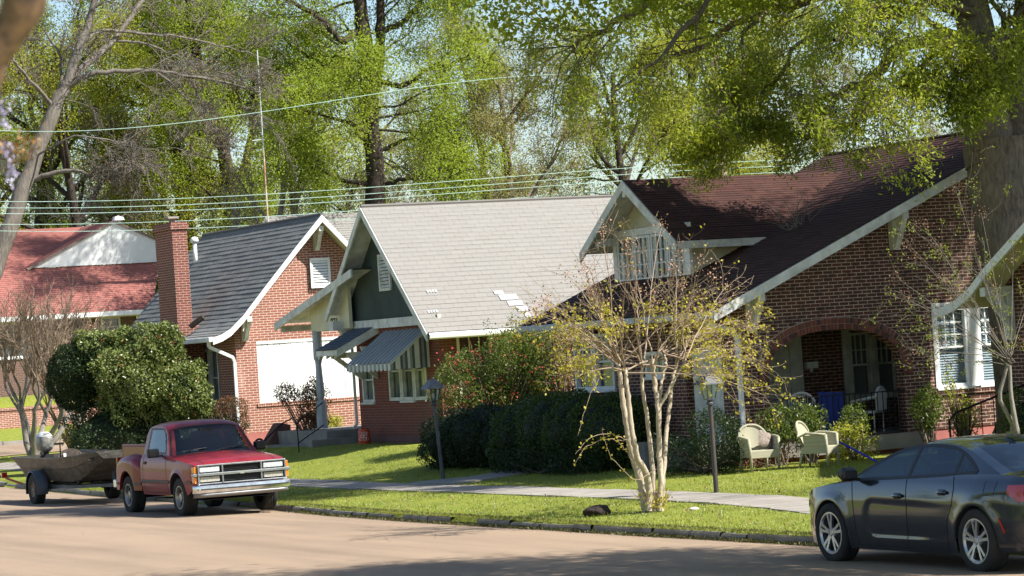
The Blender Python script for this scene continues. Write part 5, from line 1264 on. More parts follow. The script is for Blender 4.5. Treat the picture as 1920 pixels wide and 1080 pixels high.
# ================================================================== street furniture and yard things
LAMPC=plain('lamp_paint',(.045,.055,.07),.45,c2=(.07,.075,.08),scale=10)
def lamp_post(x,y,label,lean,h=2.02,rust=False):
    z0=gz1(x,y)
    o=thing('lamp_post',label,'lamp post',(x,y,z0-.03),group='lantern posts on the front lawns')
    P=lambda t,z:(x-lean[0]*z,y-lean[1]*z,z0-.03+z)
    lx=lambda z:P(0,z)
    m=MB(); m.tube([lx(0),lx(.6),lx(h-.55)],[.042,.04,.036],14); obj('pole',m,LAMPC if not rust else plain('rusty_lamp_paint',(.04,.04,.045),.6,c2=(.07,.05,.04),scale=7),o,smooth=True,angle=50)
    cx,cy,_=lx(h-.4); zb=z0-.03+h-.55
    m=MB(); m.lathe([(.035,zb-.01),(.06,zb),(.065,zb+.03),(.04,zb+.06),(.07,zb+.10)],(cx,cy,0),n=12); 
    f=[(.075,zb+.10),(.135,zb+.36)]
    for k in range(4):
        a=math.pi/4+k*math.pi/2; m.beam((cx+f[0][0]*math.cos(a)*1.2,cy+f[0][0]*math.sin(a)*1.2,f[0][1]),(cx+f[1][0]*math.cos(a)*1.2,cy+f[1][0]*math.sin(a)*1.2,f[1][1]),.018,.018)
    m.box(cx-.075,cx+.075,cy-.075,cy+.075,zb+.09,zb+.105)
    la=obj('lantern',m,LAMPC,o)
    m=MB(); q=lambda r,z:[(cx+sx*r,cy+sy*r,z) for sx,sy in ((-1,-1),(1,-1),(1,1),(-1,1))]
    A,Bq=q(.072,zb+.105),q(.125,zb+.36)
    for k in range(4): m.quad(A[k],A[(k+1)%4],Bq[(k+1)%4],Bq[k])
    obj('glass',m,glassmat('lantern_glass',(.8,.82,.8),.1,.6),la)
    m=MB(); m.lathe([(0,zb+.12),(.02,zb+.12),(.028,zb+.2),(.018,zb+.25),(0,zb+.26)],(cx,cy,0),n=10); obj('bulb',m,PANEL,la,smooth=True)
    m=MB(); A,Bq,C=q(.185,zb+.36),q(.085,zb+.50),q(.06,zb+.52); D=q(.19,zb+.34)
    for U,Vv in ((D,A),(A,Bq),(Bq,C)):
        for k in range(4): m.quad(U[k],U[(k+1)%4],Vv[(k+1)%4],Vv[k])
    m.poly(C); m.poly(D[::-1]); m.lathe([(.045,zb+.52),(.03,zb+.55),(.0,zb+.58)],(cx,cy,0),n=10); obj('cap',m,(plain('black_lamp_cap',(.06,.065,.075),.6,c2=(.04,.045,.05),scale=12) if rust else plain('weathered_lamp_cap',(.17,.18,.20),.6,c2=(.11,.12,.13),scale=12)),la)
lamp_post(25.35,55.75,'grey lantern post standing in front of the awning windows',(.052,-.02),h=2.12)
lamp_post(24.62,43.25,'black lantern post beside the pale multi-stemmed tree',(.006,-.0),h=2.06,rust=True)

WICK=None
def wicker():
    m,n,b=newmat('cream_wicker'); b.inputs['Roughness'].default_value=.7
    tc=n.nodes.new('ShaderNodeTexCoord'); w=n.nodes.new('ShaderNodeTexWave'); w.inputs['Scale'].default_value=28; w.bands_direction='Z'; n.links.new(tc.outputs['Object'],w.inputs[0])
    w2=n.nodes.new('ShaderNodeTexWave'); w2.inputs['Scale'].default_value=28; w2.bands_direction='X'; n.links.new(tc.outputs['Object'],w2.inputs[0])
    f=_mix(n,1.0,w.outputs['Color'],w2.outputs['Color'],'MULTIPLY'); col=_mix(n,f,(.32,.31,.21),(.54,.51,.38)); n.links.new(col,b.inputs['Base Color']); _bump(n,b,f,.5,.01); return m
WICK=wicker()
def wicker_chair(x,y,rz,label):
    z0=gz1(x,y); o=thing('wicker_chair',label,'chair',(x,y,z0-.01),rz,group='wicker chairs on the lawn',local=True); o.scale=(.95,.95,.92)
    # local: faces -Y
    m=MB(); m.box(-.27,.27,-.28,.25,.36,.41); m.box(-.28,.28,-.30,-.27,.26,.41)
    m.box(-.29,-.26,-.28,.25,.28,.41); m.box(.26,.29,-.28,.25,.28,.41); obj('seat',m,WICK,o,bevel=.01)
    P=[]
    for i in range(15):
        t=-1+2*i/14; x_=.30*t; yb=.26-.10*t*t; h=.40+.52*math.sqrt(max(0,1-(abs(t)*.92)**2.6))
        P.append([(x_*.95,yb,.40),(x_*1.05,yb+.07,.6),(x_*1.08,yb+.12,h-.02)])
    m=MB(); m.grid(P); m.grid([[(a,b+.022,c) for a,b,c in r] for r in P]); obj('backrest',m,WICK,o,smooth=True)
    m=MB(); rim=[r[-1] for r in P]; m.tube([(-.31,-.27,.64),(-.34,-.1,.66),(-.345,.1,.68)]+rim+[(.345,.1,.68),(.34,-.1,.66),(.31,-.27,.64)],.026,8); obj('arm_rail',m,WICK,o,smooth=True)
    for sx in (-1,1):
        m=MB(); m.grid([[(sx*.30,y_,.40),(sx*.335,y_,.64)] for y_ in np.linspace(-.26,.18,5)]); obj('arm_panel',m,WICK,o)
    for sx,sy,dy in ((-1,-1,0),(1,-1,0),(-1,1,.05),(1,1,.05)):
        m=MB(); 
        if sy<0: m.tube([(sx*.28,-.27,0),(sx*.285,-.275,.36),(sx*.31,-.27,.64)],[.024,.028,.028],8)
        else: m.tube([(sx*.27,.3,0),(sx*.26,.24,.36)],[.022,.028],8)
        obj('leg',m,WICK,o,smooth=True)
    return o
wicker_chair(27.55,46.75,R(-8),'left cream wicker armchair with a crumpled cushion, on the grass before the arch')
wicker_chair(28.32,45.95,R(38),'right cream wicker armchair turned sideways, under the porch shrubs')
def cushion():
    m=MB(); rn=np.random.default_rng(3); P=[]
    for i in range(13):
        r=[]
        for j in range(13):
            a=i/12*2-1; b=j/12*2-1; d=max(0,(1-a**4)*(1-b**4)); r.append((.17*a,.05*b*0+.05*d,.15*b+.01*math.sin(7*a+5*b)))
        P.append(r)
    m.grid(P); m.grid([[(x,-y,z) for x,y,z in r] for r in P])
    o=obj('cushion',m,plain('striped_cushion',(.30,.24,.2),.8,c2=(.10,.08,.07),scale=22,objspace=True),smooth=True,origin=(0,0,0)); o.location=(27.72,46.78,gz1(27.6,46.8)+.54); o.rotation_euler=(R(-15),R(20),R(10)); tag(o,'crumpled brown cushion lying on the left wicker chair','cushion')
cushion()
def broom():
    m=MB(); a=np.array(atw(1567,825,46.3)); b=np.array(atw(1608,858,45.9)); d=(b-a); b=a+d*1.9; b[2]=max(b[2],gz1(b[0],b[1])+.02)
    m.tube([a,b],.018,8); o=obj('broom_handle',m,plain('bright_blue_plastic',(.01,.03,.55),.4),origin=tuple(a)); tag(o,'bright blue broom handle leaning in the porch bed','broom')
broom()
# orange box beside the porch steps
def orange_box():
    x,y=28.85,68.0; z=gz1(x,y); o=thing('orange_bucket','orange plastic bucket turned upside down beside the porch steps','bucket',(x,y,z))
    m=MB(); m.lathe([(.155,z),(.165,z+.005),(.165,z+.03),(.157,z+.035),(.157,z+.06),(.162,z+.065),(.162,z+.075),(.155,z+.08),(.137,z+.355),(.130,z+.365),(0,z+.365)],(x,y,0),n=32); obj('body',m,plain('orange_plastic',(.62,.075,.012),.4,c2=(.5,.055,.01)),o,smooth=True,angle=50)
    # lettering printed round the side, standing on its head like the bucket
    az=math.atan2(-y*0-1,-.35)
    for body,zz,s in (('THIS.',.105+.17,.085),('DO',.085+.11,.125),("LET'S",.115,.085)):
        n=len(body)
        for i,chh in enumerate(body):
            k=(n-1)/2-i; aa=R(-116)+k*s*.62/.15*-1*-1; r=.158-.075*(zz-.08)+.0005
            px,py=x+r*math.cos(aa),y+r*math.sin(aa)
            text_on(o,'letter',chh,(px,py,z+zz),(R(90),R(180),aa+R(90)),s,PANEL,.002)
orange_box()
def barrow():
    x,y,z=28.6,72.6,gz1(28.6,72.6); o=thing('wheelbarrow','rusty wheelbarrow tipped against the brick wall by the steps','wheelbarrow',(x,y,z))
    m=MB(); m.prism([(x-.55,y,z+.05),(x+.15,y,z+.05),(x+.2,y+.1,z+.55),(x-.1,y+.1,z+.62)],(0,.5,0)); obj('tray',m,plain('rusty_barrow',(.13,.055,.04),.7,c2=(.09,.04,.03)),o,bevel=.03)
    m=MB(); m.tube([(x-.75+.12*math.cos(t),y,z+.12+.12*math.sin(t)) for t in np.linspace(0,2*math.pi,14)],.03,6); obj('wheel',m,TYRE,o)
    m=MB(); m.tube([(x-.7,y-.03,z+.12),(x-.1,y-.03,z+.6),(x+.3,y,z+.75)],.02,6); obj('handle',m,BLACK,o)
    o=thing('hose_reel','dark green garden hose coil standing by the steps','hose',(x+.5,y-.3,z)); m=MB()
    for k in range(5): m.tube([(x+.5+(.32-.02*k)*math.cos(t),y-.3+.03*k,z+.42+(.38-.02*k)*math.sin(t)) for t in np.linspace(0,2*math.pi,22)],.016,5)
    obj('hose',m,plain('green_hose',(.02,.10,.07),.4),o); m=MB(); m.beam((x+.35,y-.3,z),(x+.5,y-.3,z+.7),.03,.03); m.beam((x+.65,y-.3,z),(x+.5,y-.3,z+.7),.03,.03); obj('stand',m,BLACK,o)
barrow()
# porch furniture
def porch_stuff():
    WR=plain('white_porch_chair',(.62,.62,.58),.6)
    def ch(x,y,rz,label):
        o=thing('porch_chair',label,'chair',(x,y,.63),rz,group='white chairs on the porch',local=True)
        m=MB(); m.box(-.25,.25,-.24,.24,.38,.43); obj('seat',m,WR,o,bevel=.01)
        m=MB(); P=[[(.26*t,.24+.05,.43),(.28*t,.30,.6+.28*math.sqrt(max(0,1-t*t*.9)))] for t in np.linspace(-1,1,13)]; 
        for a,b in P: m.tube([a,b],.008,4)
        m.tube([p[1] for p in P],.025,8); obj('backrest',m,WR,o)
        for sx in (-1,1):
            m=MB(); m.tube([(sx*.28,.28,.7),(sx*.31,0,.66),(sx*.29,-.24,.62)],.024,8); obj('armrest',m,WR,o)
            for sy in (-1,1):
                m=MB(); m.tube([(sx*.24,sy*.22,0),(sx*.25,sy*.23,.4 if sy>0 else .62)],.02,6); obj('leg',m,WR,o)
        return o
    ch(30.05,49.45,R(165),'white porch chair behind the railing, left of the blue cloth')
    ch(31.55,49.3,R(215),'white porch chair at the right end of the railing')
    m=MB(); P=[]
    for i in range(9):
        t=i/8; P.append([(30.45+.55*t+.02*math.sin(9*t),49.3-.04*math.sin(14*t+s),1.50-s*.75-.04*t) for s in np.linspace(0,1,6)])
    m.grid(P); o=obj('blue_cloth',m,plain('royal_blue_cloth',(.02,.045,.26),.8),origin=(30.7,49.3,1.1),smooth=True); tag(o,'royal blue cloth hung over a chair behind the railing','cloth')
    m=MB(); m.box(27.3,27.6,49.0,49.6,gz1(27.4,49.3),gz1(27.4,49.3)+.25); o=obj('planter',m,plain('dark_green_planter',(.03,.05,.04),.6),bevel=.02,origin=(27.45,49.3,.3)); tag(o,'dark planter trough at the foot of the entry steps','planter')
porch_stuff()
# dark stone and pale stone by the tree
def stones():
    for nm,x,y,r,c,label in (('dark_rock',21.35,41.25,.17,(.035,.022,.018),'dark reddish rock lying left of the pale tree base'),('pale_rock',22.3,39.9,.06,(.55,.5,.42),'small pale rock lying right of the pale tree base')):
        import bmesh
        bm=bmesh.new(); bmesh.ops.create_icosphere(bm,subdivisions=3,radius=r); rn=random.Random(2)
        from mathutils import noise
        for v in bm.verts:
            n_=noise.noise(v.co*9)*.25*r/.17*r*5; v.co=v.co*(1+n_*1.0); v.co.z*=.6; v.co.x*=1.4
        me=bpy.data.meshes.new(nm); bm.to_mesh(me); bm.free(); me.materials.append(plain(nm,c,.9,bump=.5,bscale=30)); o=bpy.data.objects.new(nm,me); COL.objects.link(o); o.location=(x,y,gz1(x,y)+r*.35); tag(o,label,'rock')
stones()
# pole, transformer, wires, mast
def utility():
    x,y=46.95,80.8; o=thing('utility_pole','brown wooden utility pole with grey transformer behind the maroon roof','utility pole',(x,y,.8))
    WOOD=barkmat('pole_wood',(.26,.20,.15),(.16,.12,.09),5)
    m=MB(); m.tube([(x,y,.8),(x,y,11.5)],[.17,.13],12); obj('pole',m,WOOD,o,smooth=True)
    m=MB(); m.beam((x-.1,y-.15,10.15),(x+.75,y-.15,10.1),.1,.1); m.beam((x+.3,y-.15,10.1),(x+.05,y-.15,9.6),.06,.06); obj('crossarm',m,WOOD,o)
    for dx in (.35,.65):
        m=MB(); m.lathe([(0,10.15),(.05,10.16),(.03,10.2),(.055,10.24),(.03,10.28),(0,10.3)],(x+dx,y-.15,0),n=8); obj('insulator',m,plain('teal_insulator',(.15,.4,.35),.2),o,smooth=True)
    TRM=plain('transformer_grey',(.55,.58,.6),.4,c2=(.4,.42,.44))
    m=MB(); m.lathe([(0,7.9),(.25,7.9),(.26,8.0),(.26,8.75),(.28,8.78),(.22,8.86),(0,8.9)],(x-.42,y-.1,0),n=20); tr=obj('transformer',m,TRM,o,smooth=True,angle=40)
    m=MB()
    for dx in (-.12,.1): m.lathe([(.0,8.86),(.05,8.88),(.03,8.95),(.05,9.0),(.02,9.08),(0,9.1)],(x-.42+dx,y-.1,0),n=8)
    obj('bushing',m,plain('brown_bushing',(.12,.06,.04),.3),tr)
    WM=plain('oxidised_wire',(.30,.45,.38),.5,c2=(.38,.5,.44))
    names=['topmost lower cable','second lower cable','third lower cable','fourth lower cable','bottom lower cable']
    zs_=[(377,364,339,310),(389,376,351,322),(400,386,362,334),(420,406,380,352),(432,422,394,366)]
    lab=['highest of the five close wires crossing in front of the trees','second wire down of the five close wires','middle wire of the five close wires','fourth wire down of the five close wires','lowest of the five wires, running just over the rooftops']
    for k,ys in enumerate(zs_):
        pts=[atw(px,py,80.8+.25*k) for px,py in ((-60,ys[0]+3),(0,ys[0]),(240,(ys[0]+ys[1])/2+1),(480,ys[1]),(690,(ys[1]+ys[2])/2+1),(900,ys[2]),(1080,(ys[2]+ys[3])/2+1),(1256,ys[3])) ]
        pts.append((x+.1,y,pts[-1][2]+.12)); pts.append((x+9,y+.2,pts[-1][2]-.35))
        # smooth resample
        A=np.array(pts); t=np.arange(len(A)); tt=np.linspace(0,len(A)-1,60)
        F=[np.polyfit(A[:,0],A[:,j],3) for j in (1,2)]; xs=np.linspace(A[0,0],A[-1,0],50)
        m=MB(); m.tube([(q,np.polyval(F[0],q),np.polyval(F[1],q)) for q in xs],.0095,5,caps=False)
        o=obj('power_line',m,WM,origin=(40,80.8,7)); tag(o,lab[k],'wire','overhead wires')
    m=MB(); A=np.array([atw(px,py,81) for px,py in ((-60,246),(50,240),(490,210),(950,155),(1130,128))]+[(x+.6,81,10.2)]); F=np.polyfit(A[:,0],A[:,2],3)
    m.tube([(q,81,np.polyval(F,q)) for q in np.linspace(A[0,0],A[-1,0],50)],.0095,5,caps=False); o=obj('power_line',m,WM,origin=(40,81,9)); tag(o,'single wire high above the five others','wire','overhead wires')
    o=thing('antenna_mast','tall thin white and rust mast rising behind the dark shingle roof','antenna',(33.85,86.3,2))
    m=MB(); m.tube([(33.85,86.3,2),(33.85,86.3,9.3)],.026,8); obj('lower_pole',m,plain('white_rust_pole',(.6,.58,.55),.5,c2=(.45,.2,.09),scale=1.1),o)
    m=MB(); m.tube([(33.85,86.3,9.3),(33.85,86.3,12.4)],.018,8); m.beam((33.5,86.3,9.6),(33.9,86.3,9.63),.02,.02); obj('upper_pole',m,plain('pale_pole',(.6,.62,.64),.4),o)
utility()
# ================================================================== vegetation
def unit(v): return v/np.maximum(np.linalg.norm(v,axis=-1,keepdims=True),1e-9)
def leaf_arrays(P,L,W,rg,droop=0,dirs=None,curl=0.0):
    n=len(P); a=unit(rg.normal(size=(n,3))+(0,0,-droop)) if dirs is None else unit(dirs+rg.normal(size=(n,3))*.5)
    b=unit(np.cross(a,rg.normal(size=(n,3))))
    l=(L*rg.uniform(.6,1.3,n))[:,None]; w=(W*rg.uniform(.7,1.3,n))[:,None]
    V=np.stack([P,P+a*l*.45+b*w*.5,P+a*l,P+a*l*.45-b*w*.5],1).reshape(-1,3)
    F=np.arange(4*n).reshape(n,4); return V,F
def tubes_np(lines,sides=5):
    # lines: list of (pts (n,3), radii)
    Vs=[];Fs=[];b=0
    for pts,rad,k in lines:
        pts=np.asarray(pts,float); n=len(pts); d=np.gradient(pts,axis=0); d=unit(d)
        ref=np.array([.3,.2,.93]) if abs(d[0]@np.array([.3,.2,.93]))<.9 else np.array([.9,.3,.1])
        r=unit(np.cross(d,ref)); u=np.cross(r,d); t=np.arange(k)*2*np.pi/k
        ring=pts[:,None,:]+(r[:,None,:]*np.cos(t)[None,:,None]+u[:,None,:]*np.sin(t)[None,:,None])*np.asarray(rad)[:,None,None]
        Vs.append(ring.reshape(-1,3)); i=np.arange(n-1)[:,None]*k; j=np.arange(k)[None,:]; j2=(j+1)%k
        F=np.stack([b+i+j,b+i+j2,b+i+k+j2,b+i+k+j],-1).reshape(-1,4); Fs.append(F); b+=n*k
    return np.concatenate(Vs),np.concatenate(Fs)
def limb(p,d,L,n,rg,wander=.15,grav=0.0,up=0.0):
    pts=[np.array(p,float)]; d=np.array(d,float); d/=np.linalg.norm(d)
    for i in range(n):
        d=d+rg.normal(size=3)*wander+np.array([0,0,up-grav]); d/=np.linalg.norm(d); pts.append(pts[-1]+d*L/n)
    return np.array(pts)
MINR=[.004]
def branch_rec(pts,r0,level,maxl,cfg,rg,lines,tips):
    # spawn children along pts
    nch,ratio,ang,wander,grav,up=cfg[level]
    L=np.linalg.norm(np.diff(pts,axis=0),axis=1).sum()
    for c in range(nch):
        t=rg.uniform(.25,1.0) if level>0 else rg.uniform(.35,1.0)
        f=t*(len(pts)-1); i=min(int(f),len(pts)-2); p=pts[i]+(pts[i+1]-pts[i])*(f-i); d=unit(pts[i+1]-pts[i])
        pr=unit(np.cross(d,rg.normal(size=3))); a=ang*rg.uniform(.6,1.3); nd=d*math.cos(a)+pr*math.sin(a)
        l=L*ratio*rg.uniform(.6,1.25)*(1.15-.5*t); nseg=6 if level<maxl-1 else 4
        q=limb(p,nd,l,nseg,rg,wander,grav,up); rr=r0*(1-.65*t)*.55
        rad=np.linspace(max(rr,MINR[0]),max(rr*.25,MINR[0]*.65),len(q)); lines.append((q,rad,6 if level==0 else (4 if level==1 else 3)))
        if level+1<maxl: branch_rec(q,rr,level+1,maxl,cfg,rg,lines,tips)
        else: tips.append(q)
def sample_tips(tips,n,spread,rg):
    T=np.concatenate([t[1:] for t in tips]) if tips else np.zeros((1,3)); i=rg.integers(0,len(T),n)
    return T[i]+rg.normal(size=(n,3))*spread

BARKP.node_tree
BARKM=barkmat('grey_lichen_bark',(.22,.195,.165),(.085,.072,.062),6)
LG=leafmat('spring_green_leaf',(.42,.50,.06),(.28,.37,.045),.55,.5,c3=(.24,.30,.04))
LY=leafmat('yellow_green_leaf',(.54,.53,.075),(.40,.43,.06),.55,.5,c3=(.30,.32,.05))
LO=leafmat('olive_bud_leaf',(.44,.39,.14),(.30,.30,.10),.45,.4,c3=(.18,.16,.08))
LD=leafmat('deep_green_leaf',(.12,.17,.04),(.07,.11,.025),.3,.5)
LOAK=leafmat('oak_spring_leaf',(.50,.50,.065),(.33,.38,.045),.58,.7,c3=(.20,.27,.035))
LHOL=leafmat('holly_leaf',(.16,.20,.045),(.085,.125,.03),.2,1.5,rough=.3,c3=(.20,.23,.08))
LHED=leafmat('hedge_leaf',(.022,.045,.012),(.014,.030,.010),.15,2,rough=.5)
LMYR=leafmat('myrtle_spring_leaf',(.54,.50,.05),(.44,.42,.045),.45,2,c3=(.38,.31,.05))
LSHR=leafmat('shrub_leaf',(.19,.25,.05),(.10,.15,.03),.35,2.5,rough=.4)
LRED=plain('red_blossom',(.55,.05,.06),.6,c2=(.40,.035,.05),scale=9)
LBRN=plain('dry_seed_head',(.26,.15,.09),.9,c2=(.15,.085,.055),scale=12)
LRD2=leafmat('reddish_leaf',(.22,.09,.05),(.12,.13,.05),.3,4)

def bg_tree(seed,H,trunk_r,cfg,leafn,lsize,spread,lmat,bmat,fork=2,leanx=0,base=.28,maxl=3,crown_lo=.0):
    """one tree, local coordinates, returns a root object"""
    rg=np.random.default_rng(seed); lines=[];tips=[]
    tr=limb((0,0,0),(leanx,rg.normal()*.03,1),H*.72,10,rg,.05,0,.03); rad=np.linspace(trunk_r,trunk_r*.35,len(tr)); rad[0]*=1.35
    lines.append((tr,rad,10)); mains=[]
    nm=cfg['mains']
    for k in range(nm):
        t=base+(1-base)*(k+rg.uniform(0,.8))/nm; t=min(t,.999); f=t*(len(tr)-1); i=min(int(f),len(tr)-2); p=tr[i]+(tr[i+1]-tr[i])*(f-i)
        az=k*2.4+rg.uniform(-.4,.4); el=cfg.get('el',.5)+.6*(t-base)
        d=np.array([math.cos(az)*math.cos(el),math.sin(az)*math.cos(el),math.sin(el)])
        l=H*cfg.get('spread',.34)*rg.uniform(.7,1.15)*(1.2-.55*t); q=limb(p,d,l,8,rg,.13,0,cfg.get('up',.05)); rr=trunk_r*(.55-.25*t)
        lines.append((q,np.linspace(rr,rr*.3,len(q)),7)); branch_rec(q,rr,0,maxl,cfg['lv'],rg,lines,tips)
    root=bpy.data.objects.new('background_tree',None); COL.objects.link(root); OFF[root.name]=(0,0,0)
    V,F=tubes_np(lines); t=np_mesh('trunk',V,F,bmat,root,smooth=True)
    if leafn:
        P=sample_tips(tips,leafn,spread,rg); V,F=leaf_arrays(P,lsize,lsize*.6,rg); np_mesh('crown',V,F,lmat,root)
    return root
CF={'mains':11,'spread':.34,'el':.35,'up':.05,'lv':[(7,.5,.8,.18,0,.03),(6,.5,.8,.22,0,.03),(4,.5,.8,.25,0,.0)]}
CO={'mains':12,'spread':.30,'el':.6,'up':.04,'lv':[(7,.5,.7,.2,0,.05),(6,.5,.8,.22,0,.04),(4,.55,.8,.25,0,.0)]}
MINR[0]=.013
protos={
 'green':bg_tree(11,20,.42,CF,42000,.105,.32,LG,BARKD,base=.25),
 'lime':bg_tree(12,19,.3,CF,44000,.10,.34,LY,BARKD,base=.15),
 'olive':bg_tree(13,19,.28,CO,40000,.085,.28,LO,BARK,base=.15),
 'deep':bg_tree(14,12,.25,CF,30000,.13,.25,LD,BARKD,base=.1),
 'limeb':bg_tree(15,9,.14,CF,26000,.095,.25,LY,BARKD,base=.05),
 'bare':bg_tree(16,18,.24,CO,3500,.10,.2,LO,BARKG,base=.2),
}
used={}
KLAB={'green':('fresh green leafy tree','background trees in fresh leaf'),'lime':('yellow-green spring tree','background trees in yellow-green leaf'),
 'olive':('olive budding tree','background trees just budding'),'deep':('dark evergreen tree','dark background evergreens'),'limeb':('low yellow-green understorey tree','understorey trees'),'bare':('bare grey tree','bare background trees')}
def plant(kind,px,d,sc,rz,label,z=None,zs=1.0):
    p=atd(px,640,d); u,w=float(p[0]),float(p[1]); zz=gz1(u,w)-.1 if z is None else z
    src=protos[kind]
    if kind not in used: o=src; used[kind]=1
    else: o=copy_tree(src)
    o.location=(u,w,zz); o.rotation_euler=(0,0,rz); o.scale=(sc,sc,sc*zs)
    tag(o,label,'tree',KLAB[kind][1]); return o
T=[ # kind, x in frame, distance, scale, turn
 ('lime',560,135,.95,1.0,'yellow-green tree filling the gap left of the central tree'),
 ('lime',180,128,1.0,2.8,'yellow-green tree behind the white gable of the red roof'),
 ('green',60,135,1.0,5.2,'green tree behind the red roof at the left edge'),
 ('lime',390,150,1.1,3.3,'yellow-green tree far behind the chimney'),
 ('olive',1010,120,.92,.4,'olive-brown budding tree above the right end of the pale grey roof'),
 ('olive',930,142,1.0,1.9,'thin budding tree at the sky gap right of the central tree'),
 ('deep',960,116,.75,.9,'dark evergreen low behind the pale grey ridge'),
 ('lime',1190,125,.92,1.3,'bright yellow-green tree behind the dormer ridge'),
 ('limeb',1130,108,.75,2.0,'low yellow-green tree just above the dormer peak'),
 ('green',1290,138,1.0,.2,'green tree left of the utility pole'),
 ('lime',1420,132,.95,3.9,'yellow-green tree right of the utility pole'),
 ('olive',1560,135,.9,2.3,'budding tree above the maroon ridge'),
 ('bare',1690,128,.62,1.1,'pale bare tree low over the maroon ridge by the oak'),
 ('olive',1800,150,.72,4.2,'low hazy tree behind the oak trunk'),
 ('limeb',600,100,.62,.5,'low bright green tree above the gap between the grey roofs'),
 ('limeb',520,112,.7,1.7,'low bright green tree behind the antenna mast'),
 ('limeb',800,118,.72,2.9,'low leafy tree above the middle of the pale grey ridge'),
 ('deep',250,140,.8,2.2,'dark evergreen behind the chimney and white gable'),
 ('deep',90,150,.8,3.1,'dark evergreen far behind the red roof'),
 ('bare',860,150,.9,2.0,'bare tree seen through the central green tree'),
 ('bare',150,134,1.0,2.6,'bare twiggy grey tree in front of the green trees at the left'),
 ('bare',500,118,.8,.6,'bare twiggy grey tree right of the antenna mast'),
 ('bare',280,131,.85,4.6,'bare twiggy tree just behind the white gable'),
 ('deep',1350,150,.95,1.2,'dark evergreen behind the transformer'),
 ('olive',760,160,.95,.9,'budding tree far behind the central tree'),
 ('olive',300,165,1.1,3.0,'budding tree far behind the twin trunks'),
 ('limeb',440,98,.5,.9,'small bright bush-like tree over the dark shingle ridge'),
 ('green',-40,160,1.2,.9,'green tree beyond the left edge'),
 ('lime',1960,170,1.0,.9,'yellow-green tree beyond the right edge'),
]
for k in T: plant(*k)
def hand_tree(label,W,limbs,cfg,leafn,lsize,seed,spread=.3,lmat=None,bark=None,group='trees with dark trunks behind the houses'):
    rg=np.random.default_rng(seed); P=lambda x,y,dw=0: atw(x,y,W+dw); lines=[];tips=[]
    b=P(*limbs[0][0][0]); base=(float(b[0]),W,gz1(b[0],W)); h=thing('background_tree',label,'tree',base,group=group)
    for pts,r0,r1,subs in limbs:
        A=np.array([P(*q) for q in pts]); 
        if pts is limbs[0][0]: A=np.vstack([[A[0][0]+.1,A[0][1],base[2]-.2],A])
        t=np.linspace(0,len(A)-1,len(A)*4); q=np.stack([np.interp(t,np.arange(len(A)),A[:,j]) for j in range(3)],1)
        for _ in range(3): q[1:-1]=(q[:-2]+q[1:-1]*2+q[2:])/4
        q[1:]+=rg.normal(size=(len(q)-1,3))*.03; lines.append((q,np.linspace(r0,r1,len(q))*(1+.05*rg.normal(size=len(q))),9))
        if subs: branch_rec(q,max(r0*.45,.05),0,3,cfg,rg,lines,tips)
        else:
            zlo=5.5
            for k in range(24):
                c_=q[rg.integers(2,len(q))]; 
                if c_[2]<zlo: continue
                a_=rg.uniform(0,6.28); l_=limb(c_,(math.cos(a_),math.sin(a_),rg.uniform(-.1,.7)),rg.uniform(2.2,4.5),6,rg,.16); lines.append((l_,np.linspace(.06,.02,7),5)); branch_rec(l_,.05,0,3,[(4,.5,.8,.2,.03,.02),(5,.5,.8,.22,.03,.0),(4,.5,.8,.25,.0,0)],rg,lines,tips)
    V,F=tubes_np(lines); np_mesh('trunk',V,F,bark or BARKD,h,smooth=True)
    V,F=leaf_arrays(sample_tips(tips,leafn,spread,rg),lsize,lsize*.6,rg); np_mesh('crown',V,F,lmat or LG,h)
HC=[(8,.5,.8,.2,.03,.02),(7,.5,.8,.22,.03,.0),(5,.5,.8,.25,.0,0)]
hand_tree('big forked tree with thick dark trunk and fresh green leaves behind the pale grey roof',107,[
 ([(706,385),(702,300),(697,220),(690,130),(678,40),(672,-60),(660,-200)],.42,.22,0),
 ([(697,190,.5),(712,110,.5),(715,50,.6),(708,-40,.8),(720,-160,1)],.26,.12,1),
 ([(690,170),(660,150,1),(610,125,1.5),(560,95,2),(520,60,2.5)],.13,.04,1),
 ([(664,60),(640,85,-.5),(612,40,-1),(560,10,-1.4),(500,-20,-2)],.16,.05,1),
 ([(705,150,.5),(760,165,0),(800,130,-.5),(850,120,-1),(890,100,-1)],.12,.04,1),
 ([(716,60,.6),(760,40,.5),(800,-10,.3),(850,-60,0)],.13,.05,1),
 ([(722,345),(760,335,-1),(820,318,-2),(900,318,-2.5)],.10,.03,1),
 ([(690,345),(640,340,.5),(590,310,1),(540,290,1.5)],.10,.03,1),
 ([(700,290),(740,270,1),(790,250,1.5),(850,240,2)],.09,.03,1),
 ([(695,250),(650,230,-1),(600,215,-1.6),(550,200,-2)],.09,.03,1),
 ([(655,-60),(600,-120,0),(540,-140,0)],.14,.05,1),([(708,-40,.8),(780,-110,0),(850,-150,0)],.12,.05,1)],HC,120000,.10,301,spread=.38)
hand_tree('tree with two dark parallel trunks behind the white gable and chimney',125,[
 ([(345,400),(340,330),(325,230),(305,130),(285,20),(270,-100)],.40,.2,0),
 ([(340,330,.5),(335,240,.8),(326,160,1),(322,60,1.2),(330,-80,1.4)],.26,.13,1),
 ([(325,230),(280,200,1),(230,190,1),(190,150,1)],.12,.04,1),([(330,200,1),(380,170,0),(420,160,-1)],.12,.04,1),([(300,110),(250,70,0),(200,60,0)],.12,.04,1),
 ([(325,120,1),(370,70,1),(420,50,1)],.10,.04,1),([(342,340),(290,330,-1),(240,330,-1)],.10,.03,1),([(285,20),(330,-30,0),(380,-60,0)],.12,.05,1)],HC,80000,.10,302,spread=.38,lmat=LY)
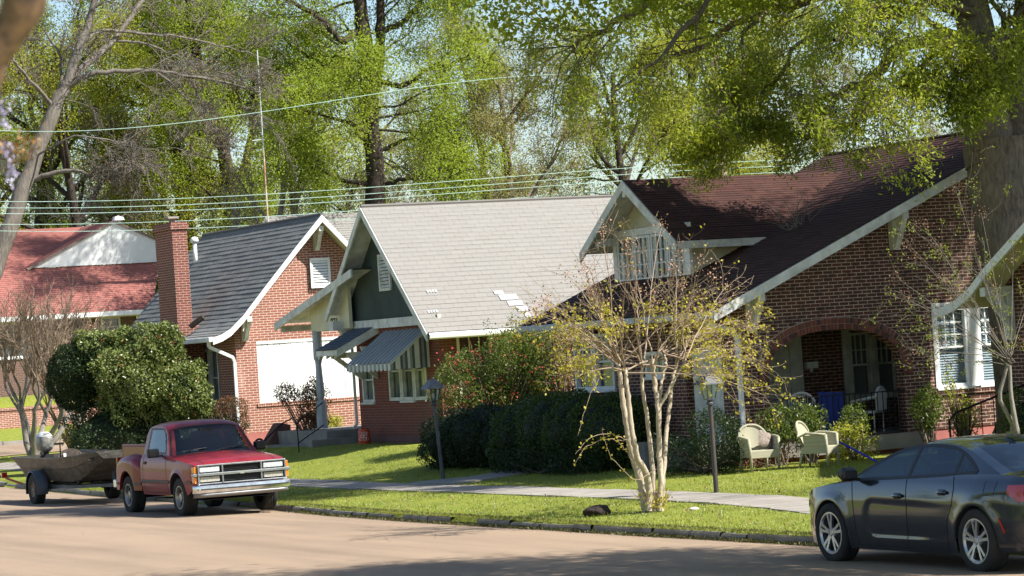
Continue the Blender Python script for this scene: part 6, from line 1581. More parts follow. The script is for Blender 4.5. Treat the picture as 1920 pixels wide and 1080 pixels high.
hand_tree('tree with a dark trunk leaning left beside the antenna mast',122,[
 ([(432,420),(430,350),(418,260),(400,200),(375,130),(362,60),(350,-60)],.36,.17,0),
 ([(430,370),(455,330,.5),(475,250,.8),(478,150,1),(470,20,1.2)],.24,.11,1),
 ([(418,260),(450,200,1),(500,170,1.5),(540,150,2)],.11,.04,1),([(400,200),(350,190,0),(310,210,-1)],.10,.03,1),([(375,130),(430,90,0),(480,70,0)],.10,.04,1),
 ([(430,350),(390,330,1),(350,335,1)],.10,.03,1),([(476,280,.8),(520,250,.6),(560,260,.4)],.09,.03,1),([(362,60),(310,30,0),(260,10,0)],.10,.04,1)],HC,70000,.10,303,spread=.38)
for i_,(u_,w_,k_,s_) in enumerate([(-14,42,'lime',.7),(-18,58,'olive',.7),(-16,24,'green',.65),(-22,10,'lime',.7),(-12,74,'green',.7)]):
    o_=copy_tree(protos[k_]); o_.location=(u_,w_,-.1); o_.rotation_euler=(0,0,i_*1.3); o_.scale=(s_,s_,s_); tag(o_,['leafy tree on the viewer side, third from the sedan','budding tree on the viewer side, across from the pickup','green tree on the viewer side nearest the sedan','yellow-green tree behind the viewer','green tree on the viewer side, farthest up the street'][i_],'tree','trees across the street behind the viewer')
def treeline():
    rg=np.random.default_rng(77); n=60000; px=rg.uniform(-200,2200,n); d=rg.uniform(185,230,n); F0=np.array([atd(x,640,1.0)-[0,0,CH] for x in np.linspace(-200,2200,200)])
    base=np.array([np.interp(px,np.linspace(-200,2200,200),F0[:,k]) for k in range(3)]).T*d[:,None]
    h=4.5+1.5*np.sin(px/97)+1.5*np.sin(px/41+1)+rg.normal(0,1,n); P=base.copy(); P[:,2]=1+ (h)*rg.uniform(0,1,n)**.8
    V,F=leaf_arrays(P,.55,.4,rg); o=np_mesh('distant_woods',V,F,LG); tag(o,'distant woods closing the view under the crowns',None,None,'stuff')
treeline()

# ------------------------------------------------------------------ big oak at the right
def oak():
    MINR[0]=.006
    rg=np.random.default_rng(21); h=thing('oak_tree','huge old oak with thick forked trunk and spreading spring leaves, right side','tree',(33.3,46.75,.3))
    lines=[];tips=[]
    W=47.0
    P=lambda x,y,w=W: atw(x,y,w)
    tr=np.array([(33.62,46.75,.1),(33.55,46.75,.8),(33.44,46.75,2.5),(33.36,46.75,4.0),(33.28,46.75,5.2),(33.25,46.75,6.1)])
    tt=np.linspace(0,5,26); q=np.stack([np.interp(tt,range(6),tr[:,k]) for k in range(3)],1)
    lines.append((q,np.interp(tt,range(6),[.95,.66,.55,.58,.66,.66])*(1+.025*rg.normal(size=26)),22))
    def main(pts,r0,r1,n,cfgL=0,subs=True):
        A=np.array(pts,float); t=np.linspace(0,len(A)-1,n*3); q=np.stack([np.interp(t,np.arange(len(A)),A[:,k]) for k in range(3)],1)
        q[1:]+=rg.normal(size=(len(q)-1,3))*.05; lines.append((q,np.linspace(r0,r1,len(q)),10))
        if subs: branch_rec(q,r0*.5,0,3,OC,rg,lines,tips)
        return q
    OC=[(14,.30,.8,.2,.0,0),(6,.55,.8,.22,.04,0),(4,.55,.8,.25,.12,0)]
    F0=tr[-1]+[0,0,-.5]
    main([F0+[-.2,0,0],P(1850,170,46.7),P(1832,60,46.7),P(1822,-120,46.7),P(1800,-420,46.7)],.50,.20,6)
    main([F0+[.3,0,0],P(1915,200,46.7),P(1925,60,46.7),P(1945,-150,46.7),P(1990,-450,46.7)],.44,.18,6)
    main([P(1832,90),P(1760,65,47.6),P(1690,85,48.4),P(1632,150,49.2),P(1560,180,50),P(1500,215,50.8)],.17,.05,6)
    main([P(1640,140,49),P(1612,185,49.2),P(1588,235,49.4),P(1500,255,50),P(1430,240,50.6)],.10,.03,5)
    main([P(1828,30),P(1700,-20,48.6),P(1560,-20,50.2),P(1440,20,51.6),P(1330,85,53),P(1240,115,54)],.16,.04,7)
    main([P(1825,-40),P(1640,-120,49),P(1460,-110,51),P(1280,-40,53),P(1150,50,54.5),P(1060,95,55.5)],.18,.04,8)
    main([P(1825,-80),P(1660,-260,50),P(1450,-300,52),P(1250,-240,53.5),P(1130,-160,54.5)],.2,.05,8)
    main([P(1815,-200),P(1700,-420,47),P(1500,-520,47),P(1300,-480,48),P(1100,-420,49)],.2,.05,8)
    main([P(1440,20,51.6),P(1400,60,51),P(1390,150,50.6),P(1385,240,50.4)],.05,.02,4)
    main([P(1830,60),P(1740,110,46.2),P(1660,190,45.6),P(1600,225,45.2)],.08,.025,5)
    main([P(1900,80),P(2040,60,45),P(2200,0,44),P(2350,-60,43)],.2,.05,6)
    main([P(1500,-110,51),P(1340,-10,50),P(1220,120,49.6),P(1150,170,49.3)],.08,.02,5)
    main([P(1828,-30,46.7),P(1740,-60,46.2),P(1680,-10,45.8),P(1610,30,45.4)],.07,.02,4)
    main([P(1850,140,46.6),P(1800,165,46),P(1740,170,45.6)],.05,.015,3)
    main([P(1930,60,46.6),P(1905,90,45.8),P(1870,130,45.4),P(1840,200,45.2)],.05,.015,3)
    main([P(1420,240,50.6),P(1360,265,50),P(1300,300,49.6)],.03,.012,3)
    main([P(1828,20,46.6),P(1760,-10,46.2),P(1690,30,45.8),P(1620,40,45.4),P(1560,80,45)],.10,.03,5)
    main([P(1928,80,46.6),P(1890,60,45.8),P(1860,110,45.4),P(1800,120,45.2)],.06,.015,4)
    main([P(1700,20,48),P(1600,20,49),P(1500,80,50),P(1450,150,50.6),P(1420,200,50.8)],.07,.02,5)
    for tx,ty,tz in ((36,43,11),(38.5,42,12.5)): main([P(1820,-200,46.8),np.array([34,45.5,10.2]),np.array([tx,ty,tz])],.16,.04,6)
    for tx,ty,tz in ((27.5,46.8,12.5),(26.3,48.6,13.2),(27.2,50.0,12.2)): main([P(1820,-200,46.8),np.array([31.5,(46.8+ty)/2,11.5]),np.array([29.5,(46.8+3*ty)/4,12.6]),np.array([tx,ty,tz])],.16,.04,6)
    V,F=tubes_np(lines); np_mesh('trunk',V,F,BARK,h,smooth=True)
    hi=[t for t in tips if t[:,2].mean()>9.3]; lo=[t for t in tips if t[:,2].mean()<=9.3]
    V,F=leaf_arrays(sample_tips(lo,62000,.12,rg),.11,.034,rg,droop=.6); V2,F2=leaf_arrays(sample_tips(hi,90000,.25,rg),.15,.08,rg)
    np_mesh('crown',np.concatenate([V,V2]),np.concatenate([F,F2+len(V)]),LOAK,h)
oak()
def shade_tree(x,y,zt,blobs,label,seed,leaf=.15):
    rg=np.random.default_rng(seed); h=thing('street_tree',label,'tree',(x,y,0),group='street trees on the viewer side')
    lines=[];tips=[]; tr=limb((x,y,-.1),(0,0,1),zt,7,rg,.03); lines.append((tr,np.linspace(.34,.2,8),10)); Ps=[]
    for (cx,cy,cz,r,n) in blobs:
        c=np.array([cx,cy,cz]); p0=tr[-1]; t=np.linspace(0,1,8)[:,None]; m=(p0+c)/2+[0,0,.8]; q=(1-t)**2*p0+2*t*(1-t)*m+t*t*c; lines.append((q,np.linspace(.15,.05,8),6))
        nb=[]
        for k in range(26):
            e=c+unit(rg.normal(size=3))*rg.uniform(.5,1,1)*np.array([r,r,r*.5]); l=np.stack([c+(e-c)*s+rg.normal(size=3)*.08*(s>0) for s in np.linspace(0,1,5)]); lines.append((l,np.linspace(.04,.01,5),4)); tips.append(l); nb.append(e)
        cl=np.array(nb)[rg.integers(0,26,n)]+rg.normal(size=(n,3))*np.array([.62,.62,.4]); Ps.append(cl)
    V,F=tubes_np(lines); np_mesh('trunk',V,F,BARK,h,smooth=True)
    V,F=leaf_arrays(np.concatenate(Ps),leaf,leaf*.6,rg); np_mesh('crown',V,F,LOAK,h)
shade_tree(27.5,20.5,7.5,[(25.3,24,9.6,3.4,26000),(21.6,25.4,9.8,3.3,22000),(28.5,20,9.5,3,6000)],'leafy street tree outside the right edge, shading the sedan',31)
shade_tree(20.5,12,7,[(17.5,27.6,10.2,3.6,22000),(13,28.6,10.3,3.6,20000),(17,21,9.5,3.5,9000)],'leafy street tree outside the right edge, shading the near road',32)
shade_tree(39.5,41,7,[(36,42.8,11.6,2.2,5200),(37.8,42.2,13.2,2.1,5000),(34.6,43,10.1,1.8,3600),(38.5,44.2,14,2.1,5000)],'leafy tree behind the right edge house, dappling the arched brick wall',35,.13)
shade_tree(-6,30,6,[(-6,30,8,4,9000),(-8,26,7.5,4,7000)],'leafy tree on the viewer side of the street',33,.25)
shade_tree(-5,50,6,[(-5,50,8,4,9000),(-6,56,7.5,4,7000)],'second leafy tree on the viewer side of the street',34,.25)

# ------------------------------------------------------------------ crape myrtle in front
def myrtle():
    rg=np.random.default_rng(41); b=np.array([22.0,40.6,.1]); h=thing('crape_myrtle','pale multi-stemmed crape myrtle with twiggy yellow-green crown on the verge','tree',tuple(b))
    W=40.6; P=lambda x,y,dw=0: atw(x,y,W+dw)
    lines=[];tips=[]
    def stem(pts,r0,r1,k=9):
        A=np.array(pts); t=np.linspace(0,len(A)-1,len(A)*5); q=np.stack([np.interp(t,np.arange(len(A)),A[:,j]) for j in range(3)],1)
        for _ in range(2): q[1:-1]=(q[:-2]+q[1:-1]*2+q[2:])/4
        q[1:]+=rg.normal(size=(len(q)-1,3))*.006; rad=.8*np.linspace(r0,r1,len(q))*(1+.05*rg.normal(size=len(q))); lines.append((q,rad,k)); return q
    S=[]
    S.append(stem([P(1212,958),P(1202,905,.1),P(1186,850,.15),P(1176,800,.2),P(1168,755,.2),P(1163,710,.2),P(1158,672,.2)],.085,.04))
    S.append(stem([P(1216,958,-.1),P(1218,900,-.1),P(1196,860,-.15),P(1185,815,-.2),P(1180,760,-.2),P(1175,715,-.2),P(1172,690,-.2)],.07,.035))
    S.append(stem([P(1226,958,.2),P(1224,890,.2),P(1218,820,.3),P(1212,775,.3),P(1204,720,.3),P(1203,672,.3)],.055,.03))
    S.append(stem([P(1236,958,-.15),P(1240,900,-.15),P(1236,850,-.1),P(1236,762,-.1),P(1228,720,0),P(1222,672,0)],.06,.045))
    S.append(stem([P(1240,955,.1),P(1244,880,.1),P(1250,810,.2),P(1258,740,.3),P(1264,700,.3),P(1270,672,.3)],.05,.03))
    S.append(stem([P(1236,764,-.1),P(1252,735,-.2),P(1268,705,-.2),P(1284,678,-.3)],.035,.025))
    S.append(stem([P(1236,764,-.1),P(1240,720,.1),P(1250,680,.1),P(1244,660,.1)],.035,.025))
    lines.append((np.array([b+[0,0,-.1],b+[-.02,0,.10],b+[0,0,.28]]),[.17,.14,.09],12))
    C=[(5,.55,.6,.10,.02,0),(4,.55,.6,.12,.02,0)]
    targ=[(1105,480),(1070,500),(1040,560),(1055,640),(1010,590),(1060,700),(1130,455),(1165,460),(1190,470),(1240,440),(1280,470),(1330,500),(1375,560),(1400,600),(1365,520),(1410,665),(1345,690),(1300,560),(1240,520),(1180,540),(1120,560),(1090,620),(1145,600),(1360,640),(1290,620),(1330,600),(1095,530),(1220,560),(1420,720),(1080,680),(1110,520),(1205,500),(1265,500),(1310,540)]
    seeds=[]
    MINR[0]=.0028
    for i,(x,y) in enumerate(targ+[t for t in targ if t[1]>545]):
        jx,jy=rg.normal(0,14,2); T_=P(x+jx,y+jy,rg.uniform(-1.7,1.7)); s=S[[0,1,2,3,4,5,6][i%7]] if x>1200 else S[[0,1,0,2][i%4]]
        p0=s[-1-rg.integers(0,3)]; d=T_-p0; mid=p0+d*.45+np.array([0,0,.10*np.linalg.norm(d)])*rg.uniform(.3,1.3)
        t=np.linspace(0,1,9)[:,None]; q=(1-t)**2*p0+2*t*(1-t)*mid+t*t*T_; q[1:]+=rg.normal(size=(8,3))*.012
        lines.append((q,np.linspace(.015,.0035,9),5)); branch_rec(q,.009,0,2,[(7,.40,.55,.12,.01,0),(4 if y>545 else 2,.5,.7,.15,.02,0)],rg,lines,tips); tips.append(q[3:]); seeds.append(q[-1])
    # a few low arching shoots
    low=[]
    for pts in ([P(1176,825,.1),P(1140,812,0),P(1105,820,-.2),P(1078,852,-.3)],[P(1176,826,.1),P(1130,822,.2),P(1095,840,.2),P(1076,872,.2)],[P(1185,865),P(1170,840,-.2),P(1155,822,-.3)],[P(1180,690,-.2),P(1130,700,-.3),P(1105,740,-.4),P(1085,815,-.5)],[P(1230,880,-.3),P(1190,905,-.5),P(1140,850,-.7),P(1128,800,-.8)]):
        q=stem(pts,.010,.003,5); low.append(q); tips.append(q)
    for k in range(60):
        a=rg.uniform(0,6.28); q=limb(b+[.12*math.cos(a),.12*math.sin(a),0],(math.cos(a)*.5,math.sin(a)*.5,1),rg.uniform(.15,.45),4,rg,.15); lines.append((q,np.linspace(.006,.002,5),3)); tips.append(q)
    V,F=tubes_np([l for l in lines if l[1][0]>.017]); np_mesh('trunk',V,F,BARKP,h,smooth=True)
    V,F=tubes_np([l for l in lines if l[1][0]<=.017]); np_mesh('twigs',V,F,TWIGT,h)
    P_=sample_tips(tips,15000,.022,rg); P_=P_[rg.random(len(P_))<np.clip(1-(P_[:,2]-3.0)/.45,.08,1)*.42]; V,F=leaf_arrays(P_,.052,.034,rg); np_mesh('crown',V,F,LMYR,h)
    sd=[s for s in seeds if s[2]>2.4 or rg.random()<.15]; Q=np.concatenate([s+rg.normal(size=(45,3))*[.06,.06,.10] for s in sd]); V,F=leaf_arrays(Q,.034,.026,rg); np_mesh('seed_heads',V,F,plain('tan_seed_head',(.42,.25,.16),.9,c2=(.26,.15,.10),scale=12),h)
myrtle()
# ------------------------------------------------------------------ bare trees at the left
def bare_tree():
    MINR[0]=.010
    rg=np.random.default_rng(51); h=thing('bare_tree','tall leaning bare grey tree with long arching branches, left side','tree',(26,88,.1))
    W=88.0; P=lambda x,y,dw=0: atw(x,y,W+dw); lines=[];tips=[]
    C=[(12,.42,.75,.16,.03,.0),(8,.52,.8,.2,.03,0),(6,.5,.8,.22,.0,0)]
    def main(pts,r0,r1,sub=True,C=C):
        A=np.array(pts); t=np.linspace(0,len(A)-1,len(A)*4); q=np.stack([np.interp(t,np.arange(len(A)),A[:,j]) for j in range(3)],1)
        for _ in range(2): q[1:-1]=(q[:-2]+q[1:-1]*2+q[2:])/4
        q[1:]+=rg.normal(size=(len(q)-1,3))*.02; lines.append((q,np.linspace(r0,r1,len(q))*1.25,9))
        if sub: branch_rec(q,max(r0*.4,.03),0,3,C,rg,lines,tips)
        return q
    main([(P(-60,860)[0],88,0),P(-60,600),P(0,480),P(30,390),P(75,270),P(112,180),P(130,150)],.27,.15,False)
    main([P(125,160),P(150,80),P(170,40),P(200,-80),P(230,-200)],.13,.05)
    main([P(130,155),P(175,110,.5),P(215,75,1),P(275,-10,1.5),P(330,-120,2)],.10,.04)
    main([P(128,165),P(160,140,-.3),P(230,133,-.6),P(290,132,-1),P(350,142,-1.3),P(440,160,-1.6),P(490,175,-2)],.075,.02)
    main([P(150,80),P(190,55,.6),P(260,62,1),P(330,68,1.2),P(420,85,1.4),P(500,110,1.5)],.05,.015)
    main([P(215,75,1),P(270,80,.8),P(320,100,.4),P(400,130,.2)],.04,.012)
    main([P(50,340),P(100,325,-.5),P(145,318,-1),P(190,340,-1.2),P(260,310,-1.4)],.075,.015)
    main([P(75,270),P(110,200,.5),P(120,110,1),P(60,30,1.5)],.06,.02)
    main([P(100,200),P(40,130,-1),P(-30,60,-1.5)],.06,.02)
    main([P(290,132,-1),P(345,175,-1.3),P(375,220,-1.5),P(430,260,-1.7)],.03,.008)
    main([P(60,300),P(140,250,-1.5),P(240,270,-2),P(320,290,-2)],.03,.008)
    V,F=tubes_np(lines); np_mesh('trunk',V,F,BARKM,h,smooth=True)
    Pn=sample_tips(tips,5000,.05,rg); V,F=leaf_arrays(Pn,.05,.03,rg); np_mesh('buds',V,F,LBRN,h)
    MINR[0]=.008
bare_tree()
def pruned_myrtle(x,y,px_scale,label,seed,n,hh):
    rg=np.random.default_rng(seed); z=gz1(x,y); h=thing('bare_crape_myrtle',label,'tree',(x,y,z),group='bare crape myrtles on the corner'); lines=[];tips=[]
    for k in range(n):
        a=k*2*math.pi/n+rg.uniform(-.3,.3); q=limb((x+.12*math.cos(a),y+.12*math.sin(a),z-.1),(.42*math.cos(a),.42*math.sin(a),1),1.7*hh,6,rg,.10,0,.04); lines.append((q,np.linspace(.12,.065,7)*px_scale,8))
        for j in range(2+int(rg.integers(0,2))):
            b=rg.uniform(0,6.28); s=limb(q[-1]-[0,0,rg.uniform(0,.3)],(.5*math.cos(b),.5*math.sin(b),1),1.0*hh,5,rg,.12); lines.append((s,np.linspace(.05,.035,6)*px_scale,6))
            for i in range(7):
                c=rg.uniform(0,6.28); t=limb(s[-1],(.38*math.cos(c),.38*math.sin(c),1),rg.uniform(1.2,2.3)*hh,6,rg,.05); lines.append((t,np.linspace(.021,.009,7),4)); branch_rec(t,.016,0,2,[(6,.45,.4,.08,0,.02),(3,.5,.5,.1,0,0)],rg,lines,tips)
    V,F=tubes_np([l for l in lines if l[1][0]>.022]); np_mesh('trunk',V,F,BARKG,h,smooth=True)
    V,F=tubes_np([l for l in lines if l[1][0]<=.022]); np_mesh('twigs',V,F,TWIGT,h)
pruned_myrtle(27.6,91.5,1.0,'bare pale crape myrtle with thick knotted stems at the left edge',61,6,1.15)
pruned_myrtle(29.4,93.0,.85,'shorter dark-stemmed crape myrtle next to the left edge one, by the big shrubs',62,6,.8)
def right_bare():
    MINR[0]=.004
    rg=np.random.default_rng(63); b=np.array([28.3,39.6,.2]); h=thing('bare_sapling','thin bare crape myrtle with seed heads in front of the right window','tree',tuple(b)); W=39.6; P=lambda x,y,dw=0: atw(x,y,W+dw); lines=[];tips=[];ends=[]
    hub=P(1893,680)
    for pts in ([tuple(b),P(1905,800),P(1895,740),hub],[tuple(b),P(1902,800,.1),P(1872,745,.1),P(1889,682,.0)]):
        A=np.array(pts); t=np.linspace(0,3,12); q=np.stack([np.interp(t,np.arange(4),A[:,j]) for j in range(3)],1); lines.append((q,np.linspace(.05,.028,12),7))
    for (x,y) in [(1700,455),(1760,460),(1790,350),(1720,480),(1680,520),(1740,600),(1900,480),(1860,540),(1840,400),(1930,560),(1770,520),(1700,560),(1880,620),(1920,640),(1950,480),(1820,460),(1780,680),(1760,640),(1720,660),(1730,420)]:
        T_=P(x,y,rg.uniform(-.8,.8)); p0=hub+rg.normal(size=3)*.03; mid=p0+(T_-p0)*.4+[0,0,.1]; t=np.linspace(0,1,9)[:,None]; q=(1-t)**2*p0+2*t*(1-t)*mid+t*t*T_; lines.append((q,np.linspace(.010,.003,9),5)); branch_rec(q,.008,0,2,[(4,.4,.6,.14,.01,0),(2,.5,.7,.15,.02,0)],rg,lines,tips); ends.append(q[-1])
    V,F=tubes_np([l for l in lines if l[1][0]>.022]); np_mesh('trunk',V,F,BARKG,h,smooth=True)
    V,F=tubes_np([l for l in lines if l[1][0]<=.022]); np_mesh('twigs',V,F,BARKM,h)
    Q=np.concatenate([s+rg.normal(size=(70,3))*[.07,.07,.07] for s in ends]); V,F=leaf_arrays(Q,.026,.02,rg); np_mesh('seed_heads',V,F,LBRN,h)
    Pn=sample_tips(tips,1500,.03,rg); V,F=leaf_arrays(Pn,.04,.02,rg); np_mesh('crown',V,F,LOAK,h)
right_bare()

# ------------------------------------------------------------------ shrubs
LHED2=leafmat('dark_hedge_leaf',(.040,.070,.020),(.024,.045,.014),.2,2.5,rough=.45)
AMP=[.15,5]
def blob_points(c,r,n,rg,shell=.75,bumps=5,amp=.15,cut=None):
    amp,bumps=AMP; d=unit(rg.normal(size=(n,3))); B=unit(rg.normal(size=(bumps,3))); k=1+amp*np.max(np.maximum(0,d@B.T)**(3 if bumps<8 else 14),axis=1)-amp*.4+amp*.35*np.sin(d[:,0]*9+d[:,2]*7)*np.sin(d[:,1]*8)
    rad=(shell+(1-shell)*rg.uniform(0,1,n)**.5)*k
    return np.array(c)+d*rad[:,None]*np.array(r)
def shrub(name,label,cat,blobs,mat,ls,lw,seed,base,group=None,core=None,stems=0,flower=None,shell=.8,hug=0,twigs=0):
    rg=np.random.default_rng(seed); h=thing(name,label,cat,base,group=group); P=[]
    for (c,r,n) in blobs:
        q=blob_points(c,r,n,rg,shell); P.append(q)
    P=np.concatenate(P); P=P[P[:,2]>base[2]-.02]; V,F=leaf_arrays(P,ls,lw,rg); np_mesh('foliage',V,F,mat,h)
    lines=[]
    for (c,r,n) in blobs:
        for k in range(max(stems,10)):
            t=np.array(c)+unit(rg.normal(size=3))*np.array(r)*rg.uniform(.5,.95 if not twigs else 1.15); p0=np.array(base)+[rg.uniform(-.15,.15)*r[0]/.5,rg.uniform(-.15,.15),0]; m=(p0+t)/2+rg.normal(size=3)*.08
            u=np.linspace(0,1,6)[:,None]; q=(1-u)**2*p0+2*u*(1-u)*m+u*u*t; lines.append((q,np.linspace(.022,.005,6),4))
    V,F=tubes_np(lines); np_mesh('stems',V,F,BARK if not twigs else TWIGT,h)
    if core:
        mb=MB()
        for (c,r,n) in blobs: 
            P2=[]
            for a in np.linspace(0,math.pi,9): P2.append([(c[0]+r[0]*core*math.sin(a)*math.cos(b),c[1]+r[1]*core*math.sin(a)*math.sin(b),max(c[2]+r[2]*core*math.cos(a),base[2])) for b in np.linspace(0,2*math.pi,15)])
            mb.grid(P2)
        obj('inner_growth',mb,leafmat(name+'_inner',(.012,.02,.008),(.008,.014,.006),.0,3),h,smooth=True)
    if flower:
        n,fm,fs=flower; pts=[]
        for (c,r,k) in blobs: pts.append(blob_points(c,np.array(r)*1.03,int(n*k/sum(b[2] for b in blobs)),rg,.9))
        Q=np.concatenate(pts); Q=np.repeat(Q[::6],6,axis=0)+rg.normal(size=(len(Q[::6])*6,3))*.04; V,F=leaf_arrays(Q,fs,fs,rg); np_mesh('blossom',V,F,fm,h)
    return h
# big shrubs on the corner lot
g=gz1(25,76)
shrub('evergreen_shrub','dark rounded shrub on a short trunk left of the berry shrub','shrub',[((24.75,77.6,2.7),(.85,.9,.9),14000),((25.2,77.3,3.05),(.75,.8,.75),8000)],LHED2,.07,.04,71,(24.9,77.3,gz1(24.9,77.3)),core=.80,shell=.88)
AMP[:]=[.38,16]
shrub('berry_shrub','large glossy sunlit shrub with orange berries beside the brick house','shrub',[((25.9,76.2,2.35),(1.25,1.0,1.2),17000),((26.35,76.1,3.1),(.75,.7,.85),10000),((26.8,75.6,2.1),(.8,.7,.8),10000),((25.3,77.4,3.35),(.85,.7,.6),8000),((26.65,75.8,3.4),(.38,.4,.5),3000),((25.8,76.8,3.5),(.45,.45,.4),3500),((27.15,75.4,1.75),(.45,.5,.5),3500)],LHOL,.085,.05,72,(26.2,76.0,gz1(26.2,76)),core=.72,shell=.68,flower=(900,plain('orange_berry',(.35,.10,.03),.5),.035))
AMP[:]=[.3,12]
shrub('dark_undergrowth','dark shrubby undergrowth below the berry shrub','shrub',[((25.6,76.6,1.0),(1.7,1.0,1.0),14000),((27.3,75.6,.8),(1.2,.8,.7),7000)],LHED2,.08,.035,73,(25.8,76.4,gz1(25.8,76.4)),core=.8)
shrub('nandina_shrub','small reddish-green shrub at the corner of the sunlit brick house','shrub',[((28.05,75.2,1.45),(.55,.4,.5),2600)],LRD2,.06,.025,74,(28.1,75.2,.5))
AMP[:]=[.15,5]
LHEG=leafmat('hedge_leaf_green',(.055,.095,.022),(.030,.058,.015),.25,2.5,rough=.45,c3=(.075,.12,.03))
AMP[:]=[.22,10]
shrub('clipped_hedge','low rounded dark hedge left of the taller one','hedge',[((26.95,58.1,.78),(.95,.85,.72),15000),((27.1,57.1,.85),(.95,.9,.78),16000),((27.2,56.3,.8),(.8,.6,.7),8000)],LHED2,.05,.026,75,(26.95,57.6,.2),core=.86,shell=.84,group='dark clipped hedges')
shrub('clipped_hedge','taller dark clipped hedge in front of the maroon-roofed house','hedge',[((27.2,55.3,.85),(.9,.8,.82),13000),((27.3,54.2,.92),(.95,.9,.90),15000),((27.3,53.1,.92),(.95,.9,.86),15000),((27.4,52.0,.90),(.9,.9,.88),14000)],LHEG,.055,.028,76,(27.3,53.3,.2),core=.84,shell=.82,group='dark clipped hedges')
shrub('hedge_skirt','low dark feathery growth at the foot of the taller hedge','shrub',[((26.6,54.5,.4),(.5,1.4,.35),6000),((26.7,52.5,.4),(.5,1.2,.35),5000)],LHED2,.06,.02,176,(26.6,53.5,.2),shell=.3)
AMP[:]=[.4,12]
shrub('quince_bush','sprawling bush with red blossom between the two brick houses','shrub',[((28.4,60.9,1.9),(.75,.8,.95),8500),((29.35,60.3,2.15),(.85,.8,1.1),10500),((29.8,59.8,2.3),(.6,.6,1.0),7000),((29.2,60.3,1.2),(1.3,.8,.9),8500)],LSHR,.055,.032,77,(29.1,60.4,.3),flower=(1900,LRED,.034),stems=60,shell=.35,twigs=1)
shrub('budding_bush','brown twiggy bush crossing the brick wall right of the red blossom','shrub',[((30.2,59.4,2.4),(.55,.5,.9),2600)],LRD2,.035,.02,78,(30.1,59.4,.3),stems=80,shell=.3,twigs=1)
shrub('leafy_bush','bright green bush tip over the gutter end','shrub',[((29.7,60.8,2.75),(.45,.45,.5),2200)],LY,.06,.02,79,(29.6,60.8,.3),stems=20,shell=.2,twigs=1)
for i,(x,y,z,r,n,lab) in enumerate([(28.35,47.4,1.0,.38,1300,'sunlit shrub behind the left wicker chair'),(28.95,47.3,.92,.40,1500,'leafy shrub below the left half of the railing'),(29.85,47.2,.95,.32,700,'tall open shrub by the blue broom handle'),(31.6,47.3,1.1,.38,1500,'rounded leafy shrub at the right foot of the arch'),(29.6,46.9,.42,.5,1600,'low yellowish plants at the foot of the porch slab')]):
    shrub('porch_shrub',lab,'shrub',[((x,y,z),(r*1.0,r*.8,r*1.15),int(n*1.4))],LSHR if i<4 else LY,.058,.03,80+i,(x,y,gz1(x,y)),group='shrubs along the porch',shell=.4,stems=14)
shrub('dark_foundation_shrub','dark feathery shrub right of the black lantern post','shrub',[((27.2,47.6,.75),(.6,.7,.65),6000),((26.9,48.6,.5),(.6,.6,.45),3500)],LHED2,.07,.02,86,(27.1,47.8,.25),shell=.5,stems=20)
shrub('red_leaf_plants','low reddish plants under the wicker chairs','plants',[((28.1,47.5,.42),(.7,.25,.25),1300)],LRD2,.05,.03,87,(28.1,47.5,.25),shell=.2)
shrub('porch_bush','dark upright shrub behind the porch post','shrub',[((29.0,71.6,1.55),(.42,.4,.72),3600),((28.45,71.9,1.9),(.35,.35,.3),900)],LRD2,.06,.03,88,(28.9,71.6,.5),shell=.4)
shrub('climbing_vine','yellow-green vine climbing the brick by the awning corner','vine',[((29.75,73.0,1.4),(.12,.12,.75),700),((29.95,72.6,.95),(.3,.2,.35),500)],LY,.07,.05,89,(29.8,72.9,.5),shell=.2)
shrub('yellow_shrub','small yellowish leaning shrub below the right window','shrub',[((31.9,46.5,.9),(.45,.3,.45),900),((31.6,46.5,1.5),(.15,.15,.4),250)],LY,.05,.03,90,(31.9,46.5,.3),shell=.2,stems=14)
shrub('green_shrub','dense green shrub at the right edge behind the sedan','shrub',[((30.9,42.9,.85),(.7,.5,.6),5000)],LSHR,.05,.03,91,(30.9,42.9,.25),core=.7)
shrub('yellow_ground_shrub','yellow-brown tuft at the foot of the crape myrtle by the boat motor','shrub',[((29.3,92.6,.75),(.55,.5,.5),1400)],leafmat('ochre_leaf',(.25,.20,.05),(.16,.13,.04),.3,2),.07,.04,92,(29.3,92.6,.1),shell=.2)
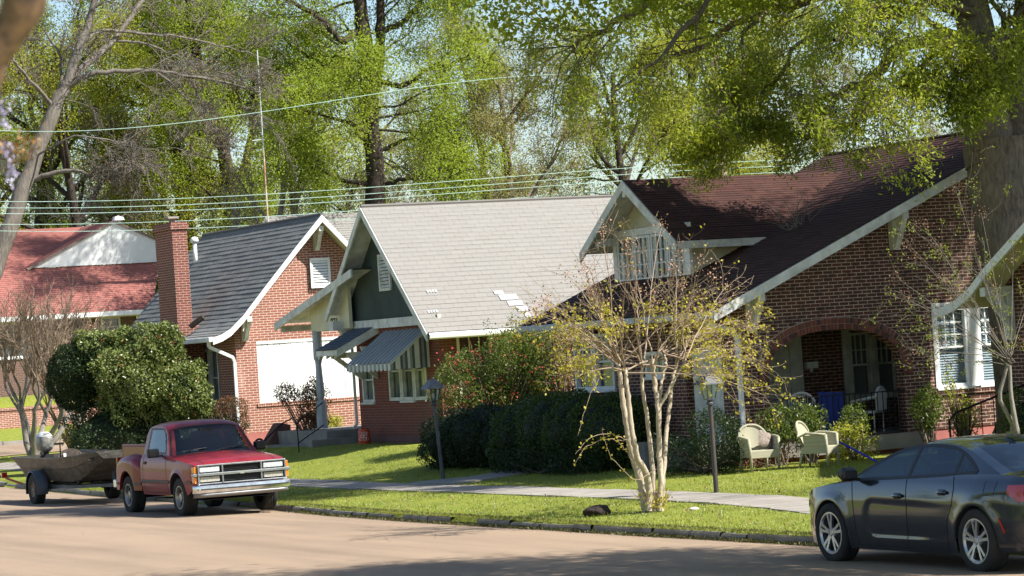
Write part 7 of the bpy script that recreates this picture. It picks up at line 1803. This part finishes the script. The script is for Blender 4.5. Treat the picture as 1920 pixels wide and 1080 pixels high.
# ------------------------------------------------------------------ wisteria branch close to the lens
def near_branch():
    rg=np.random.default_rng(95); d=5.0
    h=thing('wisteria_vine','blurred brown branch with purple wisteria blossom close at the top left corner','vine',tuple(atd(-40,200,d)))
    P=lambda x,y,dd=0: atd(x,y,d+dd); lines=[]
    lines.append((np.array([P(90,-420),P(75,-200),P(60,-60),P(45,10),P(30,40),P(5,80),P(-30,130),P(-160,260),P(-330,600),P(-420,1300),P(-450,2400),P(-460,3850)]),[.02,.026,.034,.038,.032,.028,.028,.034,.04,.045,.05,.06],10))
    lines.append((np.array([P(20,40),P(2,110),P(-12,180),P(-30,260)]),[.014,.012,.010,.010],8))
    lines.append((np.array([P(-30,260),atd(-60,290,6.5),atd(-50,300,8),atd(-30,240,8)]),[.010,.009,.008,.007],6)); lines.append((np.array([atd(-50,300,8),atd(-20,330,8)]),[.008,.006],5))
    V,F=tubes_np(lines); np_mesh('branch',V,F,plain('warm_brown_bark',(.22,.12,.06),.9,c2=(.07,.04,.025),scale=30),h,smooth=True)
    lines=[]; 
    for pts in ([(-30,240),(-10,300),(20,290),(60,262)],[(-20,330),(10,310),(45,292),(70,262)]): lines.append((np.array([atd(x,y,8) for x,y in pts]),[.005,.004,.003,.002],5))
    V,F=tubes_np(lines); np_mesh('shoot',V,F,TWIGT,h)
    Q=np.concatenate([atd(x,y,8)+rg.normal(size=(60,3))*[.008,.008,.020] for x,y in ((8,222),(20,318),(14,290))]); V,F=leaf_arrays(Q,.011,.009,rg); np_mesh('blossom',V,F,plain('lilac_blossom',(.55,.48,.68),.6,c2=(.42,.34,.56),scale=30),h)
    Q=np.concatenate([atd(x,y,8)+rg.normal(size=(18,3))*.017 for x,y in ((45,290),(62,262),(25,285),(8,265),(30,275),(55,272))]); V,F=leaf_arrays(Q,.02,.007,rg); np_mesh('young_leaves',V,F,plain('bronze_leaf',(.32,.12,.04),.6,c2=(.25,.16,.04),scale=20),h)
near_branch()
# ------------------------------------------------------------------ grass blades
def grass():
    rg=np.random.default_rng(99); out=[]
    def field(n,w0,w1,du0,du1,L,mask=None):
        w=rg.uniform(w0,w1,n); u=ku(w)+rg.uniform(du0,du1,n)
        SW=[(20,21.6),(36,22.25),(40,23.05),(44,23.3),(56,23.15),(63,23.3),(75,24.0),(85,24.6),(92,25.2)]; sw=np.interp(w,*zip(*SW))
        ok=~((u>sw+.03)&(u<sw+1.31)); ok&=~((w>54.13)&(w<55.32)&(u>24.5)&(u<30.3)); ok&=(u<28.2)|(w<47)
        return np.stack([u[ok],w[ok],gz(u[ok],w[ok])-.004],1)
    P=np.concatenate([field(70000,30,46,.03,8.5,.05),field(80000,46,72,.03,9,.05),field(52000,30,75,-.05,.24,.05),field(9000,82,96,.1,9,.05)])
    n=len(P); a=unit(np.stack([rg.normal(0,.5,n),rg.normal(0,.5,n),np.ones(n)],1)); L=(rg.uniform(.02,.055,n)*(1+1.0*(rg.random(n)<.03)))[:,None]; ang=rg.uniform(0,np.pi,n); b=np.stack([np.cos(ang),np.sin(ang),np.zeros(n)],1)*rg.uniform(.004,.009,n)[:,None]
    V=np.stack([P-b,P+b,P+a*L],1).reshape(-1,3); F=np.arange(3*n).reshape(n,3)
    o=np_mesh('grass',V,F,leafmat('grass_blade',(.26,.32,.04),(.19,.26,.035),.4,.6,c3=(.34,.34,.10))); tag(o,'short lawn grass with seed tips on the verge and front lawns','grass',None,'stuff')
    P=np.concatenate([field(2600,30,46,.1,7,.05),field(1500,46,70,.1,7,.05)]); P[:,2]+=.035; V,F=leaf_arrays(P,.015,.013,rg); o=np_mesh('clover_flowers',V,F,plain('clover_white',(.6,.6,.5),.8)); tag(o,'tiny pale clover flowers scattered through the lawns','flowers',None,'stuff')
    P=np.concatenate([field(1500,30,62,.0,8,.05)]); P[:,2]+=.02; q=np.stack([rg.uniform(14,20.3,500),rg.uniform(31,60,500),np.zeros(500)],1); q[:,2]=-.005; V,F=leaf_arrays(P,.05,.025,rg); o=np_mesh('leaf_litter',V,F,plain('dead_leaf',(.22,.13,.07),.9,c2=(.14,.08,.05),scale=9)); tag(o,'dead brown leaves lying on the grass','leaves',None,'stuff')
    # weeds and dead leaves in the gutter
    w=np.concatenate([rg.normal(c,.5,500) for c in (31.5,33.5,35.2,37,38.2,40,41.8,43.4,44.6,46.5,48,49.6,51.2)]); u=ku(w)+rg.normal(-.02,.07,len(w)); P=np.stack([u,w,np.where(u<ku(w),-.06,.06)],1); V,F=leaf_arrays(P,.045,.02,rg,droop=-1)
    o=np_mesh('weeds',V,F,leafmat('gutter_weed',(.16,.16,.05),(.12,.10,.05),.3,3)); tag(o,'weeds and dead leaves along the broken kerb','weeds',None,'stuff')
grass()
